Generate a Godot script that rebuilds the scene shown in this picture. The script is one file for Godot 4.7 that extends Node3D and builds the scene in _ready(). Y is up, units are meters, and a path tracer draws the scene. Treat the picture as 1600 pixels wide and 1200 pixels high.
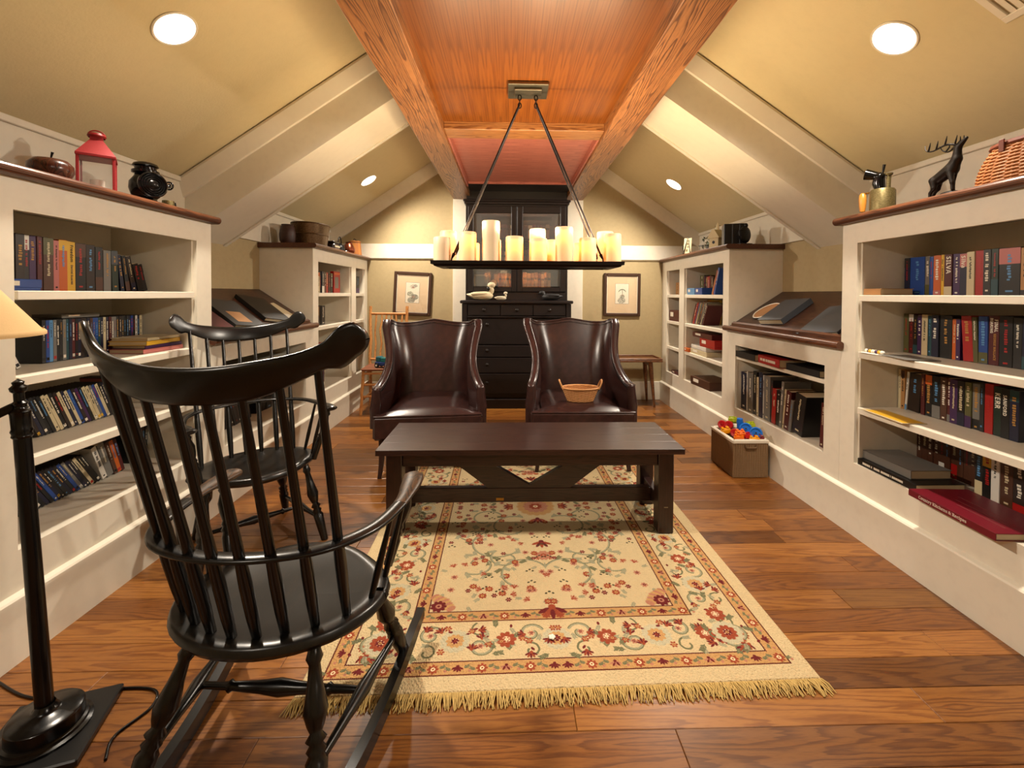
extends Node3D
# Attic library: x to the right, y up, the room runs away from the camera along -z. "d" below is distance along the room (z = -d).

const XC := 0.081          # middle of the room
const HALF := 2.344        # knee walls stand this far from the middle
const KNEE := 2.12         # height where the slopes start
const PITCH := 0.68        # slope of the ceiling
const BACK := 5.68
const REAR := -1.7
const XL := -1.785         # faces of the built-in shelving
const XR := 1.94

var M := {}
var used := {}
var rng := RandomNumberGenerator.new()

func _ready() -> void:
	set_camera()
	set_world()
	make_materials()
	build_shell()
	build_ceiling()
	build_floor()
	build_cases()
	build_lights()
	build_chandelier()
	build_rug()
	build_coffee_table()
	build_wing_chairs()
	build_windsors()
	build_hutch()
	build_back_furniture()
	build_pictures()
	build_floor_lamp()
	build_books()
	build_desk_things()
	build_top_things()
	build_toys()

# ---------------------------------------------------------------- camera, world
func set_camera() -> void:
	var cam = Camera3D.new()
	cam.name = "camera"
	add_child(cam)
	cam.transform = Transform3D(Basis(Vector3(0.9995975, 0.0048702, 0.0279499), Vector3(-0.0043806, 0.9998363, -0.0175526), Vector3(-0.0280308, 0.0174231, 0.9994552)), Vector3(0, 1.34, 0))
	cam.near = 0.05
	cam.far = 60.0
	cam.projection = Camera3D.PROJECTION_FRUSTUM
	cam.size = 0.05 * 1200.0 / 700.0
	cam.frustum_offset = Vector2(-0.02351, -0.1825) * 0.05
	cam.current = true

func set_world() -> void:
	var e = Environment.new()
	e.background_mode = Environment.BG_COLOR
	e.background_color = Color.BLACK
	e.tonemap_mode = Environment.TONE_MAPPER_LINEAR
	e.tonemap_exposure = 1.6
	e.sdfgi_enabled = true
	e.ssao_enabled = true
	e.ssil_enabled = true
	var w = WorldEnvironment.new()
	w.name = "world"
	w.environment = e
	add_child(w)

# energy of one recessed can, of one lit candle, and their colours
const CAN_ENERGY := 4.5
const CANDLE_ENERGY := 0.075
const UPLIGHT_ENERGY := 0.175
const CAN_COLOR := Color(1.0, 0.945, 0.87)
const CANDLE_COLOR := Color(1.0, 0.88, 0.70)

# ---------------------------------------------------------------- naming
func numbered(n: String) -> String:
	if not used.has(n):
		used[n] = 0
		return n
	used[n] += 1
	return "%s_%03d" % [n, used[n]]

func thing(called: String, label: String, category: String, at := Vector3.ZERO, turn := 0.0, group := "") -> Node3D:
	var o = Node3D.new()
	o.name = numbered(called)
	add_child(o)
	o.position = at
	o.rotation.y = turn
	tag(o, label, category, group)
	return o

func tag(o: Node, label: String, category := "", group := "", kind := "") -> Node:
	if label: o.set_meta("label", label)
	if category: o.set_meta("category", category)
	if group: o.set_meta("group", group)
	if kind: o.set_meta("kind", kind)
	return o

func struct(called: String) -> Node3D:
	var o = Node3D.new()
	o.name = called
	add_child(o)
	o.set_meta("kind", "structure")
	return o

func P(x: float, y: float, d: float) -> Vector3:
	return Vector3(x, y, -d)

# ---------------------------------------------------------------- meshes
func ST() -> SurfaceTool:
	var st = SurfaceTool.new()
	st.begin(Mesh.PRIMITIVE_TRIANGLES)
	return st

func put(st: SurfaceTool, called: String, m: Material, parent: Node = null) -> MeshInstance3D:
	st.generate_normals()
	st.index()
	return inst(st.commit(), called, m, parent)

func inst(mesh: Mesh, called: String, m: Material, parent: Node = null) -> MeshInstance3D:
	var o = MeshInstance3D.new()
	o.mesh = mesh
	o.material_override = m
	if parent == null:
		o.name = numbered(called)
		add_child(o)
	else:
		o.name = called
		parent.add_child(o, true)
	return o

func tri(st: SurfaceTool, a: Vector3, b: Vector3, c: Vector3) -> void:
	st.add_vertex(a); st.add_vertex(b); st.add_vertex(c)

func quad(st: SurfaceTool, a: Vector3, b: Vector3, c: Vector3, d: Vector3) -> void:
	tri(st, a, b, c); tri(st, a, c, d)

# faces of a convex body: wound so that they look away from c
func out_face(st: SurfaceTool, pts: Array, c: Vector3) -> void:
	var n: Vector3 = (pts[1] - pts[0]).cross(pts[2] - pts[0])
	var flip: bool = n.dot(pts[0] - c) > 0.0
	for i in range(1, pts.size() - 1):
		if flip: tri(st, pts[0], pts[i + 1], pts[i])
		else: tri(st, pts[0], pts[i], pts[i + 1])

func box(st: SurfaceTool, c: Vector3, s: Vector3, bev := 0.0, xf := Transform3D()) -> void:
	st.set_smooth_group(-1)
	var h = s / 2.0
	var mid = xf * c
	var b: float = minf(bev, minf(h.x, minf(h.y, h.z)) * 0.98)
	if b <= 0.0:
		for ax in 3:
			for sg in [-1.0, 1.0]:
				var q = []
				for k in [[-1, -1], [1, -1], [1, 1], [-1, 1]]:
					var v = Vector3.ZERO
					v[ax] = sg * h[ax]; v[(ax + 1) % 3] = k[0] * h[(ax + 1) % 3]; v[(ax + 2) % 3] = k[1] * h[(ax + 2) % 3]
					q.append(xf * (c + v))
				out_face(st, q, mid)
		return
	var cor = func(sx: float, sy: float, sz: float, ax: int) -> Vector3:
		var sg = Vector3(sx, sy, sz)
		var v = Vector3.ZERO
		for i in 3: v[i] = sg[i] * (h[i] if i == ax else h[i] - b)
		return xf * (c + v)
	for ax in 3:
		var u = (ax + 1) % 3
		var w = (ax + 2) % 3
		for sg in [-1.0, 1.0]:
			var q = []
			for k in [[-1, -1], [1, -1], [1, 1], [-1, 1]]:
				var v = Vector3.ZERO
				v[ax] = sg; v[u] = k[0]; v[w] = k[1]
				q.append(cor.call(v.x, v.y, v.z, ax))
			out_face(st, q, mid)
		for k in [[-1, -1], [1, -1], [1, 1], [-1, 1]]:       # edges along ax
			var e0 = Vector3.ZERO
			e0[u] = k[0]; e0[w] = k[1]
			var e1 = e0
			e0[ax] = -1; e1[ax] = 1
			out_face(st, [cor.call(e0.x, e0.y, e0.z, u), cor.call(e1.x, e1.y, e1.z, u), cor.call(e1.x, e1.y, e1.z, w), cor.call(e0.x, e0.y, e0.z, w)], mid)
	for sx in [-1, 1]:
		for sy in [-1, 1]:
			for sz in [-1, 1]:
				out_face(st, [cor.call(sx, sy, sz, 0), cor.call(sx, sy, sz, 1), cor.call(sx, sy, sz, 2)], mid)

func bx(called: String, m: Material, parent: Node, c: Vector3, s: Vector3, bev := 0.0, xf := Transform3D()) -> MeshInstance3D:
	var st = ST()
	box(st, c, s, bev, xf)
	return put(st, called, m, parent)

# box between two corners given as (x, y, d)
func bd(called: String, m: Material, parent: Node, a: Vector3, b: Vector3, bev := 0.0) -> MeshInstance3D:
	var lo = P(minf(a.x, b.x), minf(a.y, b.y), maxf(a.z, b.z))
	var hi = P(maxf(a.x, b.x), maxf(a.y, b.y), minf(a.z, b.z))
	return bx(called, m, parent, (lo + hi) / 2.0, hi - lo, bev)

func frame_at(dir: Vector3) -> Basis:
	var y = dir.normalized()
	var x = y.cross(Vector3(0, 0, 1))
	if x.length() < 0.05: x = y.cross(Vector3(1, 0, 0))
	x = x.normalized()
	return Basis(x, y, x.cross(y))

# a round bar along points; r is one radius or one for each point; flat squashes it along the frame's second axis
func tube(st: SurfaceTool, pts: Array, r, n := 10, caps := true, flat := 1.0, up := Vector3.ZERO) -> void:
	st.set_smooth_group(1)
	var rings = []
	var side = Vector3.ZERO
	for i in pts.size():
		var t: Vector3
		if i == 0: t = pts[1] - pts[0]
		elif i == pts.size() - 1: t = pts[i] - pts[i - 1]
		else: t = (pts[i + 1] - pts[i]).normalized() + (pts[i] - pts[i - 1]).normalized()
		t = t.normalized()
		if up != Vector3.ZERO:
			side = t.cross(up).normalized()
		elif i == 0:
			side = frame_at(t).x
		else:
			side = (side - t * side.dot(t)).normalized()
		var other = t.cross(side)
		var rad: float = r[i] if r is Array else r
		var ring = []
		for k in n:
			var a = TAU * k / n
			ring.append(pts[i] + (side * cos(a) + other * sin(a) * flat) * rad)
		rings.append(ring)
	for i in pts.size() - 1:
		for k in n:
			var k2 = (k + 1) % n
			quad(st, rings[i][k], rings[i + 1][k], rings[i + 1][k2], rings[i][k2])
	if caps:
		st.set_smooth_group(-1)
		for k in range(1, n - 1):
			tri(st, rings[0][0], rings[0][k], rings[0][k + 1])
			var e: Array = rings[-1]
			tri(st, e[0], e[k + 1], e[k])

# a turned piece: profile of Vector2(radius, height) about the y axis of xf
func lathe(st: SurfaceTool, prof: Array, n := 16, xf := Transform3D()) -> void:
	var run = 20
	for i in prof.size() - 1:
		# a sharp turn in the profile starts a new smooth run
		if i > 0 and absf((prof[i] - prof[i - 1]).angle_to(prof[i + 1] - prof[i])) > 0.75: run += 1
		st.set_smooth_group(run)
		for k in n:
			var a = TAU * k / n
			var b = TAU * (k + 1) / n
			var p0: Vector2 = prof[i]
			var p1: Vector2 = prof[i + 1]
			var q0 = xf * Vector3(p0.x * cos(a), p0.y, p0.x * sin(a))
			var q1 = xf * Vector3(p1.x * cos(a), p1.y, p1.x * sin(a))
			var q2 = xf * Vector3(p1.x * cos(b), p1.y, p1.x * sin(b))
			var q3 = xf * Vector3(p0.x * cos(b), p0.y, p0.x * sin(b))
			if p1.x > 1e-5: tri(st, q0, q2, q1)
			if p0.x > 1e-5: tri(st, q0, q3, q2)

func vv(a: Array) -> Array:
	var out = []
	for i in range(0, a.size(), 2): out.append(Vector2(a[i], a[i + 1]))
	return out

# turned leg between two points: profile given as (share of the way, radius)
func turned(st: SurfaceTool, a: Vector3, b: Vector3, prof: Array, n := 12) -> void:
	var pts = []
	var rr = []
	for i in range(0, prof.size(), 2):
		pts.append(a.lerp(b, prof[i])); rr.append(prof[i + 1])
	tube(st, pts, rr, n)

# flat outline in xy, extruded from z0 to z1, placed by xf
func prism(st: SurfaceTool, poly: Array, z0: float, z1: float, xf := Transform3D(), smooth := false) -> void:
	var pk = PackedVector2Array(poly)
	if Geometry2D.is_polygon_clockwise(pk): pk.reverse()
	st.set_smooth_group(-1)
	var idx = Geometry2D.triangulate_polygon(pk)
	for i in range(0, idx.size(), 3):
		var a = pk[idx[i]]
		var b = pk[idx[i + 1]]
		var c = pk[idx[i + 2]]
		if (b - a).cross(c - a) < 0.0:
			var t = b
			b = c; c = t
		tri(st, xf * Vector3(a.x, a.y, z1), xf * Vector3(c.x, c.y, z1), xf * Vector3(b.x, b.y, z1))
		tri(st, xf * Vector3(a.x, a.y, z0), xf * Vector3(b.x, b.y, z0), xf * Vector3(c.x, c.y, z0))
	if smooth: st.set_smooth_group(3)
	for i in pk.size():
		var a = pk[i]
		var b = pk[(i + 1) % pk.size()]
		quad(st, xf * Vector3(a.x, a.y, z0), xf * Vector3(a.x, a.y, z1), xf * Vector3(b.x, b.y, z1), xf * Vector3(b.x, b.y, z0))

# outline in (x, y) drawn out along the room from d0 to d1
func along(called: String, m: Material, parent: Node, poly: Array, d0: float, d1: float) -> MeshInstance3D:
	var st = ST()
	prism(st, poly, -d1, -d0)
	return put(st, called, m, parent)

# a grid of points as a smooth sheet
func sheet(st: SurfaceTool, g: Array, group := 4) -> void:
	st.set_smooth_group(group)
	for i in g.size() - 1:
		for k in g[i].size() - 1:
			quad(st, g[i][k], g[i][k + 1], g[i + 1][k + 1], g[i + 1][k])

func ball(st: SurfaceTool, c: Vector3, r: Vector3, n := 12, rings := 8, xf := Transform3D()) -> void:
	var prof = []
	for i in rings + 1:
		var a = -PI / 2 + PI * i / rings
		prof.append(Vector2(maxf(cos(a), 0.0), sin(a)))
	lathe(st, prof, n, xf * Transform3D(Basis.from_scale(r), c))

func smooth_curve(pts: Array, n: int) -> Array:
	var c = Curve3D.new()
	for i in pts.size():
		var p0: Vector3 = pts[maxi(i - 1, 0)]
		var p1: Vector3 = pts[mini(i + 1, pts.size() - 1)]
		c.add_point(pts[i], -(p1 - p0) / 6.0, (p1 - p0) / 6.0)
	var out = []
	var total = c.get_baked_length()
	for i in n + 1: out.append(c.sample_baked(total * i / n, true))
	return out

func lettering(text: String, height: float, m: Material, parent: Node, xf: Transform3D, bold := false, serif := false) -> MeshInstance3D:
	var f = SystemFont.new()
	f.font_names = PackedStringArray(["Droid Serif" if serif else "Droid Sans"])
	if bold: f.font_weight = 700
	var t = TextMesh.new()
	t.text = text
	t.font = f
	t.font_size = 32
	t.pixel_size = height / 24.0
	t.depth = 0.0006
	t.curve_step = 2.0
	var o = inst(t, "lettering", m, parent)
	o.transform = xf
	return o

# ---------------------------------------------------------------- materials
func mat(c: Color, rough := 0.6, metal := 0.0, spec := 0.5) -> StandardMaterial3D:
	var m = StandardMaterial3D.new()
	m.albedo_color = c
	m.roughness = rough
	m.metallic = metal
	m.metallic_specular = spec
	return m

func noise(freq: float, sd: int, warp := 0.0, oct := 4) -> FastNoiseLite:
	var n = FastNoiseLite.new()
	n.noise_type = FastNoiseLite.TYPE_SIMPLEX_SMOOTH
	n.frequency = freq
	n.seed = sd
	n.fractal_octaves = oct
	if warp > 0.0:
		n.domain_warp_enabled = true
		n.domain_warp_amplitude = warp
		n.domain_warp_frequency = freq
	return n

func ramp(stops: Array) -> Gradient:
	var g = Gradient.new()
	var o = PackedFloat32Array()
	var c = PackedColorArray()
	for i in range(0, stops.size(), 2):
		o.append(stops[i]); c.append(stops[i + 1])
	g.offsets = o
	g.colors = c
	return g

func noise_tex(n: FastNoiseLite, g: Gradient, side := 512) -> NoiseTexture2D:
	var t = NoiseTexture2D.new()
	t.width = side
	t.height = side
	t.seamless = true
	t.seamless_blend_skirt = 0.2
	t.noise = n
	t.color_ramp = g
	return t

# contour-like rings of early and late wood between two colours
func grain_ramp(light: Color, dark: Color, rings: int) -> Gradient:
	var s = [0.0, light]
	for i in rings:
		var a = (i + 0.55) / rings
		s += [a, light.lerp(dark, 0.25), a + 0.28 / rings, dark, a + 0.34 / rings, light]
	s += [1.0, light]
	return ramp(s)

# growth rings as contours of a slow noise, with fine pores; one quarter mirrored so that it repeats without a seam
func wood_picture(light: Color, dark: Color, rings: int, sd: int, pores := 0.16) -> ImageTexture:
	var n = 256
	var slow = noise(0.006, sd, 0.0, 1)
	var mid = noise(0.03, sd + 500, 0.0, 2)
	var fine = noise(0.16, sd + 900, 0.0, 2)
	var im = Image.create(n, n, false, Image.FORMAT_RGB8)
	for y in n:
		for x in n:
			var v: float = (slow.get_noise_2d(x, y) * 0.5 + 0.5) * rings + mid.get_noise_2d(x, y) * 0.35
			var f: float = v - floorf(v)
			var k: float = smoothstep(0.35, 0.92, f) * (1.0 - smoothstep(0.92, 1.0, f))
			k = clampf(k * 0.85 + mid.get_noise_2d(y, x) * 0.22 + maxf(fine.get_noise_2d(x, y), 0.0) * pores * 3.0, 0.0, 1.0)
			im.set_pixel(x, y, light.lerp(dark, k))
	var full = Image.create(n * 2, n * 2, false, Image.FORMAT_RGB8)
	var r = Rect2i(0, 0, n, n)
	full.blit_rect(im, r, Vector2i(0, 0))
	im.flip_x()
	full.blit_rect(im, r, Vector2i(n, 0))
	im.flip_y()
	full.blit_rect(im, r, Vector2i(n, n))
	im.flip_x()
	full.blit_rect(im, r, Vector2i(0, n))
	return ImageTexture.create_from_image(full)

# wood with its grain along one axis (0 x, 1 y, 2 z), mapped in the object's own axes
func wood(light: Color, dark: Color, axis: int, rough: float, sd: int, rings := 6, across := 2.4, lengthwise := 0.2, world := true) -> StandardMaterial3D:
	var m = mat(Color.WHITE, rough)
	m.albedo_texture = wood_picture(light, dark, rings, sd)
	m.uv1_triplanar = true
	m.uv1_world_triplanar = world
	m.uv1_triplanar_sharpness = 8.0
	var s = Vector3(across, across, across)
	s[axis] = lengthwise
	m.uv1_scale = s
	return m

# fine speckle laid over a plain colour so that large faces are not dead flat
func mottled(c: Color, amount: float, rough: float, scale := 1.5, sd := 5, bump := 0.0) -> StandardMaterial3D:
	var m = mat(Color.WHITE, rough)
	m.albedo_texture = noise_tex(noise(0.02, sd, 0.0, 5), ramp([0.0, c.darkened(amount), 0.5, c, 1.0, c.lightened(amount * 0.6)]))
	m.uv1_triplanar = true
	m.uv1_world_triplanar = true
	m.uv1_scale = Vector3.ONE * scale
	if bump > 0.0:
		m.normal_enabled = true
		m.normal_scale = bump
		var t = NoiseTexture2D.new()
		t.width = 512; t.height = 512; t.seamless = true
		t.noise = noise(0.08, sd + 1, 0.0, 3)
		t.as_normal_map = true
		t.bump_strength = 4.0
		m.normal_texture = t
	return m

func make_materials() -> void:
	rng.seed = 77
	M.white = mottled(Color(0.87, 0.84, 0.77), 0.025, 0.42, 1.2, 3)
	M.shelf = mottled(Color(0.86, 0.83, 0.76), 0.03, 0.45, 1.2, 4)
	M.khaki = mottled(Color(0.66, 0.59, 0.44), 0.03, 0.8, 1.6, 8, 0.15)
	M.slope = mottled(Color(0.80, 0.745, 0.59), 0.02, 0.85, 1.6, 9, 0.12)
	M.topwood = wood(Color(0.37, 0.215, 0.13), Color(0.20, 0.105, 0.06), 2, 0.32, 21, 7, 6.0, 0.35)
	M.deskwood = wood(Color(0.27, 0.165, 0.115), Color(0.16, 0.09, 0.06), 2, 0.34, 23, 6, 5.0, 0.3)
	M.beam = wood(Color(0.63, 0.425, 0.25), Color(0.33, 0.19, 0.10), 2, 0.42, 31, 9, 2.8, 0.17)
	M.beam_x = wood(Color(0.66, 0.46, 0.27), Color(0.42, 0.25, 0.13), 0, 0.42, 33, 7, 4.0, 0.25)
	M.panel = wood(Color(0.49, 0.275, 0.085), Color(0.38, 0.195, 0.052), 2, 0.36, 35, 4, 7.0, 0.08)
	M.pink = wood(Color(0.74, 0.46, 0.40), Color(0.60, 0.34, 0.30), 0, 0.5, 37, 4, 5.0, 0.3)
	M.espresso = wood(Color(0.215, 0.125, 0.098), Color(0.12, 0.065, 0.052), 0, 0.30, 41, 7, 4.0, 0.3)
	M.espresso_y = wood(Color(0.19, 0.105, 0.085), Color(0.11, 0.058, 0.048), 1, 0.32, 42, 7, 4.0, 0.3)
	M.hutch = wood(Color(0.095, 0.058, 0.052), Color(0.06, 0.036, 0.033), 0, 0.4, 43, 5, 4.0, 0.3)
	M.black = mat(Color(0.035, 0.031, 0.028), 0.27)
	M.worn = wood(Color(0.30, 0.21, 0.13), Color(0.06, 0.045, 0.035), 2, 0.4, 47, 6, 7.0, 1.2, false)
	M.seat_black = black_seat()
	M.leather = leather()
	M.brass = mat(Color(0.62, 0.46, 0.22), 0.3, 1.0)
	M.oldbrass = mottled(Color(0.45, 0.40, 0.25), 0.25, 0.45, 9.0, 12)
	M.oldbrass.metallic = 0.7
	M.copper = mat(Color(0.48, 0.25, 0.17), 0.28, 0.85)
	M.nickel = mat(Color(0.55, 0.53, 0.47), 0.38, 1.0)
	M.steel = mat(Color(0.75, 0.73, 0.7), 0.2, 1.0)
	M.iron = mat(Color(0.04, 0.038, 0.036), 0.4, 0.3)
	M.bronze = mat(Color(0.10, 0.075, 0.055), 0.42, 0.5)
	M.pages = mat(Color(0.80, 0.73, 0.60), 0.9)
	M.paper = mat(Color(0.86, 0.84, 0.78), 0.8)
	M.whiteink = mat(Color(0.86, 0.83, 0.76), 0.7)
	M.goldink = mat(Color(0.66, 0.48, 0.20), 0.5)
	M.blackink = mat(Color(0.05, 0.045, 0.05), 0.6)
	M.hickory = wood(Color(0.78, 0.55, 0.30), Color(0.62, 0.38, 0.18), 1, 0.5, 51, 5, 8.0, 1.0)
	M.wicker = mat(Color(0.76, 0.54, 0.32), 0.6)
	M.wicker_dark = mat(Color(0.62, 0.38, 0.17), 0.6)
	M.walnut = wood(Color(0.46, 0.29, 0.16), Color(0.28, 0.165, 0.085), 0, 0.4, 53, 6, 4.0, 0.5)
	M.mahogany = wood(Color(0.30, 0.14, 0.08), Color(0.16, 0.07, 0.04), 1, 0.25, 55, 5, 9.0, 2.0, false)
	M.glass = mat(Color(0.95, 0.97, 0.95, 0.06), 0.02)
	M.glass.transparency = BaseMaterial3D.TRANSPARENCY_ALPHA

func black_seat() -> StandardMaterial3D:
	# black paint rubbed through to brown wood in scratches
	var m = mat(Color.WHITE, 0.3)
	var k = Color(0.04, 0.036, 0.03)
	m.albedo_texture = noise_tex(noise(0.012, 61, 10.0, 5), ramp([0.0, k, 0.62, k, 0.66, Color(0.17, 0.11, 0.06), 0.69, k, 0.8, k, 0.86, Color(0.11, 0.075, 0.045), 1.0, Color(0.07, 0.05, 0.035)]), 512)
	m.uv1_triplanar = true
	m.uv1_scale = Vector3(5.0, 5.0, 1.6)
	return m

func leather() -> StandardMaterial3D:
	var m = mat(Color.WHITE, 0.27)
	m.albedo_texture = noise_tex(noise(0.01, 63, 0.0, 4), ramp([0.0, Color(0.17, 0.10, 0.092), 0.5, Color(0.20, 0.118, 0.108), 1.0, Color(0.235, 0.135, 0.12)]), 256)
	m.uv1_triplanar = true
	m.uv1_scale = Vector3.ONE * 5.0
	m.normal_enabled = true
	m.normal_scale = 0.12
	var t = NoiseTexture2D.new()
	t.width = 512; t.height = 512; t.seamless = true
	t.noise = noise(0.12, 64, 0.0, 2)
	t.as_normal_map = true
	t.bump_strength = 3.0
	m.normal_texture = t
	return m

# ---------------------------------------------------------------- room shell
func slope_y(x: float) -> float:
	return KNEE + PITCH * (HALF - absf(x - XC))

func build_shell() -> void:
	var xl = XC - HALF
	var xr = XC + HALF
	var ridge = KNEE + PITCH * HALF
	# side knee walls: khaki below, a white board above
	for s in [-1, 1]:
		var w = struct("wall_left" if s < 0 else "wall_right")
		var x = XC + s * HALF
		bd("plaster", M.khaki, w, Vector3(x, -0.1, REAR), Vector3(x + s * 0.12, KNEE + 0.02, BACK))
		bd("rail_board", M.white, w, Vector3(x - s * 0.018, 1.80, REAR), Vector3(x, KNEE - 0.012, BACK), 0.003)
		bd("rail_cap", M.white, w, Vector3(x - s * 0.034, KNEE - 0.026, REAR), Vector3(x, KNEE + 0.008, BACK), 0.004)
	# back gable wall
	var b = struct("wall_back")
	along("plaster", M.khaki, b, [Vector2(xl - 0.12, -0.1), Vector2(xr + 0.12, -0.1), Vector2(xr + 0.12, KNEE), Vector2(XC, ridge + 0.1), Vector2(xl - 0.12, KNEE)], BACK, BACK + 0.12)
	for s in [-1, 1]:
		var outer = -0.715 if s < 0 else 0.915
		var inner = -0.548 if s < 0 else 0.708
		var xe = XC + s * HALF
		bd("rail_board", M.white, b, Vector3(xe, 1.783, BACK - 0.022), Vector3(outer, 1.965, BACK), 0.003)
		bd("rail_lip", M.khaki, b, Vector3(xe, 1.772, BACK - 0.012), Vector3(outer, 1.783, BACK), 0.0)
		bd("pilaster", M.white, b, Vector3(outer, 0.0, BACK - 0.05), Vector3(inner, 2.53, BACK), 0.004)
		# raking board under the slope
		var q = [Vector2(xe, KNEE - 0.19), Vector2(xe, KNEE), Vector2(XC + s * 0.75, slope_y(XC + s * 0.75)), Vector2(XC + s * 0.75, slope_y(XC + s * 0.75) - 0.19)]
		along("raking_board", M.white, b, q, BACK - 0.035, BACK)
		bd("baseboard", M.white, b, Vector3(XR + 0.02 if s > 0 else XL - 0.02, 0.0, BACK - 0.022), Vector3(outer, 0.235, BACK), 0.004)
	# rear wall behind the camera
	var r = struct("wall_rear")
	along("plaster", M.khaki, r, [Vector2(xl - 0.12, -0.1), Vector2(xr + 0.12, -0.1), Vector2(xr + 0.12, KNEE), Vector2(XC, ridge + 0.1), Vector2(xl - 0.12, KNEE)], REAR - 0.12, REAR)
	# baseboards in front of the built-ins, with a cap
	for s in [-1, 1]:
		var bb = struct("baseboard_left" if s < 0 else "baseboard_right")
		var x = XL if s < 0 else XR
		bd("board", M.white, bb, Vector3(x, 0.0, REAR), Vector3(x - s * 0.020, 0.228, BACK - 0.022), 0.0)
		var cap = [Vector2(x, 0.222), Vector2(x - s * 0.026, 0.226), Vector2(x - s * 0.026, 0.236), Vector2(x - s * 0.020, 0.243), Vector2(x, 0.250)]
		along("cap", M.white, bb, cap, REAR, BACK - 0.022)

func build_ceiling() -> void:
	var c = struct("ceiling")
	for s in [-1, 1]:
		var x0 = XC + s * (HALF + 0.12)
		var x1 = XC + s * 0.60
		var y0 = KNEE - PITCH * 0.12
		var y1 = slope_y(x1)
		along("slope", M.slope, c, [Vector2(x0, y0), Vector2(x1, y1), Vector2(x1, y1 + 0.12), Vector2(x0, y0 + 0.12)], REAR - 0.12, BACK + 0.12)
	# flat cover above the beams closes the attic
	bd("cover", M.slope, c, Vector3(XC - 0.9, 3.28, REAR - 0.12), Vector3(XC + 0.9, 3.40, BACK + 0.12))
	# boxed rafters in white, one on each side, with a tilted crown board along the near face
	for s in [-1, 1]:
		var near = 3.165 if s < 0 else 2.985
		var far = 3.645 if s < 0 else 3.48
		var raf = struct("trim_1" if s < 0 else "trim_2")
		tag(raf, "white boxed rafter sloping down the left ceiling to the knee wall" if s < 0 else "white boxed rafter sloping down the right ceiling to the knee wall")
		var xk = XC + s * HALF
		var xb = XC + s * 0.70
		var run = absf(xk - xb)
		var q = [Vector2(xk, KNEE - 0.40), Vector2(xk, KNEE + 0.02), Vector2(xb, KNEE + 0.02 + PITCH * run), Vector2(xb, KNEE - 0.40 + PITCH * run)]
		along("box", M.white, raf, q, near, far - 0.012)
		# thin lip along the far lower edge
		var lip = [Vector2(xk, KNEE - 0.412), Vector2(xk, KNEE - 0.36), Vector2(xb, KNEE - 0.36 + PITCH * run), Vector2(xb, KNEE - 0.412 + PITCH * run)]
		along("lip", M.white, raf, lip, far - 0.035, far)
		# crown board: wedge in section, drawn along the slope
		var st = ST()
		var rise = Vector3(xb - xk, PITCH * run, 0)
		var sec = [Vector3(xk, KNEE - 0.01, -near + 0.0), Vector3(xk, KNEE - 0.01, -near + 0.055), Vector3(xk, KNEE - 0.03, -near + 0.058), Vector3(xk, KNEE - 0.135, -near + 0.016), Vector3(xk, KNEE - 0.14, -near - 0.005)]
		var mid = Vector3(xk, KNEE - 0.07, -near + 0.015) + rise / 2.0
		st.set_smooth_group(-1)
		for i in sec.size():
			var a: Vector3 = sec[i]
			var b2: Vector3 = sec[(i + 1) % sec.size()]
			out_face(st, [a, b2, b2 + rise, a + rise], mid)
		put(st, "crown_board", M.white, raf)
	# timber tray along the ridge: two long beams, cross beams, boarded panels between
	var beams = struct("trim_3")
	tag(beams, "oak ridge tray of two long beams, cross beams and boarded panels")
	var lo = -0.712
	var li = -0.490
	var ri = 0.692
	var ro = 0.912
	for s in [-1, 1]:
		var a = lo if s < 0 else ri
		var b3 = li if s < 0 else ro
		bd("beam", M.beam, beams, Vector3(a, 2.525, REAR), Vector3(b3, 3.26, BACK - 0.001), 0.004)
	bd("cross_beam", M.beam_x, beams, Vector3(li, 2.545, 3.31), Vector3(ri, 2.66, 3.50), 0.004)
	bd("cross_beam", M.beam_x, beams, Vector3(li, 2.545, 0.35), Vector3(ri, 2.66, 0.54), 0.004)
	# boards of the main panel
	var nb = 1
	for i in nb:
		var w = (ri - li) / nb
		bd("panel", M.panel, beams, Vector3(li + w * i, 2.602, 0.54), Vector3(li + w * (i + 1), 2.64, 3.31), 0.0)
	bd("panel", M.panel, beams, Vector3(li, 2.602, REAR), Vector3(ri, 2.64, 0.35), 0.0)
	bd("panel", M.pink, beams, Vector3(li, 2.602, 3.50), Vector3(ri, 2.64, 5.06), 0.0)
	for s in [-1, 1]:
		var x = li if s < 0 else ri
		bd("bead", M.pink, beams, Vector3(x, 2.545, 3.50), Vector3(x - s * 0.018, 2.602, 5.06), 0.003)
	bd("bead", M.pink, beams, Vector3(li + 0.018, 2.575, 5.035), Vector3(ri - 0.018, 2.602, 5.06), 0.003)
	bd("soffit", M.hutch, beams, Vector3(li, 2.58, 5.06), Vector3(ri, 2.64, BACK), 0.0)
	# ceiling register at the upper right
	var v = thing("ceiling_vent", "white metal air register on the right slope near the front", "vent")
	var ang = atan(PITCH)
	var vx = 1.885
	v.transform = Transform3D(Basis(Vector3(0, 0, 1), -ang), P(vx, slope_y(vx) - 0.004, 1.585))
	bx("frame", M.white, v, Vector3(-0.085, 0, 0), Vector3(0.03, 0.012, 0.32), 0.003)
	bx("frame", M.white, v, Vector3(0.085, 0, 0), Vector3(0.03, 0.012, 0.32), 0.003)
	bx("frame", M.white, v, Vector3(0, 0, -0.145), Vector3(0.14, 0.012, 0.03), 0.003)
	bx("frame", M.white, v, Vector3(0, 0, 0.145), Vector3(0.14, 0.012, 0.03), 0.003)
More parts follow.
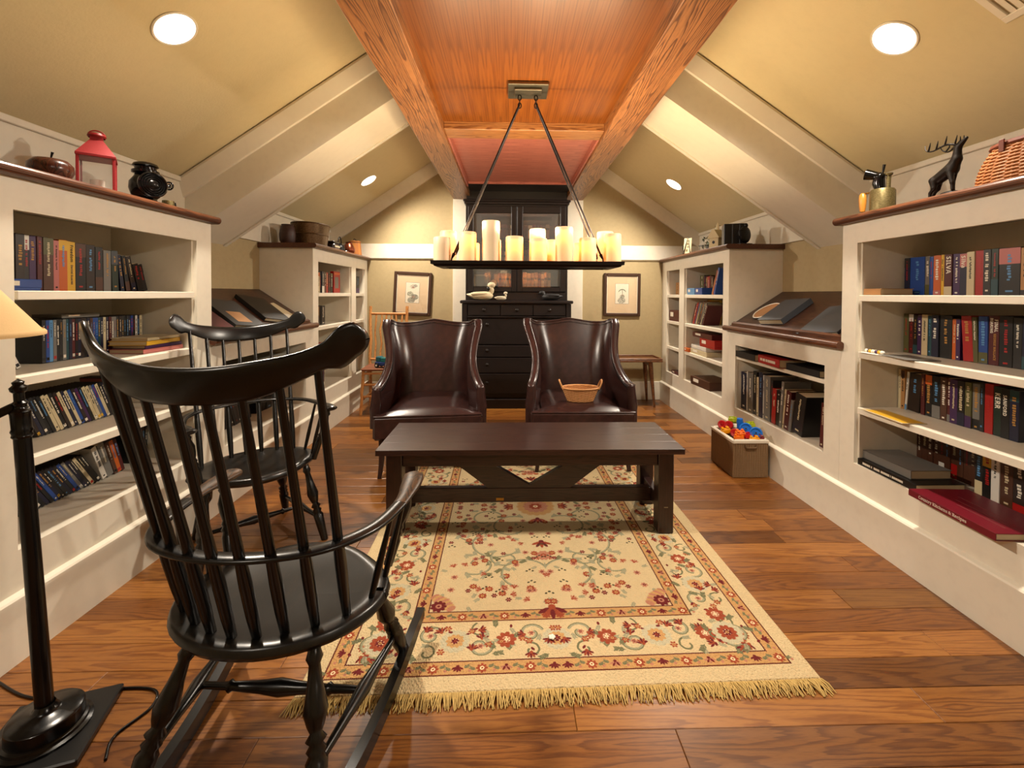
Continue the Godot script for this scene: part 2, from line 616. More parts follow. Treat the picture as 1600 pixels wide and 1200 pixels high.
	for i in 9:
		bx("slat", M.white, v, Vector3(0, 0.0, -0.112 + i * 0.028), Vector3(0.14, 0.002, 0.02), 0.0, Transform3D(Basis(Vector3(1, 0, 0), 0.0), Vector3.ZERO))

func build_floor() -> void:
	var f = struct("floor")
	bd("subfloor", M.hutch, f, Vector3(XC - HALF - 0.12, -0.12, REAR - 0.12), Vector3(XC + HALF + 0.12, -0.014, BACK + 0.12))
	var mats = []
	for k in 3:
		var m = mat(Color.WHITE, 0.33)
		var light: Color = [Color(0.53, 0.335, 0.14), Color(0.47, 0.285, 0.115), Color(0.575, 0.375, 0.165)][k]
		var dark: Color = [Color(0.39, 0.22, 0.08), Color(0.34, 0.185, 0.068), Color(0.45, 0.265, 0.105)][k]
		m.albedo_texture = wood_picture(light, dark, [6, 8, 5][k], 200 + k, 0.2)
		m.vertex_color_use_as_albedo = true
		m.roughness_texture = noise_tex(noise(0.01, 210 + k), ramp([0.0, Color(0.75, 0.75, 0.75), 1.0, Color.WHITE]), 256)
		m.roughness = 0.36
		mats.append(m)
	rng.seed = 4141
	var w = 0.127
	var x0 = XL + 0.003
	var x1 = XR - 0.003
	var d = REAR
	while d < BACK - 0.03:
		var de = minf(d + w, BACK - 0.024)
		var x = x0
		var first = true
		while x < x1 - 0.01:
			var lng = rng.randf_range(0.75, 1.7) if not first else rng.randf_range(0.25, 1.3)
			first = false
			var xe = minf(x + lng, x1)
			if x1 - xe < 0.18: xe = x1
			plank(f, mats[rng.randi() % 3], x, xe, d, de)
			x = xe
		d = de

func plank(f: Node, m: Material, x0: float, x1: float, d0: float, d1: float) -> void:
	var st = ST()
	st.set_smooth_group(-1)
	var g = 0.0007       # half a joint
	var b = 0.0016       # eased edge
	var a = Vector3(x0 + g, 0, -(d1 - g))
	var e = Vector3(x1 - g, 0, -(d0 + g))
	var ou = rng.randf() * 7.0
	var ov = rng.randf() * 7.0
	var fl = -1.0 if rng.randf() < 0.5 else 1.0
	var tone = (rng.randf_range(0.78, 1.16) if rng.randf() < 0.8 else rng.randf_range(0.5, 0.7))
	var col = Color(tone, tone * rng.randf_range(0.96, 1.02), tone * rng.randf_range(0.92, 1.02))
	var rows = [[0.0, -0.014], [0.0, -b], [b, 0.0]]
	var ring = func(k: int) -> Array:
		var i: float = rows[k][0]
		var y: float = rows[k][1]
		return [Vector3(a.x + i, y, a.z + i), Vector3(e.x - i, y, a.z + i), Vector3(e.x - i, y, e.z - i), Vector3(a.x + i, y, e.z - i)]
	var faces = [ring.call(2)]
	for k in 2:
		var r0: Array = ring.call(k)
		var r1: Array = ring.call(k + 1)
		for i in 4:
			faces.append([r0[i], r1[i], r1[(i + 1) % 4], r0[(i + 1) % 4]])
	var mid = (a + e) / 2.0 + Vector3(0, -0.02, 0)
	for q in faces:
		var n: Vector3 = (q[1] - q[0]).cross(q[2] - q[0])
		var order = [0, 1, 2, 0, 2, 3]
		if n.dot(q[0] - mid) > 0.0: order = [0, 2, 1, 0, 3, 2]
		for i in order:
			var p: Vector3 = q[i]
			st.set_color(col)
			st.set_uv(Vector2(ou + p.x * 0.26, ov + fl * (p.z + p.y) * 3.4))
			st.add_vertex(p)
	put(st, "plank", m, f)

# ---------------------------------------------------------------- built-in shelving
const SHELF_Y := [1.345, 1.028, 0.718, 0.40]
const TOP := 1.752
const DECK := 1.795

# s -1 left, 1 right; bays are [d from, d to] of the openings, ends are the outer depths
func bookcase(s: int, label: String, d0: float, d1: float, bays: Array, side_far: bool, side_near: bool) -> Node3D:
	var x = XL if s < 0 else XR
	var xb = XC + s * HALF - s * 0.001
	var c = thing("bookcase", label, "bookcase", P(x, 0, (d0 + d1) / 2.0), 0.0, "white built-in bookcases")
	var o = -c.position
	var put_b = func(n: String, m: Material, a: Vector3, b: Vector3, bev: float) -> MeshInstance3D:
		var q = bd(n, m, c, a, b, bev)
		q.position = o
		return q
	var t = 0.022
	var xi = x + s * t
	# face frame
	put_b.call("bottom_rail", M.white, Vector3(x, 0.0, d0), Vector3(xi, 0.400, d1), 0.0)
	put_b.call("top_rail", M.white, Vector3(x, 1.645, d0), Vector3(xi, TOP, d1), 0.0)
	var edges = [d0]
	for b in bays: edges += [b[0], b[1]]
	edges.append(d1)
	for i in range(0, edges.size(), 2):
		put_b.call("stile", M.white, Vector3(x, 0.400, edges[i]), Vector3(xi, 1.645, edges[i + 1]), 0.0)
	# bead round each opening
	for b in bays:
		put_b.call("bead", M.white, Vector3(x + s * 0.001, 1.637, b[0]), Vector3(xi, 1.645, b[1]), 0.0)
	# carcass
	put_b.call("back_panel", M.shelf, Vector3(xb, 0.0, d0), Vector3(xb - s * 0.012, TOP, d1), 0.0)
	put_b.call("base_panel", M.shelf, Vector3(xi, 0.372, d0), Vector3(xb - s * 0.012, 0.400, d1), 0.0)
	put_b.call("roof_panel", M.shelf, Vector3(xi, 1.70, d0), Vector3(xb - s * 0.012, TOP, d1), 0.0)
	for i in range(0, edges.size(), 2):
		var last = i == edges.size() - 2
		var a: float = edges[i] + (0.0 if i == 0 else -0.012)
		var b2: float = edges[i + 1] + (0.0 if last else 0.012)
		if i == 0 and not side_near: a = edges[1] - 0.02
		put_b.call("side_panel", M.shelf, Vector3(xi, 0.0, a), Vector3(xb - s * 0.012, 1.70, b2), 0.0)
	for b in bays:
		for k in 3:
			put_b.call("shelf", M.shelf, Vector3(x + s * 0.004, SHELF_Y[k] - 0.034, b[0] + 0.002 + 0.012), Vector3(xb - s * 0.013, SHELF_Y[k], b[1] - 0.002 - 0.012), 0.002)
	# oak top with a rounded nosing
	var r = 0.0215
	var poly = [Vector2(xb, TOP), Vector2(xb, DECK)]
	for i in 9:
		var a2 = PI / 2 + PI * i / 8.0
		poly.append(Vector2(x - s * 0.022 + s * cos(a2) * r if s > 0 else x + 0.022 - cos(a2) * r, TOP + r + sin(a2) * r))
	var st = ST()
	prism(st, poly, -(d1 + (0.03 if side_far else 0.0)), -(d0 - (0.03 if side_near else 0.0)))
	var top = put(st, "top", M.topwood, c)
	top.position = o
	tag(top, "stained oak top with a rounded front edge")
	return c

func slant_desk(s: int, label: String, d0: float, d1: float, o0: float, o1: float) -> void:
	var x = XL if s < 0 else XR
	var xb = XC + s * HALF - s * 0.001
	var c = thing("slant_desk", label, "desk", P(x, 0, (d0 + d1) / 2.0), 0.0, "built-in slanted reading desks")
	var off = -c.position
	var pb = func(n: String, m: Material, a: Vector3, b: Vector3, bev: float) -> MeshInstance3D:
		var q = bd(n, m, c, a, b, bev)
		q.position = off
		return q
	var xi = x + s * 0.022
	var g = 0.001
	pb.call("bottom_rail", M.white, Vector3(x, 0.0, d0 + g), Vector3(xi, 0.375, d1 - g), 0.0)
	pb.call("top_rail", M.white, Vector3(x, 0.912, d0 + g), Vector3(xi, 1.035, d1 - g), 0.0)
	pb.call("stile", M.white, Vector3(x, 0.375, d0 + g), Vector3(xi, 0.912, o0), 0.0)
	pb.call("stile", M.white, Vector3(x, 0.375, o1), Vector3(xi, 0.912, d1 - g), 0.0)
	pb.call("back_panel", M.shelf, Vector3(xb, 0.0, d0 + g), Vector3(xb - s * 0.012, 1.03, d1 - g), 0.0)
	pb.call("base_panel", M.shelf, Vector3(xi, 0.345, d0 + g), Vector3(xb - s * 0.012, 0.375, d1 - g), 0.0)
	pb.call("side_panel", M.shelf, Vector3(xi, 0.375, d0 + g), Vector3(xb - s * 0.012, 1.03, o0 - 0.004), 0.0)
	pb.call("side_panel", M.shelf, Vector3(xi, 0.375, o1 + 0.004), Vector3(xb - s * 0.012, 1.03, d1 - g), 0.0)
	pb.call("shelf", M.shelf, Vector3(x + s * 0.012, 0.792, o0 - 0.002), Vector3(xb - s * 0.013, 0.820, o1 + 0.002), 0.002)
	# slanted writing surface in dark oak
	var poly = [Vector2(x - s * 0.004, 1.036), Vector2(x - s * 0.004, 1.062), Vector2(xb, 1.375), Vector2(xb, 1.340), Vector2(x + s * 0.03, 1.036)]
	var st = ST()
	prism(st, poly, -(d1 - g), -(d0 + g))
	var top = put(st, "writing_slope", M.deskwood, c)
	top.position = off
	tag(top, "dark oak slanted top")
	# two ledges: a square one on the slope, a round one below it
	st = ST()
	tube(st, [P(x - s * 0.022, 1.052, d0 - 0.022), P(x - s * 0.022, 1.052, d1 + 0.022)], 0.024, 14)
	put(st, "front_moulding", M.topwood, c).position = off
	st = ST()
	prism(st, [Vector2(x + s * 0.004, 1.066), Vector2(x + s * 0.004, 1.100), Vector2(x + s * 0.024, 1.112), Vector2(x + s * 0.032, 1.086)], -(d1 - 0.05), -(d0 + 0.004))
	put(st, "book_ledge", M.topwood, c).position = off

func build_cases() -> void:
	bookcase(-1, "white built-in bookcase nearest on the left, holding rows of DVDs", 0.50, 2.73, [[0.62, 1.545], [1.665, 2.607]], true, true)
	bookcase(1, "white built-in bookcase nearest on the right, packed with novels", 0.33, 2.566, [[0.46, 1.40], [1.515, 2.456]], true, true)
	bookcase(-1, "white built-in bookcase in the far left corner behind the twig chair", 4.112, BACK - 0.024, [[4.225, 5.105], [5.245, BACK - 0.115]], false, true)
	bookcase(1, "white built-in bookcase in the far right corner holding board games", 3.922, BACK - 0.024, [[4.03, 4.945], [5.085, 5.50]], false, true)
	slant_desk(-1, "white left-hand built-in with a dark slanted desk top", 2.73, 4.112, 2.844, 3.965)
	slant_desk(1, "white right-hand built-in with a dark slanted desk top", 2.566, 3.922, 2.70, 3.793)

# ---------------------------------------------------------------- recessed ceiling lights
func build_lights() -> void:
	var spots = [[-1, 2.176, -1.583, "recessed ceiling light on the near left slope", true], [1, 2.072, 1.795, "recessed ceiling light on the near right slope", true], [-1, 5.02, -1.569, "recessed ceiling light on the far left slope", true], [1, 4.877, 1.788, "recessed ceiling light on the far right slope", true], [-1, -0.66, -1.583, "recessed ceiling light on the left slope behind the viewer", false], [1, -0.73, 1.795, "recessed ceiling light on the right slope behind the viewer", false]]
	var lens_m = mat(Color(1, 1, 1), 0.5)
	lens_m.emission_enabled = true
	lens_m.emission = Color(1.0, 0.97, 0.92)
	lens_m.emission_energy_multiplier = 3.0
	var ang = atan(PITCH)
	for q in spots:
		var s: int = q[0]
		var x: float = q[2]
		var t = thing("recessed_light", q[3], "light", P(x, slope_y(x), q[1]), 0.0, "recessed ceiling lights")
		# local -y looks into the room, square to the slope
		t.transform.basis = Basis(Vector3(0, 0, 1), ang * (-s))
		var st = ST()
		lathe(st, vv([0.087, 0.002, 0.0885, -0.005, 0.095, -0.0065, 0.099, -0.004, 0.0995, 0.002]), 36)
		put(st, "trim_ring", M.white, t)
		st = ST()
		lathe(st, vv([0.0, -0.0055, 0.070, -0.0055, 0.088, -0.0045, 0.088, 0.0]), 36)
		put(st, "lens", lens_m, t)
		var a = SpotLight3D.new()
		a.name = "can_light"
		a.light_size = 0.07
		a.spot_angle = 77.0
		a.spot_angle_attenuation = 0.85
		a.spot_attenuation = 2.0
		a.spot_range = 14.0
		a.light_color = CAN_COLOR
		a.light_energy = CAN_ENERGY * (1.0 if q[4] else 0.4)      # the rear pair is dimmed
		a.shadow_enabled = true
		t.add_child(a)
		a.transform = Transform3D(Basis(Vector3(1, 0, 0), -PI / 2), Vector3(0, -0.016, 0))

# ---------------------------------------------------------------- chandelier
func build_chandelier() -> void:
	var dc = 2.765
	var xc = 0.104
	var y = 1.535
	var t = thing("chandelier", "rectangular bronze tray chandelier with cream pillar candles hanging over the table", "chandelier", P(xc, 0, dc))
	var metal = mat(Color(0.11, 0.075, 0.06), 0.36, 0.6)
	var hw = 0.565
	var hd = 0.165
	# tray: a moulded rim, an inner floor set above it with open slots on the underside
	var st = ST()
	var ring = [[0.0, 0.0, 0.0], [0.0, -0.008, 0.0], [0.012, -0.014, 0.0], [0.018, -0.030, 0.0], [0.036, -0.034, 0.0], [0.075, -0.034, 0.0], [0.075, -0.020, 0.0]]
	st.set_smooth_group(-1)
	for i in ring.size() - 1:
		var a: Array = ring[i]
		var b: Array = ring[i + 1]
		var ca = [Vector3(-hw + a[0], y + a[1], -hd + a[0]), Vector3(hw - a[0], y + a[1], -hd + a[0]), Vector3(hw - a[0], y + a[1], hd - a[0]), Vector3(-hw + a[0], y + a[1], hd - a[0])]
		var cb = [Vector3(-hw + b[0], y + b[1], -hd + b[0]), Vector3(hw - b[0], y + b[1], -hd + b[0]), Vector3(hw - b[0], y + b[1], hd - b[0]), Vector3(-hw + b[0], y + b[1], hd - b[0])]
		for k in 4: quad(st, ca[k], ca[(k + 1) % 4], cb[(k + 1) % 4], cb[k])
	put(st, "rim", metal, t)
	bx("tray_floor", metal, t, Vector3(0, y - 0.01, 0), Vector3(2 * hw - 0.002, 0.02, 2 * hd - 0.002), 0.0)
	bx("under_bar", metal, t, Vector3(0, y - 0.026, 0), Vector3(2 * hw - 0.15, 0.012, 0.03), 0.002)
	# candles: [x, height, radius, dz, lit]
	var cs = [[-0.402, 0.139, 0.050, -0.105, false], [-0.251, 0.171, 0.051, -0.105, true], [-0.114, 0.237, 0.052, -0.105, false], [0.025, 0.147, 0.052, -0.105, true], [0.167, 0.136, 0.053, -0.105, true], [0.319, 0.204, 0.052, -0.105, true], [0.460, 0.141, 0.051, -0.105, true], [0.609, 0.167, 0.052, -0.105, true],
		[-0.395, 0.205, 0.052, 0.105, true], [-0.240, 0.130, 0.045, 0.105, true], [-0.106, 0.154, 0.048, 0.105, true], [0.173, 0.222, 0.051, 0.105, true], [0.262, 0.152, 0.036, 0.085, true], [0.452, 0.135, 0.046, 0.105, true], [0.610, 0.208, 0.052, 0.105, true]]
	var wax = mat(Color(0.90, 0.82, 0.66), 0.5)
	wax.backlight_enabled = true
	wax.backlight = Color(0.40, 0.215, 0.075)
	var plain = mat(Color(0.88, 0.80, 0.66), 0.5)
	var bulb_m = mat(Color(1, 0.9, 0.7), 0.5)
	bulb_m.emission_enabled = true
	bulb_m.emission = Color(1.0, 0.80, 0.50)
	bulb_m.emission_energy_multiplier = 14.0
	for c in cs:
		var h: float = c[1]
		var r: float = c[2]
		var at = Vector3(c[0] - xc, y, -c[3] * -1.0 if false else -c[3])
		st = ST()
		lathe(st, vv([r, 0.0, r, h * 0.3, r * 0.995, h * 0.62, r, h - 0.006, r - 0.004, h, r - 0.012, h - 0.004, r - 0.016, h - 0.03, 0.0, h - 0.036]), 28)
		var o = put(st, "candle", wax if c[4] else plain, t)
		o.position = at
		if c[4]:
			st = ST()
			ball(st, Vector3(0, h - 0.052, 0), Vector3(0.011, 0.016, 0.011), 12, 8)
			put(st, "bulb", bulb_m, o)
			var l = OmniLight3D.new()
			l.name = "candle_light"
			l.light_color = CANDLE_COLOR
			l.light_energy = CANDLE_ENERGY
			l.light_size = 0.012
			l.omni_range = 12.0
			l.omni_attenuation = 2.0
			l.shadow_enabled = true
			o.add_child(l)
			l.position = Vector3(0, h - 0.052, 0)
			var g = SpotLight3D.new()      # what leaves the open top
			g.name = "top_light"
			g.light_color = CANDLE_COLOR
			g.light_energy = UPLIGHT_ENERGY
			g.light_size = 0.03
			g.spot_range = 12.0
			g.spot_attenuation = 2.0
			g.spot_angle = 84.0
			g.spot_angle_attenuation = 0.3
			g.shadow_enabled = true
			o.add_child(g)
			g.transform = Transform3D(Basis(Vector3(1, 0, 0), PI / 2), Vector3(0, h + 0.004, 0))
	# ceiling plate: two stepped squares
	bx("canopy", M.nickel, t, Vector3(0, 2.590, 0), Vector3(0.245, 0.022, 0.20), 0.004)
	bx("canopy_step", M.nickel, t, Vector3(0, 2.570, 0.008), Vector3(0.165, 0.018, 0.12), 0.003)
	# four hanging rods in two pairs, with chain links at the top
	for s in [-1, 1]:
		for k in [-1, 1]:
			var top = Vector3(s * 0.052, 2.50, k * 0.010)
			var low = Vector3(s * (0.455 if k < 0 else 0.435), y + 0.045, k * 0.10)
			st = ST()
			tube(st, [top, low], 0.0058, 8)
			put(st, "rod", metal, t)
			st = ST()
			tube(st, [low, low + Vector3(s * 0.012, -0.025, k * 0.003)], [0.011, 0.006], 8)
			tube(st, [low + Vector3(s * 0.012, -0.02, k * 0.003), low + Vector3(s * 0.018, -0.05, k * 0.004)], 0.005, 6)
			put(st, "hook", metal, t)
		st = ST()
		for j in 3:
			var pts = []
			for i in 13:
				var a = TAU * i / 12.0
				var v = Vector3(cos(a) * 0.010, sin(a) * 0.017, 0) if j % 2 == 0 else Vector3(0, sin(a) * 0.017, cos(a) * 0.010)
				pts.append(Vector3(s * 0.050, 2.545 - j * 0.024, 0) + v)
			tube(st, pts, 0.0032, 6, false)
		put(st, "chain_link", metal, t)

# ---------------------------------------------------------------- coffee table
func build_coffee_table() -> void:
	var x0 = -0.718
	var x1 = 0.960
	var d0 = 2.405
	var d1 = 2.925
	var xc = (x0 + x1) / 2.0
	var dc = (d0 + d1) / 2.0
	var t = thing("coffee_table", "long dark espresso wood trestle table standing on the rug", "table", P(xc, 0.012, dc))
	var hx = (x1 - x0) / 2.0
	var hz = (d1 - d0) / 2.0
	var bw = 2 * hz / 4.0
	for i in 4:
		bx("top_board", M.espresso, t, Vector3(0, 0.473, -hz + bw * (i + 0.5)), Vector3(2 * hx, 0.030, bw - 0.0002), 0.0008)
	var lx = hx - 0.088
	var lz = hz - 0.085
	for sx in [-1, 1]:
		for sz in [-1, 1]:
			var leg = bx("leg", M.espresso_y, t, Vector3(sx * lx, 0.229, sz * lz), Vector3(0.086, 0.458, 0.086), 0.004)
			if sz > 0:
				bx("peg", M.nickel, leg, Vector3(sx * lx, 0.148, sz * lz + 0.0435), Vector3(0.022, 0.005, 0.002), 0.0)
		bx("end_rail", M.espresso_y, t, Vector3(sx * lx, 0.418, 0), Vector3(0.03, 0.08, 2 * lz - 0.086), 0.003)
		bx("end_stretcher", M.espresso_y, t, Vector3(sx * lx, 0.135, 0), Vector3(0.045, 0.085, 2 * lz - 0.086), 0.003)
	for sz in [-1, 1]:
		bx("apron", M.espresso, t, Vector3(0, 0.418, sz * (lz + 0.012)), Vector3(2 * lx - 0.086, 0.08, 0.03), 0.003)
	bx("long_stretcher", M.espresso, t, Vector3(0, 0.135, 0), Vector3(2 * lx - 0.045, 0.085, 0.045), 0.003)
	bx("brass_plate", M.brass, t, Vector3(-0.175, 0.112, 0.0235), Vector3(0.045, 0.016, 0.002), 0.0)
	for s in [-1, 1]:
		var st = ST()
		prism(st, [Vector2(0, 0.178), Vector2(s * 0.245, 0.178), Vector2(s * 0.51, 0.378), Vector2(s * 0.32, 0.378), Vector2(0, 0.192)], -0.02, 0.02)
		put(st, "brace", M.espresso, t)

# ---------------------------------------------------------------- leather wing chairs
func wing_chair(label: String, at: Vector3, turn: float) -> Node3D:
	var t = thing("wing_chair", label, "armchair", at, turn, "brown leather wing chairs")
	var seat_y = 0.44
	# shell: u runs from the left arm front round the back to the right arm front
	var nu = 56
	var nv = 14
	var thick = 0.055
	var plan = func(u: float) -> Vector2:      # inner outline at seat height; x right, z forward
		var hw = 0.305
		var zb = -0.30
		var zf = 0.28
		var r = 0.13
		var straight = (zf - zb) - r
		var arc = PI / 2 * r
		var half = hw - r
		var total = straight + arc + half
		var s = absf(u) * total
		var x: float
		var z: float
		if s < half:
			x = s; z = zb
		elif s < half + arc:
			var a = (s - half) / r
			x = half + sin(a) * r; z = zb + r - cos(a) * r
		else:
			x = hw + (s - half - arc) * 0.05; z = zb + r + (s - half - arc)
		return Vector2(x * signf(u) if u != 0.0 else 0.0, z)
	var top_y = func(u: float) -> float:
		var a = absf(u)
		if a < 0.42:
			var k = a / 0.42
			return 1.095 - 0.028 * sin(PI * pow(k, 1.25)) * 0.9 - 0.012 * k + 0.030 * pow(k, 8.0)
		var k2 = (a - 0.42) / 0.58
		# wing: steep fall, then a sweep out along the arm
		return 0.618 + 0.489 * pow(1.0 - minf(k2 * 1.06, 1.0), 1.75)
	var point = func(u: float, v: float, off: float) -> Vector3:
		var p: Vector2 = plan.call(u)
		var q: Vector2 = (plan.call(u + 0.01) - plan.call(u - 0.01))
		var n = Vector2(-q.y, q.x).normalized()        # outward
		if n.dot(p - Vector2(0, 0.0)) < 0.0: n = -n
		var h: float = top_y.call(u)
		var y = lerpf(seat_y - 0.10, h, v)
		var rise = (y - seat_y) / 0.66
		var a = absf(u)
		var backness = 1.0 - smoothstep(0.35, 0.95, a)
		p += n * off
		# back leans, wings flare out with height, padding bulges
		var lean = -0.17 * rise * (0.25 + 0.75 * backness) if rise > 0.0 else 0.0
		var flare = 1.0 + 0.22 * maxf(rise, 0.0) - 0.13 * sin(PI * clampf((rise - 0.05) / 0.85, 0.0, 1.0)) + 0.13 * smoothstep(0.62, 1.0, a)
		var pad = 0.0
		if off == 0.0: pad = -0.022 * sin(PI * clampf(v, 0, 1)) * (1.0 - smoothstep(0.28, 0.45, a)) - 0.014 * sin(PI * v) * smoothstep(0.5, 0.7, a)
		p += n * -(-pad)
		return Vector3(p.x * flare, y, p.y + lean)
	var inner = []
	var outer = []
	for j in nv + 1:
		var ri = []
		var ro = []
		for i in nu + 1:
			var u = -1.0 + 2.0 * i / nu
			ri.append(point.call(u, float(j) / nv, 0.0))
			ro.append(point.call(u, float(j) / nv, thick))
		inner.append(ri); outer.append(ro)
	var st = ST()
	sheet(st, inner, 4)
	var rev = []
	for r2 in outer:
		var c: Array = r2.duplicate()
		c.reverse()
		rev.append(c)
	sheet(st, rev, 5)
	# rolled edge along the top and down the arm fronts
	var rim = []
	for k in 7:
		var a = PI * k / 6.0
		var row = []
		for i in nu + 1:
			var pi: Vector3 = inner[nv][i]
			var po: Vector3 = outer[nv][i]
			row.append((pi + po) / 2.0 + (pi - po) / 2.0 * cos(a) + Vector3(0, sin(a) * 0.020, 0))
		rim.append(row)
	sheet(st, rim, 6)
	for e in [0, nu]:
		var cap = []
		for k in 7:
			var a = PI * k / 6.0
			var row = []
			for j in nv + 1:
				var pi: Vector3 = inner[j][e]
				var po: Vector3 = outer[j][e]
				row.append((pi + po) / 2.0 + (pi - po) / 2.0 * cos(a) + Vector3(0, 0, sin(a) * 0.022))
			cap.append(row)
		sheet(st, cap, 7)
	for e in [0, nu]:
		var pi2: Vector3 = inner[nv][e]
		var po2: Vector3 = outer[nv][e]
		ball(st, (pi2 + po2) / 2.0, Vector3(pi2.distance_to(po2) / 2.0, 0.021, 0.0225), 12, 8)
	put(st, "shell", M.leather, t)
	# welt and nailheads inside the rim
	st = ST()
	var line = []
	for i in nu + 1: line.append((rim[1][i] as Vector3) + Vector3(0, 0.002, 0))
	tube(st, line, 0.006, 6)
	line = []
	for i in nu + 1: line.append((rim[5][i] as Vector3) + Vector3(0, 0.002, 0))
	tube(st, line, 0.006, 6)
	put(st, "welt", M.leather, t)
	st = ST()
	var fine = []
	for i in nu + 1:
		fine.append((inner[nv][i] as Vector3).lerp(inner[nv - 1][i], 0.30) + ((inner[nv][i] - outer[nv][i]) as Vector3).normalized() * 0.002)
	var cv = Curve3D.new()
	for p in fine: cv.add_point(p)
	var L = cv.get_baked_length()
	var nn = int(L / 0.017)
	for i in nn:
		ball(st, cv.sample_baked((i + 0.5) * L / nn), Vector3.ONE * 0.0052, 6, 4)
	tag(put(st, "nailhead_trim", M.bronze, t), "row of dark nailheads", "", "", "stuff")
	# seat: upholstered block, crowned cushion with a T front
	st = ST()
	var rows = []
	var nx = 16
	var nz = 12
	for j in nz + 1:
		var z = -0.28 + 0.66 * j / nz
		var row = []
		var hw2 = 0.305 + (0.088 * smoothstep(0.30, 0.34, z + 0.0) if z > 0.2 else 0.0)
		for i in nx + 1:
			var x = (-1.0 + 2.0 * i / nx)
			var ex = 1.0 - pow(absf(x), 6.0)
			var ez = 1.0 - pow(maxf((z - 0.1) / 0.28, 0.0), 6.0)
			row.append(Vector3(x * hw2, seat_y + 0.004 + 0.034 * minf(ex, ez) + 0.010 * cos(x * 1.5), z))
		rows.append(row)
	sheet(st, rows, 4)
	put(st, "seat_cushion", M.leather, t)
	st = ST()
	box(st, Vector3(0, seat_y - 0.075, 0.352), Vector3(0.79, 0.175, 0.085), 0.018)
	box(st, Vector3(0, seat_y - 0.085, 0.0), Vector3(0.70, 0.150, 0.66), 0.015)
	put(st, "seat_base", M.leather, t)
	st = ST()
	tube(st, [Vector3(-0.388, seat_y + 0.008, 0.385), Vector3(0.388, seat_y + 0.008, 0.385)], 0.009, 8)
	put(st, "front_piping", M.leather, t)
	# sabre legs
	for sx in [-1, 1]:
		for sz in [-1, 1]:
			st = ST()
			var x: float = sx * 0.335
			var z: float = 0.335 if sz > 0 else -0.29
			var kick: float = 0.035 * sz if sz > 0 else -0.09
			var pts = smooth_curve([Vector3(x, 0.30, z), Vector3(x, 0.20, z + kick * 0.1), Vector3(x + sx * 0.004, 0.09, z + kick * 0.45), Vector3(x + sx * 0.014, 0.0, z + kick)], 10)
			var rr = []
			for i in 11: rr.append(lerpf(0.033, 0.018, i / 10.0))
			tube(st, pts, rr, 4, true, 1.0, Vector3(1, 0, 1))
			put(st, "leg", M.espresso_y, t)
	return t

func build_wing_chairs() -> void:
	wing_chair("dark brown leather wing chair behind the table with an empty seat", P(-0.640, 0.0, 3.665), deg_to_rad(7))
	wing_chair("dark brown leather wing chair behind the table with a basket on its seat", P(0.555, 0.0115, 3.700), deg_to_rad(0))
	# wicker basket on the right seat
	var t = thing("wicker_basket", "small pale wicker basket with two handles on the right leather chair", "basket", P(0.560, 0.4985, 3.520))
	var n = 28
	for i in n:
		var a = TAU * i / n
		var st = ST()
		tube(st, [Vector3(cos(a) * 0.100, 0.004, sin(a) * 0.062), Vector3(cos(a) * 0.142, 0.105, sin(a) * 0.092)], 0.0035, 5)
		put(st, "stake", M.wicker, t)
	var st2 = ST()
	for j in 15:
		var k = j / 14.0
		var pts = []
		for i in 61:
			var a = TAU * i / 60.0
			var wob = 0.0032 * cos(a * 14.0 + PI * j)
			pts.append(Vector3(cos(a) * (lerpf(0.100, 0.142, k) + wob), 0.006 + 0.098 * k, sin(a) * (lerpf(0.062, 0.092, k) + wob)))
		tube(st2, pts, 0.0036, 5, false)
	tag(put(st2, "weave", M.wicker, t), "", "", "", "stuff")
	st2 = ST()
	lathe(st2, vv([0.0, 0.003, 0.100, 0.003, 0.100, 0.008, 0.0, 0.008]), 28, Transform3D(Basis.from_scale(Vector3(1, 1, 0.62)), Vector3.ZERO))
	put(st2, "bottom", M.wicker, t)
	st2 = ST()
	var rim = []
	for i in 41:
		var a = TAU * i / 40.0
		rim.append(Vector3(cos(a) * 0.146, 0.108, sin(a) * 0.096))
	tube(st2, rim, 0.007, 7, false)
	put(st2, "rim", M.wicker, t)
	for s in [-1, 1]:
		st2 = ST()
		tube(st2, smooth_curve([Vector3(s * 0.140, 0.10, 0.035), Vector3(s * 0.163, 0.150, 0.028), Vector3(s * 0.168, 0.168, 0.0), Vector3(s * 0.163, 0.150, -0.028), Vector3(s * 0.140, 0.10, -0.035)], 14), 0.0065, 7)
		put(st2, "handle", M.wicker, t)

# ---------------------------------------------------------------- comb-back windsor chairs (forward is local -z)
func F(x: float, f: float, y: float) -> Vector3:
	return Vector3(x, y, -f)

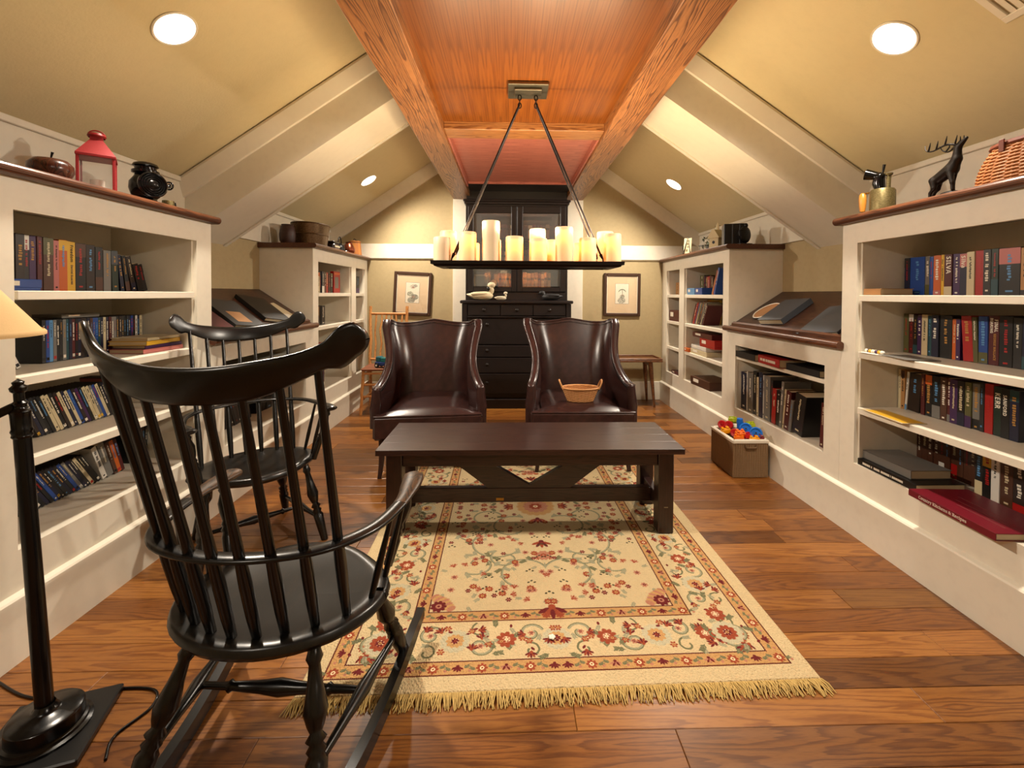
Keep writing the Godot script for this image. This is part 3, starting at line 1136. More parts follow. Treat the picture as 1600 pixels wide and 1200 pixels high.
func windsor(called: String, label: String, category: String, at: Vector3, turn: float, rocking: bool, size: float) -> Node3D:
	var t = thing(called, label, category, at, turn)
	t.scale = Vector3.ONE * size
	var seat_y = 0.44 if rocking else 0.46
	var dy = seat_y - 0.44
	var ay = 0.0 if rocking else 0.045      # this chair carries its arms higher
	var fat = 1.22 if rocking else 1.1
	# seat: D-shaped saddle
	var top = []
	var nu = 40
	var outline = func(a: float) -> Vector2:   # a 0 at the right, running to the back
		var c = cos(a)
		var s = sin(a)
		if s < 0.0:        # back half: near round
			return Vector2(c * 0.315, s * 0.255)
		var f = 0.235 * pow(s, 0.75)
		var x = c * (0.315 - 0.035 * sin(a * 2.0) * sin(a * 2.0))
		return Vector2(x, f + 0.018 * cos(c * PI))
	var st = ST()
	var rings = [[1.0, 0.0, -0.022], [0.985, 0.0, -0.006], [0.96, 0.0, 0.0], [0.86, 0.0, 0.0], [0.80, 0.0, -0.004], [0.5, 0.0, -0.020], [0.2, 0.0, -0.024], [0.0, 0.0, -0.022]]
	var g = []
	for r in rings:
		var row = []
		for i in nu + 1:
			var p: Vector2 = outline.call(TAU * i / nu)
			var y: float = seat_y + r[2]
			row.append(F(p.x * r[0], p.y * r[0], y))
		g.append(row)
	sheet(st, g, 4)
	g = []
	for r in [[1.0, -0.022], [0.97, -0.036], [0.90, -0.045], [0.0, -0.045]]:
		var row = []
		for i in nu + 1:
			var p: Vector2 = outline.call(-TAU * i / nu)
			row.append(F(p.x * r[0], p.y * r[0], seat_y + r[1]))
		g.append(row)
	sheet(st, g, 5)
	put(st, "seat", M.seat_black, t)
	# crest rail: a bent board that rises into round ears
	st = ST()
	var n = 60
	var half = 0.352
	var crest_f = func(x: float) -> float: return -0.400 + 0.13 * pow(absf(x) / half, 2.0)
	var rowsT = []
	var secs = []
	for i in n + 1:
		var s = sin(PI / 2 * (-1.0 + 2.0 * i / n))
		var x = s * half
		var a = absf(s)
		var yc = 1.136 + dy + 0.112 * pow(minf(a, 0.93), 2.4)
		var hh = 0.044 - 0.012 * smoothstep(0.35, 0.74, a) + 0.019 * smoothstep(0.76, 0.86, a)
		var tip = clampf((1.0 - a) / 0.15, 0.0, 1.0)
		hh *= sqrt(maxf(1.0 - pow(1.0 - tip, 2.0), 0.0)) * 0.97 + 0.03
		var f: float = crest_f.call(x)
		# board leans back a little with height
		var th = 0.0125 if rocking else 0.012
		var sec = []
		for k in 12:
			var b = TAU * k / 12.0
			var cy: float = signf(sin(b)) * pow(absf(sin(b)), 0.5) * hh
			var cf: float = signf(cos(b)) * pow(absf(cos(b)), 0.5) * th
			sec.append(F(x, f + cf - cy * 0.28, yc + cy))
		sec.append(sec[0])
		secs.append(sec)
	sheet(st, secs, 4)
	put(st, "crest_rail", M.black, t)
	# arm bow
	var half_path = [F(0.325, 0.255, 0.690 + dy + ay), F(0.338, 0.16, 0.687 + dy + ay), F(0.337, 0.03, 0.681 + dy + ay), F(0.305, -0.11, 0.682 + dy + ay), F(0.225, -0.210, 0.684 + dy + ay), F(0.115, -0.258, 0.685 + dy + ay), F(0.0, -0.272, 0.685 + dy + ay)]
	var full = half_path.duplicate()
	for i in range(half_path.size() - 2, -1, -1):
		var p: Vector3 = half_path[i]
		full.append(Vector3(-p.x, p.y, p.z))
	var bow = smooth_curve(full, 60)
	st = ST()
	var rr = []
	for i in bow.size():
		var e = absf(i - 30.0) / 30.0
		rr.append(0.023 + 0.012 * smoothstep(0.72, 0.90, e) - 0.014 * smoothstep(0.97, 1.0, e))
	tube(st, bow.slice(9, 52), rr.slice(9, 52), 10, true, 0.42, Vector3.UP)
	put(st, "arm_bow", M.black, t)
	for e in [0, 1]:
		st = ST()
		var part: Array = bow.slice(0, 10) if e == 0 else bow.slice(51, 61)
		var pr: Array = rr.slice(0, 10) if e == 0 else rr.slice(51, 61)
		tube(st, part, pr, 12, true, 0.42, Vector3.UP)
		var hand = put(st, "hand_rest", M.worn if rocking else M.black, t)
		if rocking: tag(hand, "hand rest with the black paint rubbed to bare wood")
	# long spindles to the crest
	var ns = 8 if rocking else 7
	for i in ns:
		var k = -1.0 + 2.0 * i / (ns - 1)
		var b = F(0.232 * k, -0.205 + 0.095 * k * k, seat_y - 0.01)
		var xt = 0.255 * k
		var e = F(xt, crest_f.call(xt) + 0.004, 1.127 + dy + 0.112 * pow(0.724 * absf(k), 2.4))
		st = ST()
		turned(st, b, e, [0.0, 0.0095 * fat, 0.12, 0.0125 * fat, 0.25, 0.0130 * fat, 0.36, 0.0110 * fat, 0.6, 0.0092 * fat, 1.0, 0.0078 * fat], 9)
		put(st, "spindle", M.black, t)
	# short side spindles and turned arm posts
	for s in [-1, 1]:
		for q in [[0.275, -0.045, 0.336, -0.02], [0.283, 0.055, 0.343, 0.085]]:
			st = ST()
			turned(st, F(s * q[0], q[1], seat_y - 0.01), F(s * (q[2] - 0.004), q[3], 0.680 + dy + ay), [0.0, 0.0085, 0.35, 0.0115, 0.6, 0.0095, 1.0, 0.0068], 8)
			put(st, "arm_spindle", M.black, t)
		st = ST()
		turned(st, F(s * 0.270, 0.130, seat_y - 0.01), F(s * 0.335, 0.190, 0.684 + dy + ay), [0.0, 0.015, 0.30, 0.018, 0.36, 0.013, 0.39, 0.018, 0.43, 0.012, 0.46, 0.016, 0.50, 0.011, 0.60, 0.018, 0.72, 0.021, 0.84, 0.012, 0.88, 0.017, 0.92, 0.012, 1.0, 0.011], 12)
		put(st, "arm_post", M.black, t)
	# turned legs
	var lp = [0.0, 0.015, 0.08, 0.017, 0.12, 0.022, 0.16, 0.0145, 0.28, 0.020, 0.42, 0.031, 0.50, 0.022, 0.54, 0.015, 0.575, 0.026, 0.60, 0.016, 0.63, 0.025, 0.655, 0.019, 0.69, 0.027, 0.84, 0.023, 1.0, 0.018]
	var foot_y = 0.062 if rocking else 0.0
	var legs = {}
	for s in [-1, 1]:
		for e in [1, -1]:
			var a = F(s * (0.235 if e > 0 else 0.165), 0.075 if e > 0 else -0.165, seat_y - 0.03)
			var b = F(s * (0.300 if e > 0 else 0.240), 0.215 if e > 0 else -0.300, foot_y)
			legs[[s, e]] = [a, b]
			st = ST()
			turned(st, a, b, lp, 12)
			put(st, "leg", M.black, t)
	for s in [-1, 1]:
		var a: Vector3 = legs[[s, 1]][0].lerp(legs[[s, 1]][1], 0.72)
		var b: Vector3 = legs[[s, -1]][0].lerp(legs[[s, -1]][1], 0.72)
		st = ST()
		turned(st, a, b, [0.0, 0.009, 0.3, 0.014, 0.5, 0.0215, 0.7, 0.014, 1.0, 0.009], 10)
		put(st, "side_stretcher", M.black, t)
	var ma: Vector3 = (legs[[-1, 1]][0].lerp(legs[[-1, 1]][1], 0.72) + legs[[-1, -1]][0].lerp(legs[[-1, -1]][1], 0.72)) / 2.0
	var mb = Vector3(-ma.x, ma.y, ma.z)
	st = ST()
	turned(st, ma, mb, [0.0, 0.009, 0.18, 0.011, 0.2, 0.018, 0.22, 0.012, 0.38, 0.017, 0.5, 0.024, 0.62, 0.017, 0.78, 0.012, 0.80, 0.018, 0.82, 0.012, 1.0, 0.010], 10)
	put(st, "cross_stretcher", M.black, t)
	if rocking:
		for s in [-1, 1]:
			st = ST()
			var rowsR = []
			for i in 29:
				var f = lerpf(-0.62, 0.345, i / 28.0)
				var x: float = s * lerpf(0.205, 0.327, (f + 0.62) / 0.965)
				var y = 0.52 * pow(f + 0.10, 2.0)
				var h = 0.050 * (1.0 - 0.35 * smoothstep(0.25, 0.345, f))
				var w = 0.0145
				rowsR.append([F(x - w, f, y), F(x + w, f, y), F(x + w, f, y + h), F(x - w, f, y + h), F(x - w, f, y)])
			for k in 4:
				var strip = []
				for r in rowsR: strip.append([r[k], r[k + 1]])
				sheet(st, strip, 10 + k)
			for r in [rowsR[0], rowsR[28]]:
				st.set_smooth_group(-1)
				quad(st, r[0], r[1], r[2], r[3])
			put(st, "runner", M.black, t)
	return t

func build_windsors() -> void:
	windsor("rocking_chair", "black windsor rocking chair seen from behind in the left foreground", "rocking chair", P(-0.682, 0.0, 1.385), deg_to_rad(-3.0), true, 1.0)
	windsor("windsor_armchair", "black windsor armchair on four legs beside the left bookcase", "armchair", P(-1.352, 0.0, 2.41), deg_to_rad(180 + 42), false, 0.95)

# ---------------------------------------------------------------- rug: the woven pattern is drawn as one quarter and mirrored
var Q: Image
var qw := 560
var qh := 812
const RC := {"cream": Color8(190, 168, 128), "gold": Color8(178, 136, 86), "line": Color8(74, 28, 26), "rust": Color8(140, 66, 44), "wine": Color8(98, 36, 36), "olive": Color8(104, 102, 74), "sage": Color8(142, 138, 110), "rose": Color8(166, 112, 88), "dark": Color8(62, 58, 40), "pale": Color8(228, 208, 164), "grey": Color8(176, 166, 136)}

func px(x: int, y: int, c: Color) -> void:
	if x >= 0 and y >= 0 and x < qw and y < qh: Q.set_pixel(x, y, c)

func blob(x: float, y: float, rx: float, ry: float, ang: float, c: Color) -> void:
	var r = int(ceil(maxf(rx, ry)))
	var ca = cos(ang)
	var sa = sin(ang)
	for j in range(-r, r + 1):
		for i in range(-r, r + 1):
			var u = (i * ca + j * sa) / rx
			var v = (-i * sa + j * ca) / ry
			var e = u * u + v * v
			if e < 1.0 and (e < 0.72 or (i * 7 + j * 13 + int(x)) % 3 != 0): px(int(x) + i, int(y) + j, c)

func vine(pts: Array, w: float, c: Color) -> void:
	for k in pts.size() - 1:
		var a: Vector2 = pts[k]
		var b: Vector2 = pts[k + 1]
		var n = int(a.distance_to(b) / 1.5) + 1
		for i in n:
			var p = a.lerp(b, float(i) / n)
			blob(p.x, p.y, w, w, 0.0, c)

func arc_pts(c: Vector2, r0: float, r1: float, a0: float, a1: float, n := 18) -> Array:
	var out = []
	for i in n + 1:
		var k = float(i) / n
		var a = lerpf(a0, a1, k)
		out.append(c + Vector2(cos(a), sin(a)) * lerpf(r0, r1, k))
	return out

func leafy(x: float, y: float, l: float, ang: float, c: Color) -> void:
	var d = Vector2(cos(ang), sin(ang))
	var nrm = Vector2(-d.y, d.x)
	for k in 4:
		var p = Vector2(x, y) + d * (l * (0.25 + 0.22 * k))
		blob(p.x + nrm.x * l * 0.14, p.y + nrm.y * l * 0.14, l * 0.20, l * 0.09, ang + 0.7, c)
		blob(p.x - nrm.x * l * 0.14, p.y - nrm.y * l * 0.14, l * 0.20, l * 0.09, ang - 0.7, c)
	vine([Vector2(x, y), Vector2(x, y) + d * l], maxf(l * 0.05, 1.0), c)

func flower(x: float, y: float, r: float, petals: Color, heart: Color, n := 8, turn := 0.0) -> void:
	for k in n:
		var a = turn + TAU * k / n
		blob(x + cos(a) * r * 0.62, y + sin(a) * r * 0.62, r * 0.40, r * 0.27, a, petals)
	blob(x, y, r * 0.40, r * 0.40, 0, heart)
	blob(x, y, r * 0.18, r * 0.18, 0, petals)

func palmette(x: float, y: float, r: float, ang: float, c1: Color, c2: Color) -> void:
	for k in range(-2, 3):
		var a = ang + k * 0.52
		blob(x + cos(a) * r * 0.6, y + sin(a) * r * 0.6, r * 0.46, r * 0.17, a, c1 if k % 2 == 0 else c2)
	blob(x, y, r * 0.26, r * 0.26, 0, c2)

func border_line(off: float, w: int) -> void:
	var o = int(off / 0.0016)
	for k in range(o, qw):
		var j = 1 if (k * 5 / 7) % 3 == 0 else 0
		for i in w: px(k, o + i + j, RC.line)
	for k in range(o, qh):
		var j = 1 if (k * 5 / 7) % 3 == 0 else 0
		for i in w: px(o + i + j, k, RC.line)

func rug_texture() -> ImageTexture:
	Q = Image.create(qw, qh, false, Image.FORMAT_RGB8)
	Q.fill(RC.cream)
	var s = 1.0 / 0.0016
	var a0 = int(0.066 * s)
	var a1 = int(0.124 * s)
	var a2 = int(0.322 * s)
	var a3 = int(0.378 * s)
	Q.fill_rect(Rect2i(a0, a0, qw, qh), RC.gold)
	Q.fill_rect(Rect2i(a1, a1, qw, qh), RC.cream)
	Q.fill_rect(Rect2i(a2, a2, qw, qh), RC.gold)
	Q.fill_rect(Rect2i(a3, a3, qw, qh), RC.cream)
	for q in [0.066, 0.124, 0.322, 0.378]: border_line(q, 3)
	var r2 = RandomNumberGenerator.new()
	r2.seed = 912
	# guard stripes: rosettes and tulips in turn
	for band in [[(a0 + a1) / 2.0, 0], [(a2 + a3) / 2.0, 1]]:
		var o: float = band[0]
		var k = 0
		var x = o
		while x < qw + 20:
			var c: Color = [RC.rust, RC.wine, RC.rust, RC.rose][k % 4]
			if k % 2 == 0: flower(x, o, 13, c, RC.pale, 8)
			else: palmette(x, o + 6, 15, -PI / 2, c, RC.wine)
			for e in [-1, 1]:
				leafy(x + e * 14, o + e * 3, 14, 0.4 * e + (PI if e < 0 else 0.0), RC.olive)
				blob(x + e * 27, o - 6, 4, 4, 0, RC.rose)
			x += 54; k += 1
		var y = o + 54
		k = 1
		while y < qh + 20:
			var c: Color = [RC.rust, RC.wine, RC.rust, RC.rose][k % 4]
			if k % 2 == 0: flower(o, y, 13, c, RC.pale, 8)
			else: palmette(o + 6, y, 15, PI, c, RC.wine)
			for e in [-1, 1]:
				leafy(o + 3, y + e * 14, 14, e * PI / 2 + 0.3, RC.olive)
				blob(o - 6, y + e * 27, 4, 4, 0, RC.rose)
			y += 54; k += 1
	# main border: large blossoms in a scroll
	var m = (a1 + a2) / 2.0
	for axis in 2:
		var lng = qw if axis == 0 else qh
		var step = 122.0
		var t = float(lng)
		var k = 0
		while t > m + 40:
			var at = func(u: float, v: float) -> Vector2: return Vector2(u, v) if axis == 0 else Vector2(v, u)
			var c0: Vector2 = at.call(t, m)
			if k % 2 == 0:
				flower(c0.x, c0.y, 36, RC.grey, RC.gold, 14)
				flower(c0.x, c0.y, 22, RC.gold, RC.pale, 10)
				flower(c0.x, c0.y, 10, RC.wine, RC.rust, 7)
			else:
				flower(c0.x, c0.y, 25, RC.rust, RC.pale, 9)
				flower(c0.x, c0.y, 11, RC.rose, RC.pale, 6)
			var e = 1.0 if k % 2 == 0 else -1.0
			var sc: Vector2 = at.call(t - step * 0.5, m + e * 18)
			vine(arc_pts(sc, 30, 9, 0.4 if axis == 0 else -1.2, (0.4 if axis == 0 else -1.2) + e * 6.6, 26), 3.4, RC.sage)
			vine(arc_pts(sc, 33, 12, 0.4 if axis == 0 else -1.2, (0.4 if axis == 0 else -1.2) + e * 6.6, 26), 1.2, RC.olive)
			var sd: Vector2 = at.call(t - step * 0.52, m - e * 34)
			vine(arc_pts(sd, 24, 6, 2.0, 2.0 - e * 5.6, 22), 2.6, RC.olive)
			flower(sc.x, sc.y, 9, RC.rose, RC.wine, 6)
			for w in 14:
				var p: Vector2 = at.call(t - step * 0.5 + r2.randf_range(-58, 58), m + r2.randf_range(-48, 48))
				match w % 5:
					0: palmette(p.x, p.y, 17, r2.randf() * TAU, RC.wine, RC.rust)
					1: leafy(p.x, p.y, 25, r2.randf() * TAU, RC.olive)
					2: flower(p.x, p.y, 10, RC.rust, RC.gold, 6)
					3: leafy(p.x, p.y, 20, r2.randf() * TAU, RC.sage)
					_: blob(p.x, p.y, 6, 3.5, r2.randf() * TAU, RC.wine)
			t -= step; k += 1
	flower(m, m, 38, RC.grey, RC.gold, 14)
	flower(m, m, 24, RC.rust, RC.pale, 10)
	flower(m, m, 11, RC.wine, RC.gold, 7)
	# field: medallion at the middle, scrolling vines, corner piece
	var cx = float(qw)
	var cy = float(qh)
	flower(cx, cy, 74, RC.gold, RC.cream, 16)
	flower(cx, cy, 50, RC.rose, RC.wine, 12)
	flower(cx, cy, 26, RC.rust, RC.pale, 9)
	palmette(cx, cy - 96, 32, -PI / 2, RC.rust, RC.wine)
	palmette(cx - 96, cy, 30, PI, RC.rust, RC.wine)
	palmette(cx, cy - 250, 36, -PI / 2, RC.rust, RC.wine)
	flower(cx, cy - 330, 26, RC.rose, RC.rust, 10)
	palmette(cx, a3 + 10, 42, -PI / 2, RC.wine, RC.rust)
	for q in [[cx - 66, cy - 420, 72, 62, 0.3, 4.4], [cx - 150, cy - 250, 84, 70, 5.4, 1.2], [cx - 96, cy - 150, 76, 44, 1.0, 5.6], [cx - 190, cy - 90, 66, 26, 0.0, 5.0], [cx - 120, cy - 340, 50, 16, 2.2, 8.0], [cx - 205, cy - 370, 52, 20, 4.0, 9.2], [cx - 232, cy - 196, 44, 14, 3.2, 8.4]]:
		vine(arc_pts(Vector2(q[0], q[1]), q[2], q[3], q[4], q[5], 34), 3.0, RC.sage)
		vine(arc_pts(Vector2(q[0], q[1]), q[2] + 3, q[3] + 3, q[4], q[5], 34), 1.1, RC.olive)
		for w in 5:
			var a: float = lerpf(q[4], q[5], w / 5.0)
			leafy(q[0] + cos(a) * q[2], q[1] + sin(a) * q[2], 26, a + 1.2, RC.olive if w % 2 else RC.sage)
	for w in 130:
		var p = Vector2(r2.randf_range(a3 + 18, cx), r2.randf_range(a3 + 18, cy))
		if p.distance_to(Vector2(cx, cy)) < 96: continue
		match w % 6:
			0: flower(p.x, p.y, 12, RC.rust, RC.gold, 8)
			1: flower(p.x, p.y, 11, RC.rose, RC.wine, 7)
			2: palmette(p.x, p.y, 15, r2.randf() * TAU, RC.rose, RC.rust)
			3: leafy(p.x, p.y, 20, r2.randf() * TAU, RC.sage)
			4:
				for e in 3: blob(p.x + (e - 1) * 9, p.y + (e % 2) * 7, 4, 3, 0.5, RC.dark)
			_: flower(p.x, p.y, 9, RC.wine, RC.rose, 6)
	for w in 9:
		blob(a3 + 10 + w * 6, a3 + 62 - w * 6, 22 - absf(w - 4) * 2, 9, 0.78, RC.gold if w % 2 else RC.rose)
	flower(a3 + 24, a3 + 24, 22, RC.wine, RC.rose, 9)
	var full = Image.create(qw * 2, qh * 2, false, Image.FORMAT_RGB8)
	var rect = Rect2i(0, 0, qw, qh)
	full.blit_rect(Q, rect, Vector2i(0, 0))
	Q.flip_x()
	full.blit_rect(Q, rect, Vector2i(qw, 0))
	Q.flip_y()
	full.blit_rect(Q, rect, Vector2i(qw, qh))
	Q.flip_x()
	full.blit_rect(Q, rect, Vector2i(0, qh))
	return ImageTexture.create_from_image(full)

func build_rug() -> void:
	var w = 1.80
	var l = 2.60
	var t = thing("area_rug", "cream floral persian rug with rust and olive borders under the table", "rug", P(0.165, 0.0, 2.785), deg_to_rad(1.2))
	var m = mat(Color.WHITE, 0.95, 0.0, 0.2)
	m.albedo_texture = rug_texture()
	m.normal_enabled = true
	m.normal_scale = 0.7
	var nt = NoiseTexture2D.new()
	nt.width = 1024; nt.height = 1024; nt.seamless = true
	nt.noise = noise(0.22, 71, 0.0, 3)
	nt.as_normal_map = true
	nt.bump_strength = 5.0
	m.normal_texture = nt
	var st = ST()
	var h = 0.011
	var b = 0.006
	st.set_smooth_group(-1)
	var ringpt = func(i: float, y: float) -> Array:
		return [Vector3(-w / 2 + i, y, -l / 2 + i), Vector3(w / 2 - i, y, -l / 2 + i), Vector3(w / 2 - i, y, l / 2 - i), Vector3(-w / 2 + i, y, l / 2 - i)]
	var r0: Array = ringpt.call(0.0, 0.001)
	var r1: Array = ringpt.call(0.0, h - b)
	var r2: Array = ringpt.call(b, h)
	var faces = [r2]
	for k in 4:
		faces.append([r0[k], r1[k], r1[(k + 1) % 4], r0[(k + 1) % 4]])
		faces.append([r1[k], r2[k], r2[(k + 1) % 4], r1[(k + 1) % 4]])
	for q in faces:
		var n: Vector3 = (q[1] - q[0]).cross(q[2] - q[0])
		var order = [0, 1, 2, 0, 2, 3]
		if n.dot(q[0] - Vector3(0, -0.5, 0)) > 0.0: order = [0, 2, 1, 0, 3, 2]
		for i in order:
			var p: Vector3 = q[i]
			st.set_uv(Vector2(p.x / w + 0.5, p.z / l + 0.5))
			st.add_vertex(p)
	st.generate_normals()
	st.generate_tangents()
	inst(st.commit(), "pile", m, t)
	# knotted fringe at both ends
	var fm = mat(Color(0.72, 0.60, 0.35), 0.9)
	var r3 = RandomNumberGenerator.new()
	r3.seed = 55
	for e in [1.0, -1.0]:
		st = ST()
		for i in 620:
			var x = -w / 2 + w * (i + r3.randf()) / 620.0
			var lng = r3.randf_range(0.035, 0.062)
			var sx = r3.randf_range(-0.020, 0.020)
			var y1 = r3.randf_range(0.005, 0.016)
			tube(st, [Vector3(x, 0.007, e * (l / 2 - 0.004)), Vector3(x + sx * 0.4, y1, e * (l / 2 + lng * 0.5)), Vector3(x + sx, 0.003, e * (l / 2 + lng))], [0.0022, 0.0026, 0.0014], 4, false)
		tag(put(st, "fringe", fm, t), "yellowish cotton fringe", "", "", "stuff")
	# webbing between pile and fringe
	for e in [1.0, -1.0]:
		bx("webbing", fm, t, Vector3(0, 0.0035, e * (l / 2 + 0.006)), Vector3(w, 0.005, 0.014), 0.0)
	var pc = thing("puzzle_piece", "tiny white plastic flower piece lying on the near rug border", "toy", P(0.168, 0.0125, 1.706))
	st = ST()
	for k in 5:
		var a = TAU * k / 5.0
		ball(st, Vector3(cos(a) * 0.008, 0.004, sin(a) * 0.008), Vector3(0.0065, 0.004, 0.0065), 8, 5)
	ball(st, Vector3(0, 0.004, 0), Vector3(0.006, 0.005, 0.006), 8, 5)
	put(st, "petals", M.paper, pc)

# ---------------------------------------------------------------- dark hutch on the back wall
func build_hutch() -> void:
	var xc = 0.080
	var t = thing("hutch", "dark stained hutch with glass doors above drawers against the back wall", "cabinet", P(xc, 0, 5.25))
	var hw = 0.640
	var depth = 0.37
	var m: Material = M.hutch
	# local z: 0 at the drawer fronts, negative to the wall
	bx("carcass", m, t, Vector3(0, 0.615, -depth / 2 - 0.012), Vector3(2 * hw, 1.23, depth - 0.02), 0.003)
	bx("plinth", m, t, Vector3(0, 0.055, 0.002), Vector3(2 * hw + 0.02, 0.11, 0.03), 0.004)
	bx("ledge", m, t, Vector3(0, 1.250, -depth / 2 + 0.008), Vector3(2 * hw + 0.045, 0.036, depth + 0.03), 0.008)
	for s in [-1, 1]:
		bx("corner_stile", m, t, Vector3(s * (hw - 0.03), 0.67, 0.0), Vector3(0.06, 1.12, 0.016), 0.003)
	var knob = func(p: Vector3, parent: Node) -> void:
		var st = ST()
		lathe(st, vv([0.0, 0.034, 0.012, 0.033, 0.020, 0.026, 0.019, 0.017, 0.010, 0.010, 0.008, 0.0]), 14, Transform3D(Basis(Vector3(1, 0, 0), PI / 2), p))
		put(st, "knob", M.bronze, parent)
	var inner = hw - 0.065
	# three small drawers, the fall-front, three long drawers
	var w3 = 2 * inner / 3.0
	for i in 3:
		var d = bx("drawer", m, t, Vector3(-inner + w3 * (i + 0.5), 1.155, 0.002), Vector3(w3 - 0.008, 0.125, 0.018), 0.003)
		knob.call(Vector3(-inner + w3 * (i + 0.5), 1.155, 0.010), d)
	bx("rail", m, t, Vector3(0, 1.075, 0.004), Vector3(2 * inner, 0.014, 0.024), 0.003)
	var fall = bx("fall_front", m, t, Vector3(0, 0.905, 0.0), Vector3(2 * inner - 0.008, 0.30, 0.016), 0.003)
	for s in [-1, 1]: knob.call(Vector3(s * 0.345, 0.985, 0.008), fall)
	var y = 0.745
	for h in [0.145, 0.185, 0.245]:
		var d = bx("drawer", m, t, Vector3(0, y - h / 2, 0.002), Vector3(2 * inner - 0.008, h - 0.010, 0.018), 0.004)
		for s in [-1, 1]: knob.call(Vector3(s * 0.345, y - h / 2 + 0.01, 0.010), d)
		y -= h
	# upper glazed case, set back
	var z1 = -0.165
	var zb = -depth - 0.02
	var uh = 0.615
	for s in [-1, 1]: bx("upper_side", m, t, Vector3(s * (uh - 0.013), 1.845, (z1 + zb) / 2), Vector3(0.026, 1.155, z1 - zb), 0.003)
	bx("upper_back", m, t, Vector3(0, 1.845, zb + 0.008), Vector3(2 * uh - 0.052, 1.155, 0.016), 0.0)
	bx("upper_roof", m, t, Vector3(0, 2.41, (z1 + zb) / 2), Vector3(2 * uh - 0.052, 0.025, z1 - zb), 0.0)
	var st = ST()
	box(st, Vector3(0, 2.435, (z1 + zb) / 2 + 0.012), Vector3(2 * uh + 0.03, 0.03, z1 - zb + 0.03), 0.004)
	box(st, Vector3(0, 2.462, (z1 + zb) / 2 + 0.022), Vector3(2 * uh + 0.06, 0.026, z1 - zb + 0.05), 0.008)
	box(st, Vector3(0, 2.525, (z1 + zb) / 2 - 0.01), Vector3(2 * uh - 0.02, 0.11, z1 - zb - 0.02), 0.0)
	put(st, "cornice", m, t)
	bx("upper_rail", m, t, Vector3(0, 1.318, z1 + 0.004), Vector3(2 * uh - 0.052, 0.10, 0.02), 0.003)
	for k in [1.375, 1.68, 2.02]:
		bx("shelf", m, t, Vector3(0, k - 0.009, (z1 + zb) / 2 - 0.01), Vector3(2 * uh - 0.054, 0.018, z1 - zb - 0.04), 0.0)
	for s in [-1, 1]:
		var x0: float = 0.003 if s > 0 else -uh + 0.028
		var x1: float = uh - 0.028 if s > 0 else -0.003
		var y0 = 1.372
		var y1 = 2.395
		var cx = (x0 + x1) / 2
		st = ST()
		var fw = 0.065
		box(st, Vector3(x0 + fw / 2, (y0 + y1) / 2, z1 + 0.012), Vector3(fw, y1 - y0, 0.024), 0.004)
		box(st, Vector3(x1 - fw / 2, (y0 + y1) / 2, z1 + 0.012), Vector3(fw, y1 - y0, 0.024), 0.004)
		box(st, Vector3(cx, y0 + 0.028, z1 + 0.012), Vector3(x1 - x0 - 2 * fw, 0.056, 0.024), 0.004)
		box(st, Vector3(cx, y1 - 0.04, z1 + 0.012), Vector3(x1 - x0 - 2 * fw, 0.08, 0.024), 0.004)
		var door = put(st, "door", m, t)
		bx("pane", M.glass, door, Vector3(cx, (y0 + y1) / 2, z1 + 0.010), Vector3(x1 - x0 - 2 * fw + 0.01, y1 - y0 - 0.13, 0.003), 0.0)
		st = ST()
		lathe(st, vv([0.0, 0.024, 0.009, 0.022, 0.012, 0.015, 0.006, 0.006, 0.006, 0.0]), 12, Transform3D(Basis(Vector3(1, 0, 0), PI / 2), Vector3(-s * -0.035, 1.83, z1 + 0.024)))
		put(st, "knob", M.bronze, door)
	# books behind the glass, local coordinates of the hutch turned into room ones
	rng.seed = 808
	var tones = [["tan leather", Color(0.60, 0.38, 0.20)], ["russet leather", Color(0.52, 0.26, 0.13)], ["light brown leather", Color(0.66, 0.45, 0.25)]]
	for row in [[1.375, -0.225, 4, 0.235, "lower left"], [1.375, 0.075, 8, 0.235, "lower right"], [1.68, -0.36, 9, 0.20, "middle left"], [1.68, 0.085, 9, 0.21, "middle right"], [2.02, -0.32, 7, 0.18, "upper left"], [2.02, 0.09, 10, 0.18, "upper right"]]:
		var x: float = row[1]
		for i in row[2]:
			var w = rng.randf_range(0.036, 0.05)
			if x + w > (uh - 0.04 if row[1] > 0 else -0.02): break
			var c: Array = tones[rng.randi() % 3]
			if row[0] > 1.5: c = [["brown", Color(0.24, 0.12, 0.07)], ["dark red", Color(0.28, 0.07, 0.06)], ["cream", Color(0.60, 0.50, 0.36)]][rng.randi() % 3]
			var h: float = row[3] * rng.randf_range(0.90, 1.0)
			var b = thing("antique_book", "%s book, %s from left behind the %s glass of the hutch" % [c[0], ORD[i], row[4]], "book", P(xc + x + w / 2, row[0], 5.25 + 0.285), 0.0, "old books inside the hutch")
			var bm = mat(c[1], 0.55)
			bx("binding", bm, b, Vector3(0, h / 2, 0), Vector3(w - 0.002, h, 0.13), 0.004)
			bx("spine_label", mat(c[1].darkened(0.55), 0.5), b, Vector3(0, h * 0.68, 0.0652), Vector3(w - 0.006, h * 0.12, 0.001), 0.0)
			x += w
	# picture frame and small oval standing inside
	var fr = thing("small_picture", "small grey picture frame standing inside the hutch's left door", "picture", P(xc - 0.44, 1.375, 5.25 + 0.27))
	fr.rotation.x = -0.12
	for q in [[0, 0.01, 0.17, 0.02], [0, 0.20, 0.17, 0.02], [-0.075, 0.105, 0.02, 0.17], [0.075, 0.105, 0.02, 0.17]]:
		bx("moulding", M.nickel, fr, Vector3(q[0], q[1], 0), Vector3(q[2], q[3], 0.015), 0.003)
	bx("picture", mat(Color(0.30, 0.27, 0.22), 0.5), fr, Vector3(0, 0.105, -0.003), Vector3(0.13, 0.17, 0.004), 0.0)
	var ov = thing("oval_plaque", "gold oval plaque on a stand inside the hutch's left door", "plaque", P(xc - 0.285, 1.375, 5.25 + 0.245))
	st = ST()
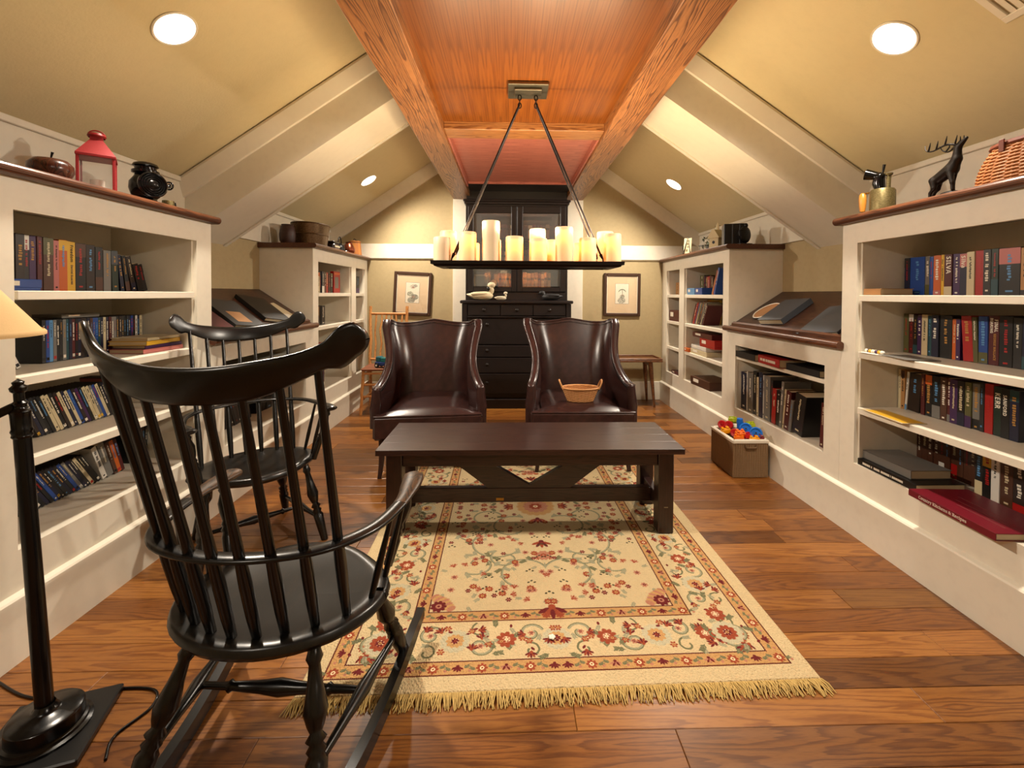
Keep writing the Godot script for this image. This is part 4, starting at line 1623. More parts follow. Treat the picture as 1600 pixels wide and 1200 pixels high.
	ball(st, Vector3(0, 0.085, 0), Vector3(0.045, 0.058, 0.008), 18, 10)
	put(st, "plate", mat(Color(0.72, 0.52, 0.22), 0.4), ov)
	st = ST()
	lathe(st, vv([0.03, 0.0, 0.03, 0.006, 0.008, 0.012, 0.007, 0.03]), 14)
	put(st, "foot", M.bronze, ov)
	# decoys on the ledge
	decoy("goose_decoy", "white goose decoy with dark neck marking on the hutch ledge", xc - 0.420, 1.269, 5.312, 1.15, Color(0.82, 0.76, 0.62), -1.0)
	decoy("duckling_decoy", "small white duckling decoy beside the goose on the hutch ledge", xc - 0.190, 1.269, 5.30, 0.55, Color(0.82, 0.77, 0.66), -1.0)
	decoy("duck_decoy", "dark grey wooden duck decoy on the right of the hutch ledge", xc + 0.41, 1.269, 5.32, 0.92, Color(0.09, 0.085, 0.09), 1.0)

func decoy(called: String, label: String, x: float, y: float, d: float, k: float, c: Color, facing: float) -> void:
	var t = thing(called, label, "decoy", P(x, y, d))
	var m = mottled(c, 0.12, 0.6, 14.0, 91)
	var s = -facing
	var white = c.r > 0.5
	var st = ST()
	var sec = []
	# body drawn as rings along its length; tail lifts
	var prof = [[-0.150, 0.060, 0.004, 0.004], [-0.125, 0.055, 0.026, 0.014], [-0.08, 0.046, 0.052, 0.032], [-0.02, 0.045, 0.064, 0.044], [0.05, 0.046, 0.062, 0.045], [0.09, 0.046, 0.048, 0.038], [0.115, 0.046, 0.022, 0.018], [0.122, 0.046, 0.003, 0.003]]
	for p in prof:
		var row = []
		for i in 17:
			var a = TAU * i / 16.0
			row.append(Vector3(s * p[0] * k, maxf((p[1] + sin(a) * p[3]) * k, 0.0), cos(a) * p[2] * k))
		sec.append(row)
	sheet(st, sec, 4)
	put(st, "body", m, t)
	st = ST()
	if white:
		tube(st, smooth_curve([Vector3(s * 0.085, 0.06, 0) * k, Vector3(s * 0.108, 0.10, 0) * k, Vector3(s * 0.098, 0.135, 0) * k, Vector3(s * 0.118, 0.160, 0) * k], 12), 0.024 * k, 12)
		ball(st, Vector3(s * 0.105, 0.155, 0) * k, Vector3(0.042, 0.032, 0.028) * k, 12, 8)
	else:
		tube(st, [Vector3(s * 0.085, 0.06, 0) * k, Vector3(s * 0.11, 0.092, 0) * k], 0.026 * k, 12)
		ball(st, Vector3(s * 0.118, 0.100, 0) * k, Vector3(0.040, 0.026, 0.026) * k, 12, 8)
	put(st, "head", m, t)
	st = ST()
	var by = 0.145 if white else 0.096
	tube(st, [Vector3(s * 0.135, by, 0) * k, Vector3(s * 0.175, by - 0.012, 0) * k], [0.014 * k, 0.006 * k], 8, true, 0.6)
	put(st, "bill", M.iron, t)
	if white:
		for e in [-1, 1]:
			st = ST()
			ball(st, Vector3(s * 0.072, 0.118, e * 0.018) * k, Vector3(0.018, 0.022, 0.012) * k, 8, 6)
			put(st, "neck_mark", M.iron, t)
	for e in [-1, 1]:
		st = ST()
		ball(st, Vector3(s * -0.02 * k, 0.066 * k, e * 0.050 * k), Vector3(0.09, 0.022, 0.016) * k, 12, 6)
		put(st, "wing", m, t)

# ---------------------------------------------------------------- twig chair, bench, pictures
func build_back_furniture() -> void:
	var t = thing("twig_chair", "pale peeled-twig chair with a woven brown seat in the back left corner", "chair", P(-1.440, 0, 5.19), deg_to_rad(4))
	rng.seed = 314
	var hw = 0.205
	var hz = 0.185
	var limb = func(called: String, a: Vector3, b: Vector3, r: float, wob: float) -> void:
		var pts = []
		var rr = []
		for i in 7:
			var k = i / 6.0
			var w = wob * sin(PI * k)
			pts.append(a.lerp(b, k) + Vector3(rng.randf_range(-w, w), 0, rng.randf_range(-w, w)))
			rr.append(r * rng.randf_range(0.88, 1.15))
		var st = ST()
		tube(st, pts, rr, 8)
		put(st, called, M.hickory, t)
	for s in [-1, 1]:
		limb.call("front_leg", Vector3(s * hw * 1.06, 0, hz + 0.02), Vector3(s * hw * 0.94, 0.50, hz - 0.01), 0.017, 0.004)
		limb.call("back_post", Vector3(s * hw * 0.98, 0, -hz), Vector3(s * hw * 1.05, 1.19, -hz - 0.07), 0.018, 0.010)
		for y in [0.16, 0.31, 0.43]:
			limb.call("rung", Vector3(s * hw, y, hz), Vector3(s * hw, y, -hz), 0.011, 0.004)
	for y in [0.20, 0.33, 0.455]:
		limb.call("rung", Vector3(-hw, y, hz), Vector3(hw, y, hz), 0.012, 0.004)
	limb.call("rung", Vector3(-hw, 0.26, -hz), Vector3(hw, 0.26, -hz), 0.012, 0.004)
	limb.call("crest", Vector3(-hw - 0.01, 1.10, -hz - 0.065), Vector3(hw + 0.01, 1.10, -hz - 0.065), 0.015, 0.006)
	limb.call("lower_rail", Vector3(-hw, 0.56, -hz - 0.02), Vector3(hw, 0.56, -hz - 0.02), 0.013, 0.004)
	for i in 6:
		var x = -hw + 0.055 + i * (2 * hw - 0.11) / 5.0
		limb.call("back_twig", Vector3(x + rng.randf_range(-0.01, 0.01), 0.56, -hz - 0.02), Vector3(x + rng.randf_range(-0.015, 0.015), 1.10, -hz - 0.065), 0.0105, 0.016)
	# woven seat: bands over and under
	var band_m = mottled(Color(0.50, 0.28, 0.15), 0.18, 0.7, 20.0, 93)
	for i in 11:
		var z = hz + 0.005 - i * (2 * hz + 0.01) / 10.0
		bx("seat_band", band_m, t, Vector3(0, 0.500 + 0.003 * (i % 2), z), Vector3(2 * hw + 0.03, 0.012, 0.033), 0.004)
	bx("seat_web", band_m, t, Vector3(0, 0.488, 0), Vector3(2 * hw + 0.01, 0.012, 2 * hz + 0.03), 0.004)
	# toy truck on the seat
	var tr = thing("toy_truck", "blue and teal toy truck parked on the twig chair seat", "toy truck", P(-1.415, 0.510, 5.07), deg_to_rad(-18))
	bx("chassis", mat(Color(0.10, 0.20, 0.42), 0.4), tr, Vector3(0, 0.045, 0), Vector3(0.19, 0.045, 0.085), 0.008)
	bx("load_bed", mat(Color(0.10, 0.42, 0.42), 0.4), tr, Vector3(0.035, 0.090, 0), Vector3(0.11, 0.050, 0.08), 0.006)
	bx("cab", mat(Color(0.12, 0.36, 0.40), 0.4), tr, Vector3(-0.055, 0.095, 0), Vector3(0.06, 0.062, 0.075), 0.010)
	bx("windscreen", mat(Color(0.55, 0.66, 0.66), 0.15), tr, Vector3(-0.0858, 0.100, 0), Vector3(0.002, 0.032, 0.058), 0.0)
	for sx in [-1, 1]:
		for sz in [-1, 1]:
			var st = ST()
			lathe(st, vv([0.0, -0.011, 0.024, -0.011, 0.027, -0.006, 0.027, 0.006, 0.024, 0.011, 0.0, 0.011]), 18, Transform3D(Basis(Vector3(1, 0, 0), PI / 2), Vector3(sx * 0.062, 0.027, sz * 0.046)))
			var wh = put(st, "wheel", M.iron, tr)
			st = ST()
			lathe(st, vv([0.012, 0.0, 0.012, 0.013, 0.0, 0.014]), 14, Transform3D(Basis(Vector3(1, 0, 0), PI / 2 * sz), Vector3(sx * 0.062, 0.027, sz * 0.046)))
			put(st, "hubcap", M.paper, wh)
	# low table with splayed legs, far right
	var b = thing("side_table", "low walnut table with tray edge and splayed legs behind the right chair", "table", P(1.415, 0, 5.43))
	bx("top", M.walnut, b, Vector3(0, 0.555, 0), Vector3(0.80, 0.026, 0.36), 0.004)
	for q in [[0, 0.172, 0.80, 0.016], [0, -0.172, 0.80, 0.016], [-0.392, 0, 0.016, 0.328], [0.392, 0, 0.016, 0.328]]:
		bx("tray_edge", M.walnut, b, Vector3(q[0], 0.577, q[1]), Vector3(q[2], 0.018, q[3]), 0.004)
	for sx in [-1, 1]:
		for sz in [-1, 1]:
			var st = ST()
			tube(st, [Vector3(sx * 0.27, 0.545, sz * 0.11), Vector3(sx * 0.315, 0.0, sz * 0.150)], [0.034, 0.014], 4, true, 1.0, Vector3(1, 0, 1))
			put(st, "leg", M.walnut, b)
		bx("leg_rail", M.walnut, b, Vector3(sx * 0.275, 0.515, 0), Vector3(0.03, 0.055, 0.22), 0.003)

func print_texture(kind: int) -> ImageTexture:
	var im = Image.create(120, 170, false, Image.FORMAT_RGB8)
	im.fill(Color8(226, 216, 192))
	var r = RandomNumberGenerator.new()
	r.seed = 40 + kind
	for y in 170:
		for x in 120:
			if x < 2 or y < 2 or x > 117 or y > 167: im.set_pixel(x, y, Color8(60, 52, 40))
	var dab = func(cx: float, cy: float, n: int, sp: float, c: Color) -> void:
		for i in n:
			var a = r.randf() * TAU
			var q = sqrt(r.randf()) * sp
			var x = int(cx + cos(a) * q)
			var y = int(cy + sin(a) * q * 0.75)
			for k in 3:
				if x + k > 4 and x + k < 115 and y > 4 and y < 165: im.set_pixel(x + k, y, c)
	if kind == 0:
		dab.call(40, 95, 500, 26, Color8(72, 80, 46)); dab.call(80, 120, 900, 30, Color8(56, 62, 36)); dab.call(50, 145, 900, 32, Color8(74, 70, 40))
		dab.call(60, 35, 260, 24, Color8(120, 96, 66)); dab.call(82, 28, 160, 16, Color8(70, 66, 60)); dab.call(62, 40, 90, 8, Color8(150, 62, 46)); dab.call(70, 118, 160, 16, Color8(150, 90, 60))
	else:
		for i in 90:
			im.fill_rect(Rect2i(58 + int(4 * sin(i * 0.05)), 50 + i, 4, 2), Color8(80, 74, 54))
		for k in 9:
			var a = -PI + PI * k / 8.0
			for i in 34:
				im.fill_rect(Rect2i(60 + int(cos(a) * i), 50 + int(sin(a) * i * 0.6 + i * i * 0.018), 3, 3), Color8(70, 92, 62))
		dab.call(62, 110, 320, 22, Color8(88, 92, 66)); dab.call(55, 142, 600, 34, Color8(84, 80, 58)); dab.call(66, 100, 120, 12, Color8(132, 110, 78))
	return ImageTexture.create_from_image(im)

func build_pictures() -> void:
	var fm = mottled(Color(0.24, 0.14, 0.075), 0.3, 0.45, 18.0, 95)
	for i in 2:
		var t = thing("framed_print", "framed plant print hanging slightly crooked left of the hutch" if i == 0 else "framed palm print hanging straight right of the hutch", "picture", P(-1.225 if i == 0 else 1.425, 1.343, BACK - 0.016), 0.0, "framed botanical prints")
		t.rotation.z = deg_to_rad(-2.6) if i == 0 else deg_to_rad(-0.5)
		var w = 0.47
		var h = 0.545
		var f = 0.038
		for s in [-1, 1]:
			bx("frame_side", fm, t, Vector3(s * (w / 2 - f / 2), 0, 0), Vector3(f, h, 0.026), 0.006)
			bx("frame_side", fm, t, Vector3(0, s * (h / 2 - f / 2), 0), Vector3(w - 2 * f, f, 0.026), 0.006)
			bx("inner_fillet", M.whiteink, t, Vector3(s * (w / 2 - f - 0.003), 0, -0.003), Vector3(0.006, h - 2 * f, 0.014), 0.0)
		bx("mat_board", mat(Color(0.84, 0.72, 0.55), 0.9), t, Vector3(0, 0, -0.006), Vector3(w - 2 * f, h - 2 * f, 0.006), 0.0)
		var st = ST()
		var pw = 0.0875
		var ph = 0.130
		st.set_smooth_group(-1)
		var y0 = 0.012
		for v in [[-1, -1], [-1, 1], [1, 1], [-1, -1], [1, 1], [1, -1]]:
			st.set_uv(Vector2(0.5 + v[0] * 0.5, 0.5 - v[1] * 0.5))
			st.add_vertex(Vector3(v[0] * pw, y0 + v[1] * ph, -0.0022))
		var pm = mat(Color.WHITE, 0.7)
		pm.albedo_texture = print_texture(i)
		put(st, "print", pm, t)
		bx("glazing", M.glass, t, Vector3(0, 0, 0.004), Vector3(w - 2 * f, h - 2 * f, 0.002), 0.0)

# ---------------------------------------------------------------- swing-arm floor lamp at the left edge
func build_floor_lamp() -> void:
	var t = thing("floor_lamp", "black swing-arm floor lamp with a cream cone shade at the left edge", "floor lamp", P(-1.385, 0, 1.36))
	var m = mat(Color(0.03, 0.027, 0.03), 0.22, 0.2)
	bx("base_plate", mat(Color(0.05, 0.045, 0.04), 0.35), t, Vector3(0, 0.012, 0), Vector3(0.27, 0.022, 0.27), 0.004, Transform3D(Basis(Vector3.UP, deg_to_rad(18)), Vector3.ZERO))
	var st = ST()
	lathe(st, vv([0.105, 0.023, 0.105, 0.030, 0.096, 0.034, 0.094, 0.041, 0.087, 0.044, 0.086, 0.079, 0.082, 0.083, 0.062, 0.085, 0.056, 0.088, 0.036, 0.090, 0.028, 0.096, 0.022, 0.11]), 32)
	put(st, "base", m, t)
	var top = Vector3(-0.062, 1.00, 0.0)
	st = ST()
	var low = Vector3(-0.002, 0.085, 0)
	tube(st, [low, low.lerp(top, 0.90)], [0.0215, 0.0195], 20)
	put(st, "pole", m, t)
	st = ST()
	var lean = Transform3D(frame_at(top - low), low.lerp(top, 0.90))
	lathe(st, vv([0.020, 0.0, 0.024, 0.006, 0.022, 0.014, 0.025, 0.022, 0.022, 0.03, 0.023, 0.072, 0.025, 0.078, 0.016, 0.086, 0.015, 0.096, 0.019, 0.104, 0.012, 0.110, 0.012, 0.134, 0.018, 0.140, 0.020, 0.150, 0.012, 0.158, 0.014, 0.166, 0.0, 0.176]), 20, lean)
	put(st, "finial", m, t)
	var j0 = low.lerp(top, 1.01)
	var j1 = Vector3(-0.135, 0.962, 0.045)
	st = ST()
	tube(st, [j0, j1], 0.013, 10, true, 0.6)
	put(st, "swing_arm", M.bronze, t)
	st = ST()
	lathe(st, vv([0.0, -0.045, 0.016, -0.042, 0.020, -0.034, 0.014, -0.028, 0.016, -0.02, 0.016, 0.03, 0.020, 0.036, 0.014, 0.042, 0.0, 0.05]), 16, Transform3D(Basis(), j1))
	put(st, "elbow", m, t)
	var c = Vector3(-0.085, 0, 0.215)
	st = ST()
	tube(st, [j1, Vector3(c.x - 0.04, 0.965, c.z), Vector3(c.x, 0.975, c.z)], 0.011, 10, true, 0.7)
	tube(st, [Vector3(c.x, 0.97, c.z), Vector3(c.x, 1.33, c.z)], 0.011, 10)
	put(st, "lamp_arm", m, t)
	var sm = mottled(Color(0.86, 0.72, 0.50), 0.05, 0.85, 20.0, 97)
	sm.backlight_enabled = true
	sm.backlight = Color(0.4, 0.32, 0.2)
	st = ST()
	lathe(st, vv([0.225, 1.226, 0.066, 1.452, 0.063, 1.452, 0.222, 1.226, 0.225, 1.226]), 48, Transform3D(Basis(), c))
	put(st, "lamp_shade", sm, t)
	st = ST()
	lathe(st, vv([0.2262, 1.2235, 0.2262, 1.232, 0.2205, 1.2385, 0.2205, 1.2235, 0.2262, 1.2235]), 48, Transform3D(Basis(), c))
	put(st, "shade_trim", sm, t)
	# flex on the floor
	var cord = thing("power_cord", "black power cord on the floor by the lamp base", "cord", P(-1.385, 0, 1.36))
	st = ST()
	tube(st, smooth_curve([Vector3(-0.36, 0.0045, -0.20), Vector3(-0.20, 0.0045, -0.14), Vector3(-0.05, 0.0045, -0.135), Vector3(0.08, 0.0045, -0.165), Vector3(0.20, 0.0045, -0.155), Vector3(0.235, 0.0045, -0.09), Vector3(0.20, 0.0045, 0.0), Vector3(0.235, 0.0045, 0.07)], 60), 0.0042, 7)
	put(st, "flex", m, cord)

# ---------------------------------------------------------------- books and discs
const ORD := ["first", "second", "third", "fourth", "fifth", "sixth", "seventh", "eighth", "ninth", "tenth", "eleventh", "twelfth", "thirteenth", "fourteenth", "fifteenth", "sixteenth", "seventeenth", "eighteenth", "nineteenth", "twentieth", "twenty-first", "twenty-second", "twenty-third", "twenty-fourth", "twenty-fifth", "twenty-sixth", "twenty-seventh", "twenty-eighth", "twenty-ninth", "thirtieth", "thirty-first", "thirty-second", "thirty-third", "thirty-fourth", "thirty-fifth", "thirty-sixth", "thirty-seventh", "thirty-eighth", "thirty-ninth", "fortieth", "forty-first", "forty-second"]
const PAL := {"black": Color(0.045, 0.04, 0.04), "charcoal": Color(0.12, 0.115, 0.115), "dark brown": Color(0.14, 0.085, 0.06), "brown": Color(0.28, 0.16, 0.10), "tan": Color(0.66, 0.48, 0.29), "dark red": Color(0.28, 0.05, 0.055), "red": Color(0.60, 0.08, 0.07), "orange": Color(0.72, 0.34, 0.10), "yellow": Color(0.80, 0.62, 0.14), "cream": Color(0.76, 0.70, 0.56), "white": Color(0.82, 0.80, 0.76), "grey": Color(0.42, 0.41, 0.39), "dark green": Color(0.07, 0.14, 0.10), "olive": Color(0.32, 0.31, 0.17), "teal": Color(0.09, 0.24, 0.27), "navy": Color(0.06, 0.07, 0.17), "blue": Color(0.11, 0.25, 0.52), "light blue": Color(0.32, 0.52, 0.70), "purple": Color(0.22, 0.10, 0.28), "pink": Color(0.70, 0.40, 0.38), "crimson": Color(0.40, 0.045, 0.11), "slate": Color(0.25, 0.265, 0.29)}
var pal_m := {}

func pm(n: String) -> Material:
	if not pal_m.has(n): pal_m[n] = mat(PAL[n], 0.38)
	return pal_m[n]

func ink_for(n: String) -> Material:
	var c: Color = PAL[n]
	var v = c.get_luminance()
	if v > 0.45: return M.blackink
	return [M.whiteink, M.goldink, M.whiteink, pm("light blue"), pm("red"), pm("cream")][rng.randi() % 6]

# little blocks of print running down a spine
func spine_print(o: Node, t: float, h: float, z: float, x0: float, ink: Material, big: bool) -> void:
	var st = ST()
	var y = h * rng.randf_range(0.86, 0.93)
	var size = minf(t * (0.42 if big else 0.26), 0.016)
	var stop = h * rng.randf_range(0.30, 0.52)
	var n = 0
	while y > stop and n < 22:
		var l = rng.randf_range(0.4, 0.8) * size
		if rng.randf() > 0.18:
			box(st, Vector3(x0 + t / 2 + rng.randf_range(-0.04, 0.04) * t, y - l / 2, z + 0.0003), Vector3(size * rng.randf_range(0.7, 1.0), l * 0.82, 0.0006))
		y -= l + size * 0.12
		n += 1
	if rng.randf() < 0.5:
		box(st, Vector3(x0 + t / 2, h * rng.randf_range(0.06, 0.12), z + 0.0003), Vector3(t * 0.34, h * 0.035, 0.0006))
	tag(put(st, "spine_print", ink, o), "", "", "", "stuff")

# kind: h hardback, p paperback, d disc case, a album or binder
func make_book(o: Node3D, kind: String, color: String, t: float, h: float, depth: float, lean: float, print_it := true) -> void:
	var x0 = 0.0 if lean >= 0.0 else -t
	var cx = x0 + t / 2
	var e = 0.0004
	match kind:
		"h", "a":
			var st = ST()
			box(st, Vector3(cx, h / 2, -0.002), Vector3(t - e, h, 0.004), 0.0012)
			for s in [-1, 1]: box(st, Vector3(cx + s * (t / 2 - 0.0018), h / 2, -depth / 2 - 0.002), Vector3(0.003, h, depth - 0.004), 0.0008)
			put(st, "cover", pm(color), o)
			bx("pages", M.pages, o, Vector3(cx, h / 2 - 0.001, -depth / 2 - 0.002), Vector3(t - 0.007, h - 0.010, depth - 0.012), 0.0)
		"p":
			bx("cover", pm(color), o, Vector3(cx, h / 2, -depth / 2), Vector3(t - e, h, depth), 0.0012)
			bx("pages", M.pages, o, Vector3(cx, h / 2 + 0.0006, -depth / 2 - 0.0015), Vector3(t - 0.003, h, depth - 0.003), 0.0)
		"d":
			bx("case", pm("black"), o, Vector3(cx, h / 2, -depth / 2), Vector3(t - e, h, depth), 0.0014)
			bx("sleeve", pm(color), o, Vector3(cx, h / 2, -depth / 2 + 0.0022), Vector3(t - e + 0.0003, h - 0.006, depth - 0.0032), 0.0)
			if rng.randf() < 0.6:
				bx("logo_block", [M.whiteink, M.blackink, pm("yellow"), pm("red")][rng.randi() % 4], o, Vector3(cx, h * rng.randf_range(0.07, 0.12), 0.0009), Vector3(t - 0.004, h * 0.07, 0.0006), 0.0)
	if (kind == "h" or kind == "p") and rng.randf() < 0.45:
		var bh: float = h * rng.randf_range(0.10, 0.34)
		var by: float = (h - bh / 2 - 0.002) if rng.randf() < 0.5 else bh / 2 + 0.002
		var names: Array = PAL.keys()
		bx("spine_band", pm(names[rng.randi() % names.size()]), o, Vector3(cx, by, 0.0001), Vector3(t - 0.0006, bh, 0.0006), 0.0)
	if print_it: spine_print(o, t, h, 0.0006 if kind == "d" else 0.0, x0, ink_for(color), rng.randf() < 0.5)

# a row of upright or leaning items; at is the spine plane, d the depth where the row starts at the viewer's left
func row(side: int, y: float, at: float, d: float, items: Array, noun: String, category: String, where: String, group: String, base := 0) -> float:
	var turn = PI / 2 if side < 0 else -PI / 2
	var dirn = 1.0 if side < 0 else -1.0
	var cur = d
	for i in items.size():
		var it: Array = items[i]       # color, thickness, height, depth, lean degrees, kind
		var lean = deg_to_rad(it[4])
		var t: float = it[1]
		var step = t / cos(lean) if absf(it[4]) > 0.5 else t
		var o = thing(noun.replace(" ", "_"), "%s %s, %s from left on %s" % [it[0], noun, ORD[i + base], where], category, Vector3.ZERO, 0.0, group)
		# books that lean more than the one they rest on stand further off at the foot
		if i > 0 and it[4] > 0.0 and it[4] > maxf(items[i - 1][4], 0.0): cur += dirn * minf(it[2], items[i - 1][2]) * (sin(lean) - sin(deg_to_rad(maxf(items[i - 1][4], 0.0))))
		var at_d = cur if lean >= 0.0 else cur + dirn * step
		o.transform = Transform3D(Basis(Vector3.UP, turn) * Basis(Vector3(0, 0, 1), lean), P(at + (rng.randf_range(-0.004, 0.004) if it[5] != "d" else rng.randf_range(-0.0015, 0.0015)), y + 0.0008, at_d))
		make_book(o, it[5], it[0], t, it[2], it[3], lean, t > 0.008 and it.size() < 7)
		if it.size() > 6:
			for q in it[6]:       # words read down the spine: text, share of the height, letter height, shift across, ink
				lettering(q[0], q[2], q[4], o, Transform3D(Basis(Vector3(0, 0, 1), -PI / 2), Vector3(t / 2 + q[3], it[2] * q[1], 0.0008)), true)
		cur += dirn * (step + 0.0004)
		if it[4] < 0.0 and i + 1 < items.size() and it[4] < minf(items[i + 1][4], 0.0): cur += dirn * minf(it[2], items[i + 1][2]) * (sin(-lean) - sin(deg_to_rad(-minf(items[i + 1][4], 0.0))))
	return cur

func discs(n: int, lean: float, weights: Array, th := 0.0145) -> Array:
	var out = []
	for i in n:
		out.append([weights[rng.randi() % weights.size()], th + rng.randf_range(-0.0012, 0.0012), 0.190, 0.136, lean + (rng.randf_range(-0.5, 0.5) if lean != 0.0 else 0.0), "d"])
	return out

# a flat item: lies with its cover up. at = middle, size = (along the shelf, thickness, into the shelf)
func flat_book(called: String, label: String, category: String, group: String, color: String, pos: Vector3, size: Vector3, turn: float, kind := "h", bas := Basis()) -> Node3D:
	var o = thing(called, label, category, pos, 0.0, group)
	o.transform.basis = bas * Basis(Vector3.UP, turn)
	if kind == "b":        # a closed box with a lid
		bx("box_base", pm(color), o, Vector3(0, size.y * 0.35, 0), Vector3(size.x - 0.004, size.y * 0.7, size.z - 0.004), 0.002)
		bx("lid", pm(color), o, Vector3(0, size.y * 0.62, 0), Vector3(size.x, size.y * 0.76, size.z), 0.002)
		bx("label_patch", M.whiteink, o, Vector3(-size.x * 0.2, size.y * 0.62, size.z / 2 + 0.0004), Vector3(size.x * 0.28, size.y * 0.4, 0.0008), 0.0)
		return o
	var st = ST()
	var b = 0.003
	box(st, Vector3(0, b / 2, 0), Vector3(size.x, b, size.z), 0.0008)
	box(st, Vector3(0, size.y - b / 2, 0), Vector3(size.x, b, size.z), 0.0008)
	box(st, Vector3(0, size.y / 2, size.z / 2 - 0.002), Vector3(size.x, size.y, 0.004), 0.001)
	put(st, "cover", pm(color), o)
	bx("pages", M.pages, o, Vector3(0, size.y / 2, -0.001), Vector3(size.x - 0.012, size.y - 2 * b, size.z - 0.008), 0.0)
	return o

func build_books() -> void:
	rng.seed = 2024
	var NL = "shelf of near left bookcase"
	var xs = -2.030
	# ---- near left, top shelf: hardbacks
	var L1 = [["dark red", 0.020, 0.235, 0.16, 9, "h"], ["black", 0.040, 0.238, 0.16, 0, "h"], ["dark brown", 0.036, 0.236, 0.16, 0, "h"], ["charcoal", 0.022, 0.236, 0.16, 0, "h"], ["purple", 0.028, 0.235, 0.16, 0, "h"], ["dark red", 0.022, 0.235, 0.16, 0, "h"], ["brown", 0.044, 0.234, 0.16, 0, "h"], ["pink", 0.026, 0.225, 0.15, 0, "h"], ["orange", 0.040, 0.232, 0.16, 0, "h"], ["yellow", 0.040, 0.228, 0.16, 0, "h", [["Freedom", 0.76, 0.014, 0.002, M.blackink], ["Daniel Suarez", 0.33, 0.0105, 0.002, pm("navy")]]], ["black", 0.052, 0.226, 0.17, 0, "h"], ["dark brown", 0.046, 0.224, 0.16, 0, "h"], ["charcoal", 0.040, 0.218, 0.16, 0, "h"], ["grey", 0.042, 0.205, 0.15, 0, "p"], ["dark green", 0.038, 0.208, 0.15, 2, "h"], ["navy", 0.022, 0.190, 0.14, 7, "p"], ["black", 0.026, 0.188, 0.14, 9, "p"], ["dark brown", 0.030, 0.188, 0.14, 12, "p"], ["black", 0.034, 0.150, 0.12, 14, "p"], ["charcoal", 0.030, 0.150, 0.12, 16, "p"]]
	row(-1, SHELF_Y[0], xs, 1.835, L1, "book", "book", "top " + NL, "novels on near left top shelf")
	flat_book("game_case", "small colourful case lying before the books on top " + NL, "case", "", "blue", P(-1.925, SHELF_Y[0] + 0.001, 1.80), Vector3(0.15, 0.045, 0.05), PI / 2, "b")
	# ---- second shelf: upright discs, a leaning few, a stack of books
	var lively = ["black", "charcoal", "navy", "grey", "dark red", "blue", "cream", "dark brown", "teal", "white", "brown", "light blue", "black", "charcoal", "navy"]
	var dull = ["black", "charcoal", "dark brown", "navy", "black", "grey", "brown", "charcoal", "purple", "blue", "cream", "black"]
	row(-1, SHELF_Y[1], xs + 0.06, 1.700, [["red", 0.016, 0.19, 0.136, 0, "d"], ["charcoal", 0.016, 0.19, 0.136, 17, "d"], ["black", 0.016, 0.19, 0.136, 17.5, "d"], ["grey", 0.016, 0.19, 0.136, 18, "d"], ["white", 0.016, 0.19, 0.136, 24, "d"]], "DVD case", "DVD", "second " + NL, "DVDs on near left shelves")
	row(-1, SHELF_Y[1], xs, 1.998, [["charcoal", 0.016, 0.19, 0.136, 0, "d"]] + discs(35, 0.0, lively), "DVD case", "DVD", "second " + NL, "DVDs on near left shelves", 5)
	flat_book("DVD_box_set".to_lower(), "grey boxed set lying on top of the upright DVDs, second " + NL, "DVD", "", "grey", P(xs - 0.07, SHELF_Y[1] + 0.1925, 2.185), Vector3(0.19, 0.018, 0.135), PI / 2, "b")
	var stack = [["pink", 0.022, 0.26, 0.19, "lowest"], ["purple", 0.018, 0.235, 0.18, "second"], ["yellow", 0.022, 0.25, 0.185, "third"], ["cream", 0.016, 0.23, 0.18, "topmost"]]
	var y: float = SHELF_Y[1] + 0.001
	for q in stack:
		flat_book("paperback", "%s book, %s of the lying stack on second %s" % [q[0], q[4], NL], "book", "stack on near left second shelf", q[0], P(-1.94, y, 2.452 + rng.randf_range(-0.012, 0.012)), Vector3(q[2], q[1], q[3]), PI / 2 + rng.randf_range(-0.06, 0.06))
		y += q[1] + 0.0005
	# ---- third shelf: leaning discs
	var e3 = row(-1, SHELF_Y[2], xs + 0.02, 1.815, discs(6, 10.0, dull), "DVD case", "DVD", "third " + NL, "DVDs on near left shelves")
	e3 = row(-1, SHELF_Y[2], xs + 0.02, e3 + 0.048, discs(23, 23.0, dull), "DVD case", "DVD", "third " + NL, "DVDs on near left shelves", 6)
	row(-1, SHELF_Y[2], xs - 0.02, e3 + 0.03, discs(4, 12.0, ["grey", "pink", "dark red", "cream"]), "DVD case", "DVD", "third " + NL, "DVDs on near left shelves", 29)
	# ---- bottom shelf: leaning discs and a few upright ones
	var e4 = row(-1, SHELF_Y[3], xs - 0.005, 1.88, discs(1, 48.0, ["blue"]), "DVD case", "DVD", "bottom " + NL, "DVDs on near left shelves")
	e4 = row(-1, SHELF_Y[3], xs - 0.005, e4 + 0.008, discs(21, 32.0, dull), "DVD case", "DVD", "bottom " + NL, "DVDs on near left shelves", 1)
	e4 = row(-1, SHELF_Y[3], xs - 0.005, e4 + 0.004, [["white", 0.026, 0.19, 0.136, 20, "d"], ["grey", 0.036, 0.19, 0.136, 18, "p"], ["brown", 0.02, 0.19, 0.136, 18, "d"], ["orange", 0.022, 0.19, 0.136, 17, "d"], ["dark red", 0.018, 0.19, 0.136, 17, "d"]], "DVD case", "DVD", "bottom " + NL, "DVDs on near left shelves", 22)
	row(-1, SHELF_Y[3], xs - 0.02, 2.505, discs(5, 0.0, ["charcoal", "grey", "black", "dark brown"]), "DVD case", "DVD", "bottom " + NL, "DVDs on near left shelves", 27)
	# ---- far left bookcase
	var FL = "shelf of far left bookcase"
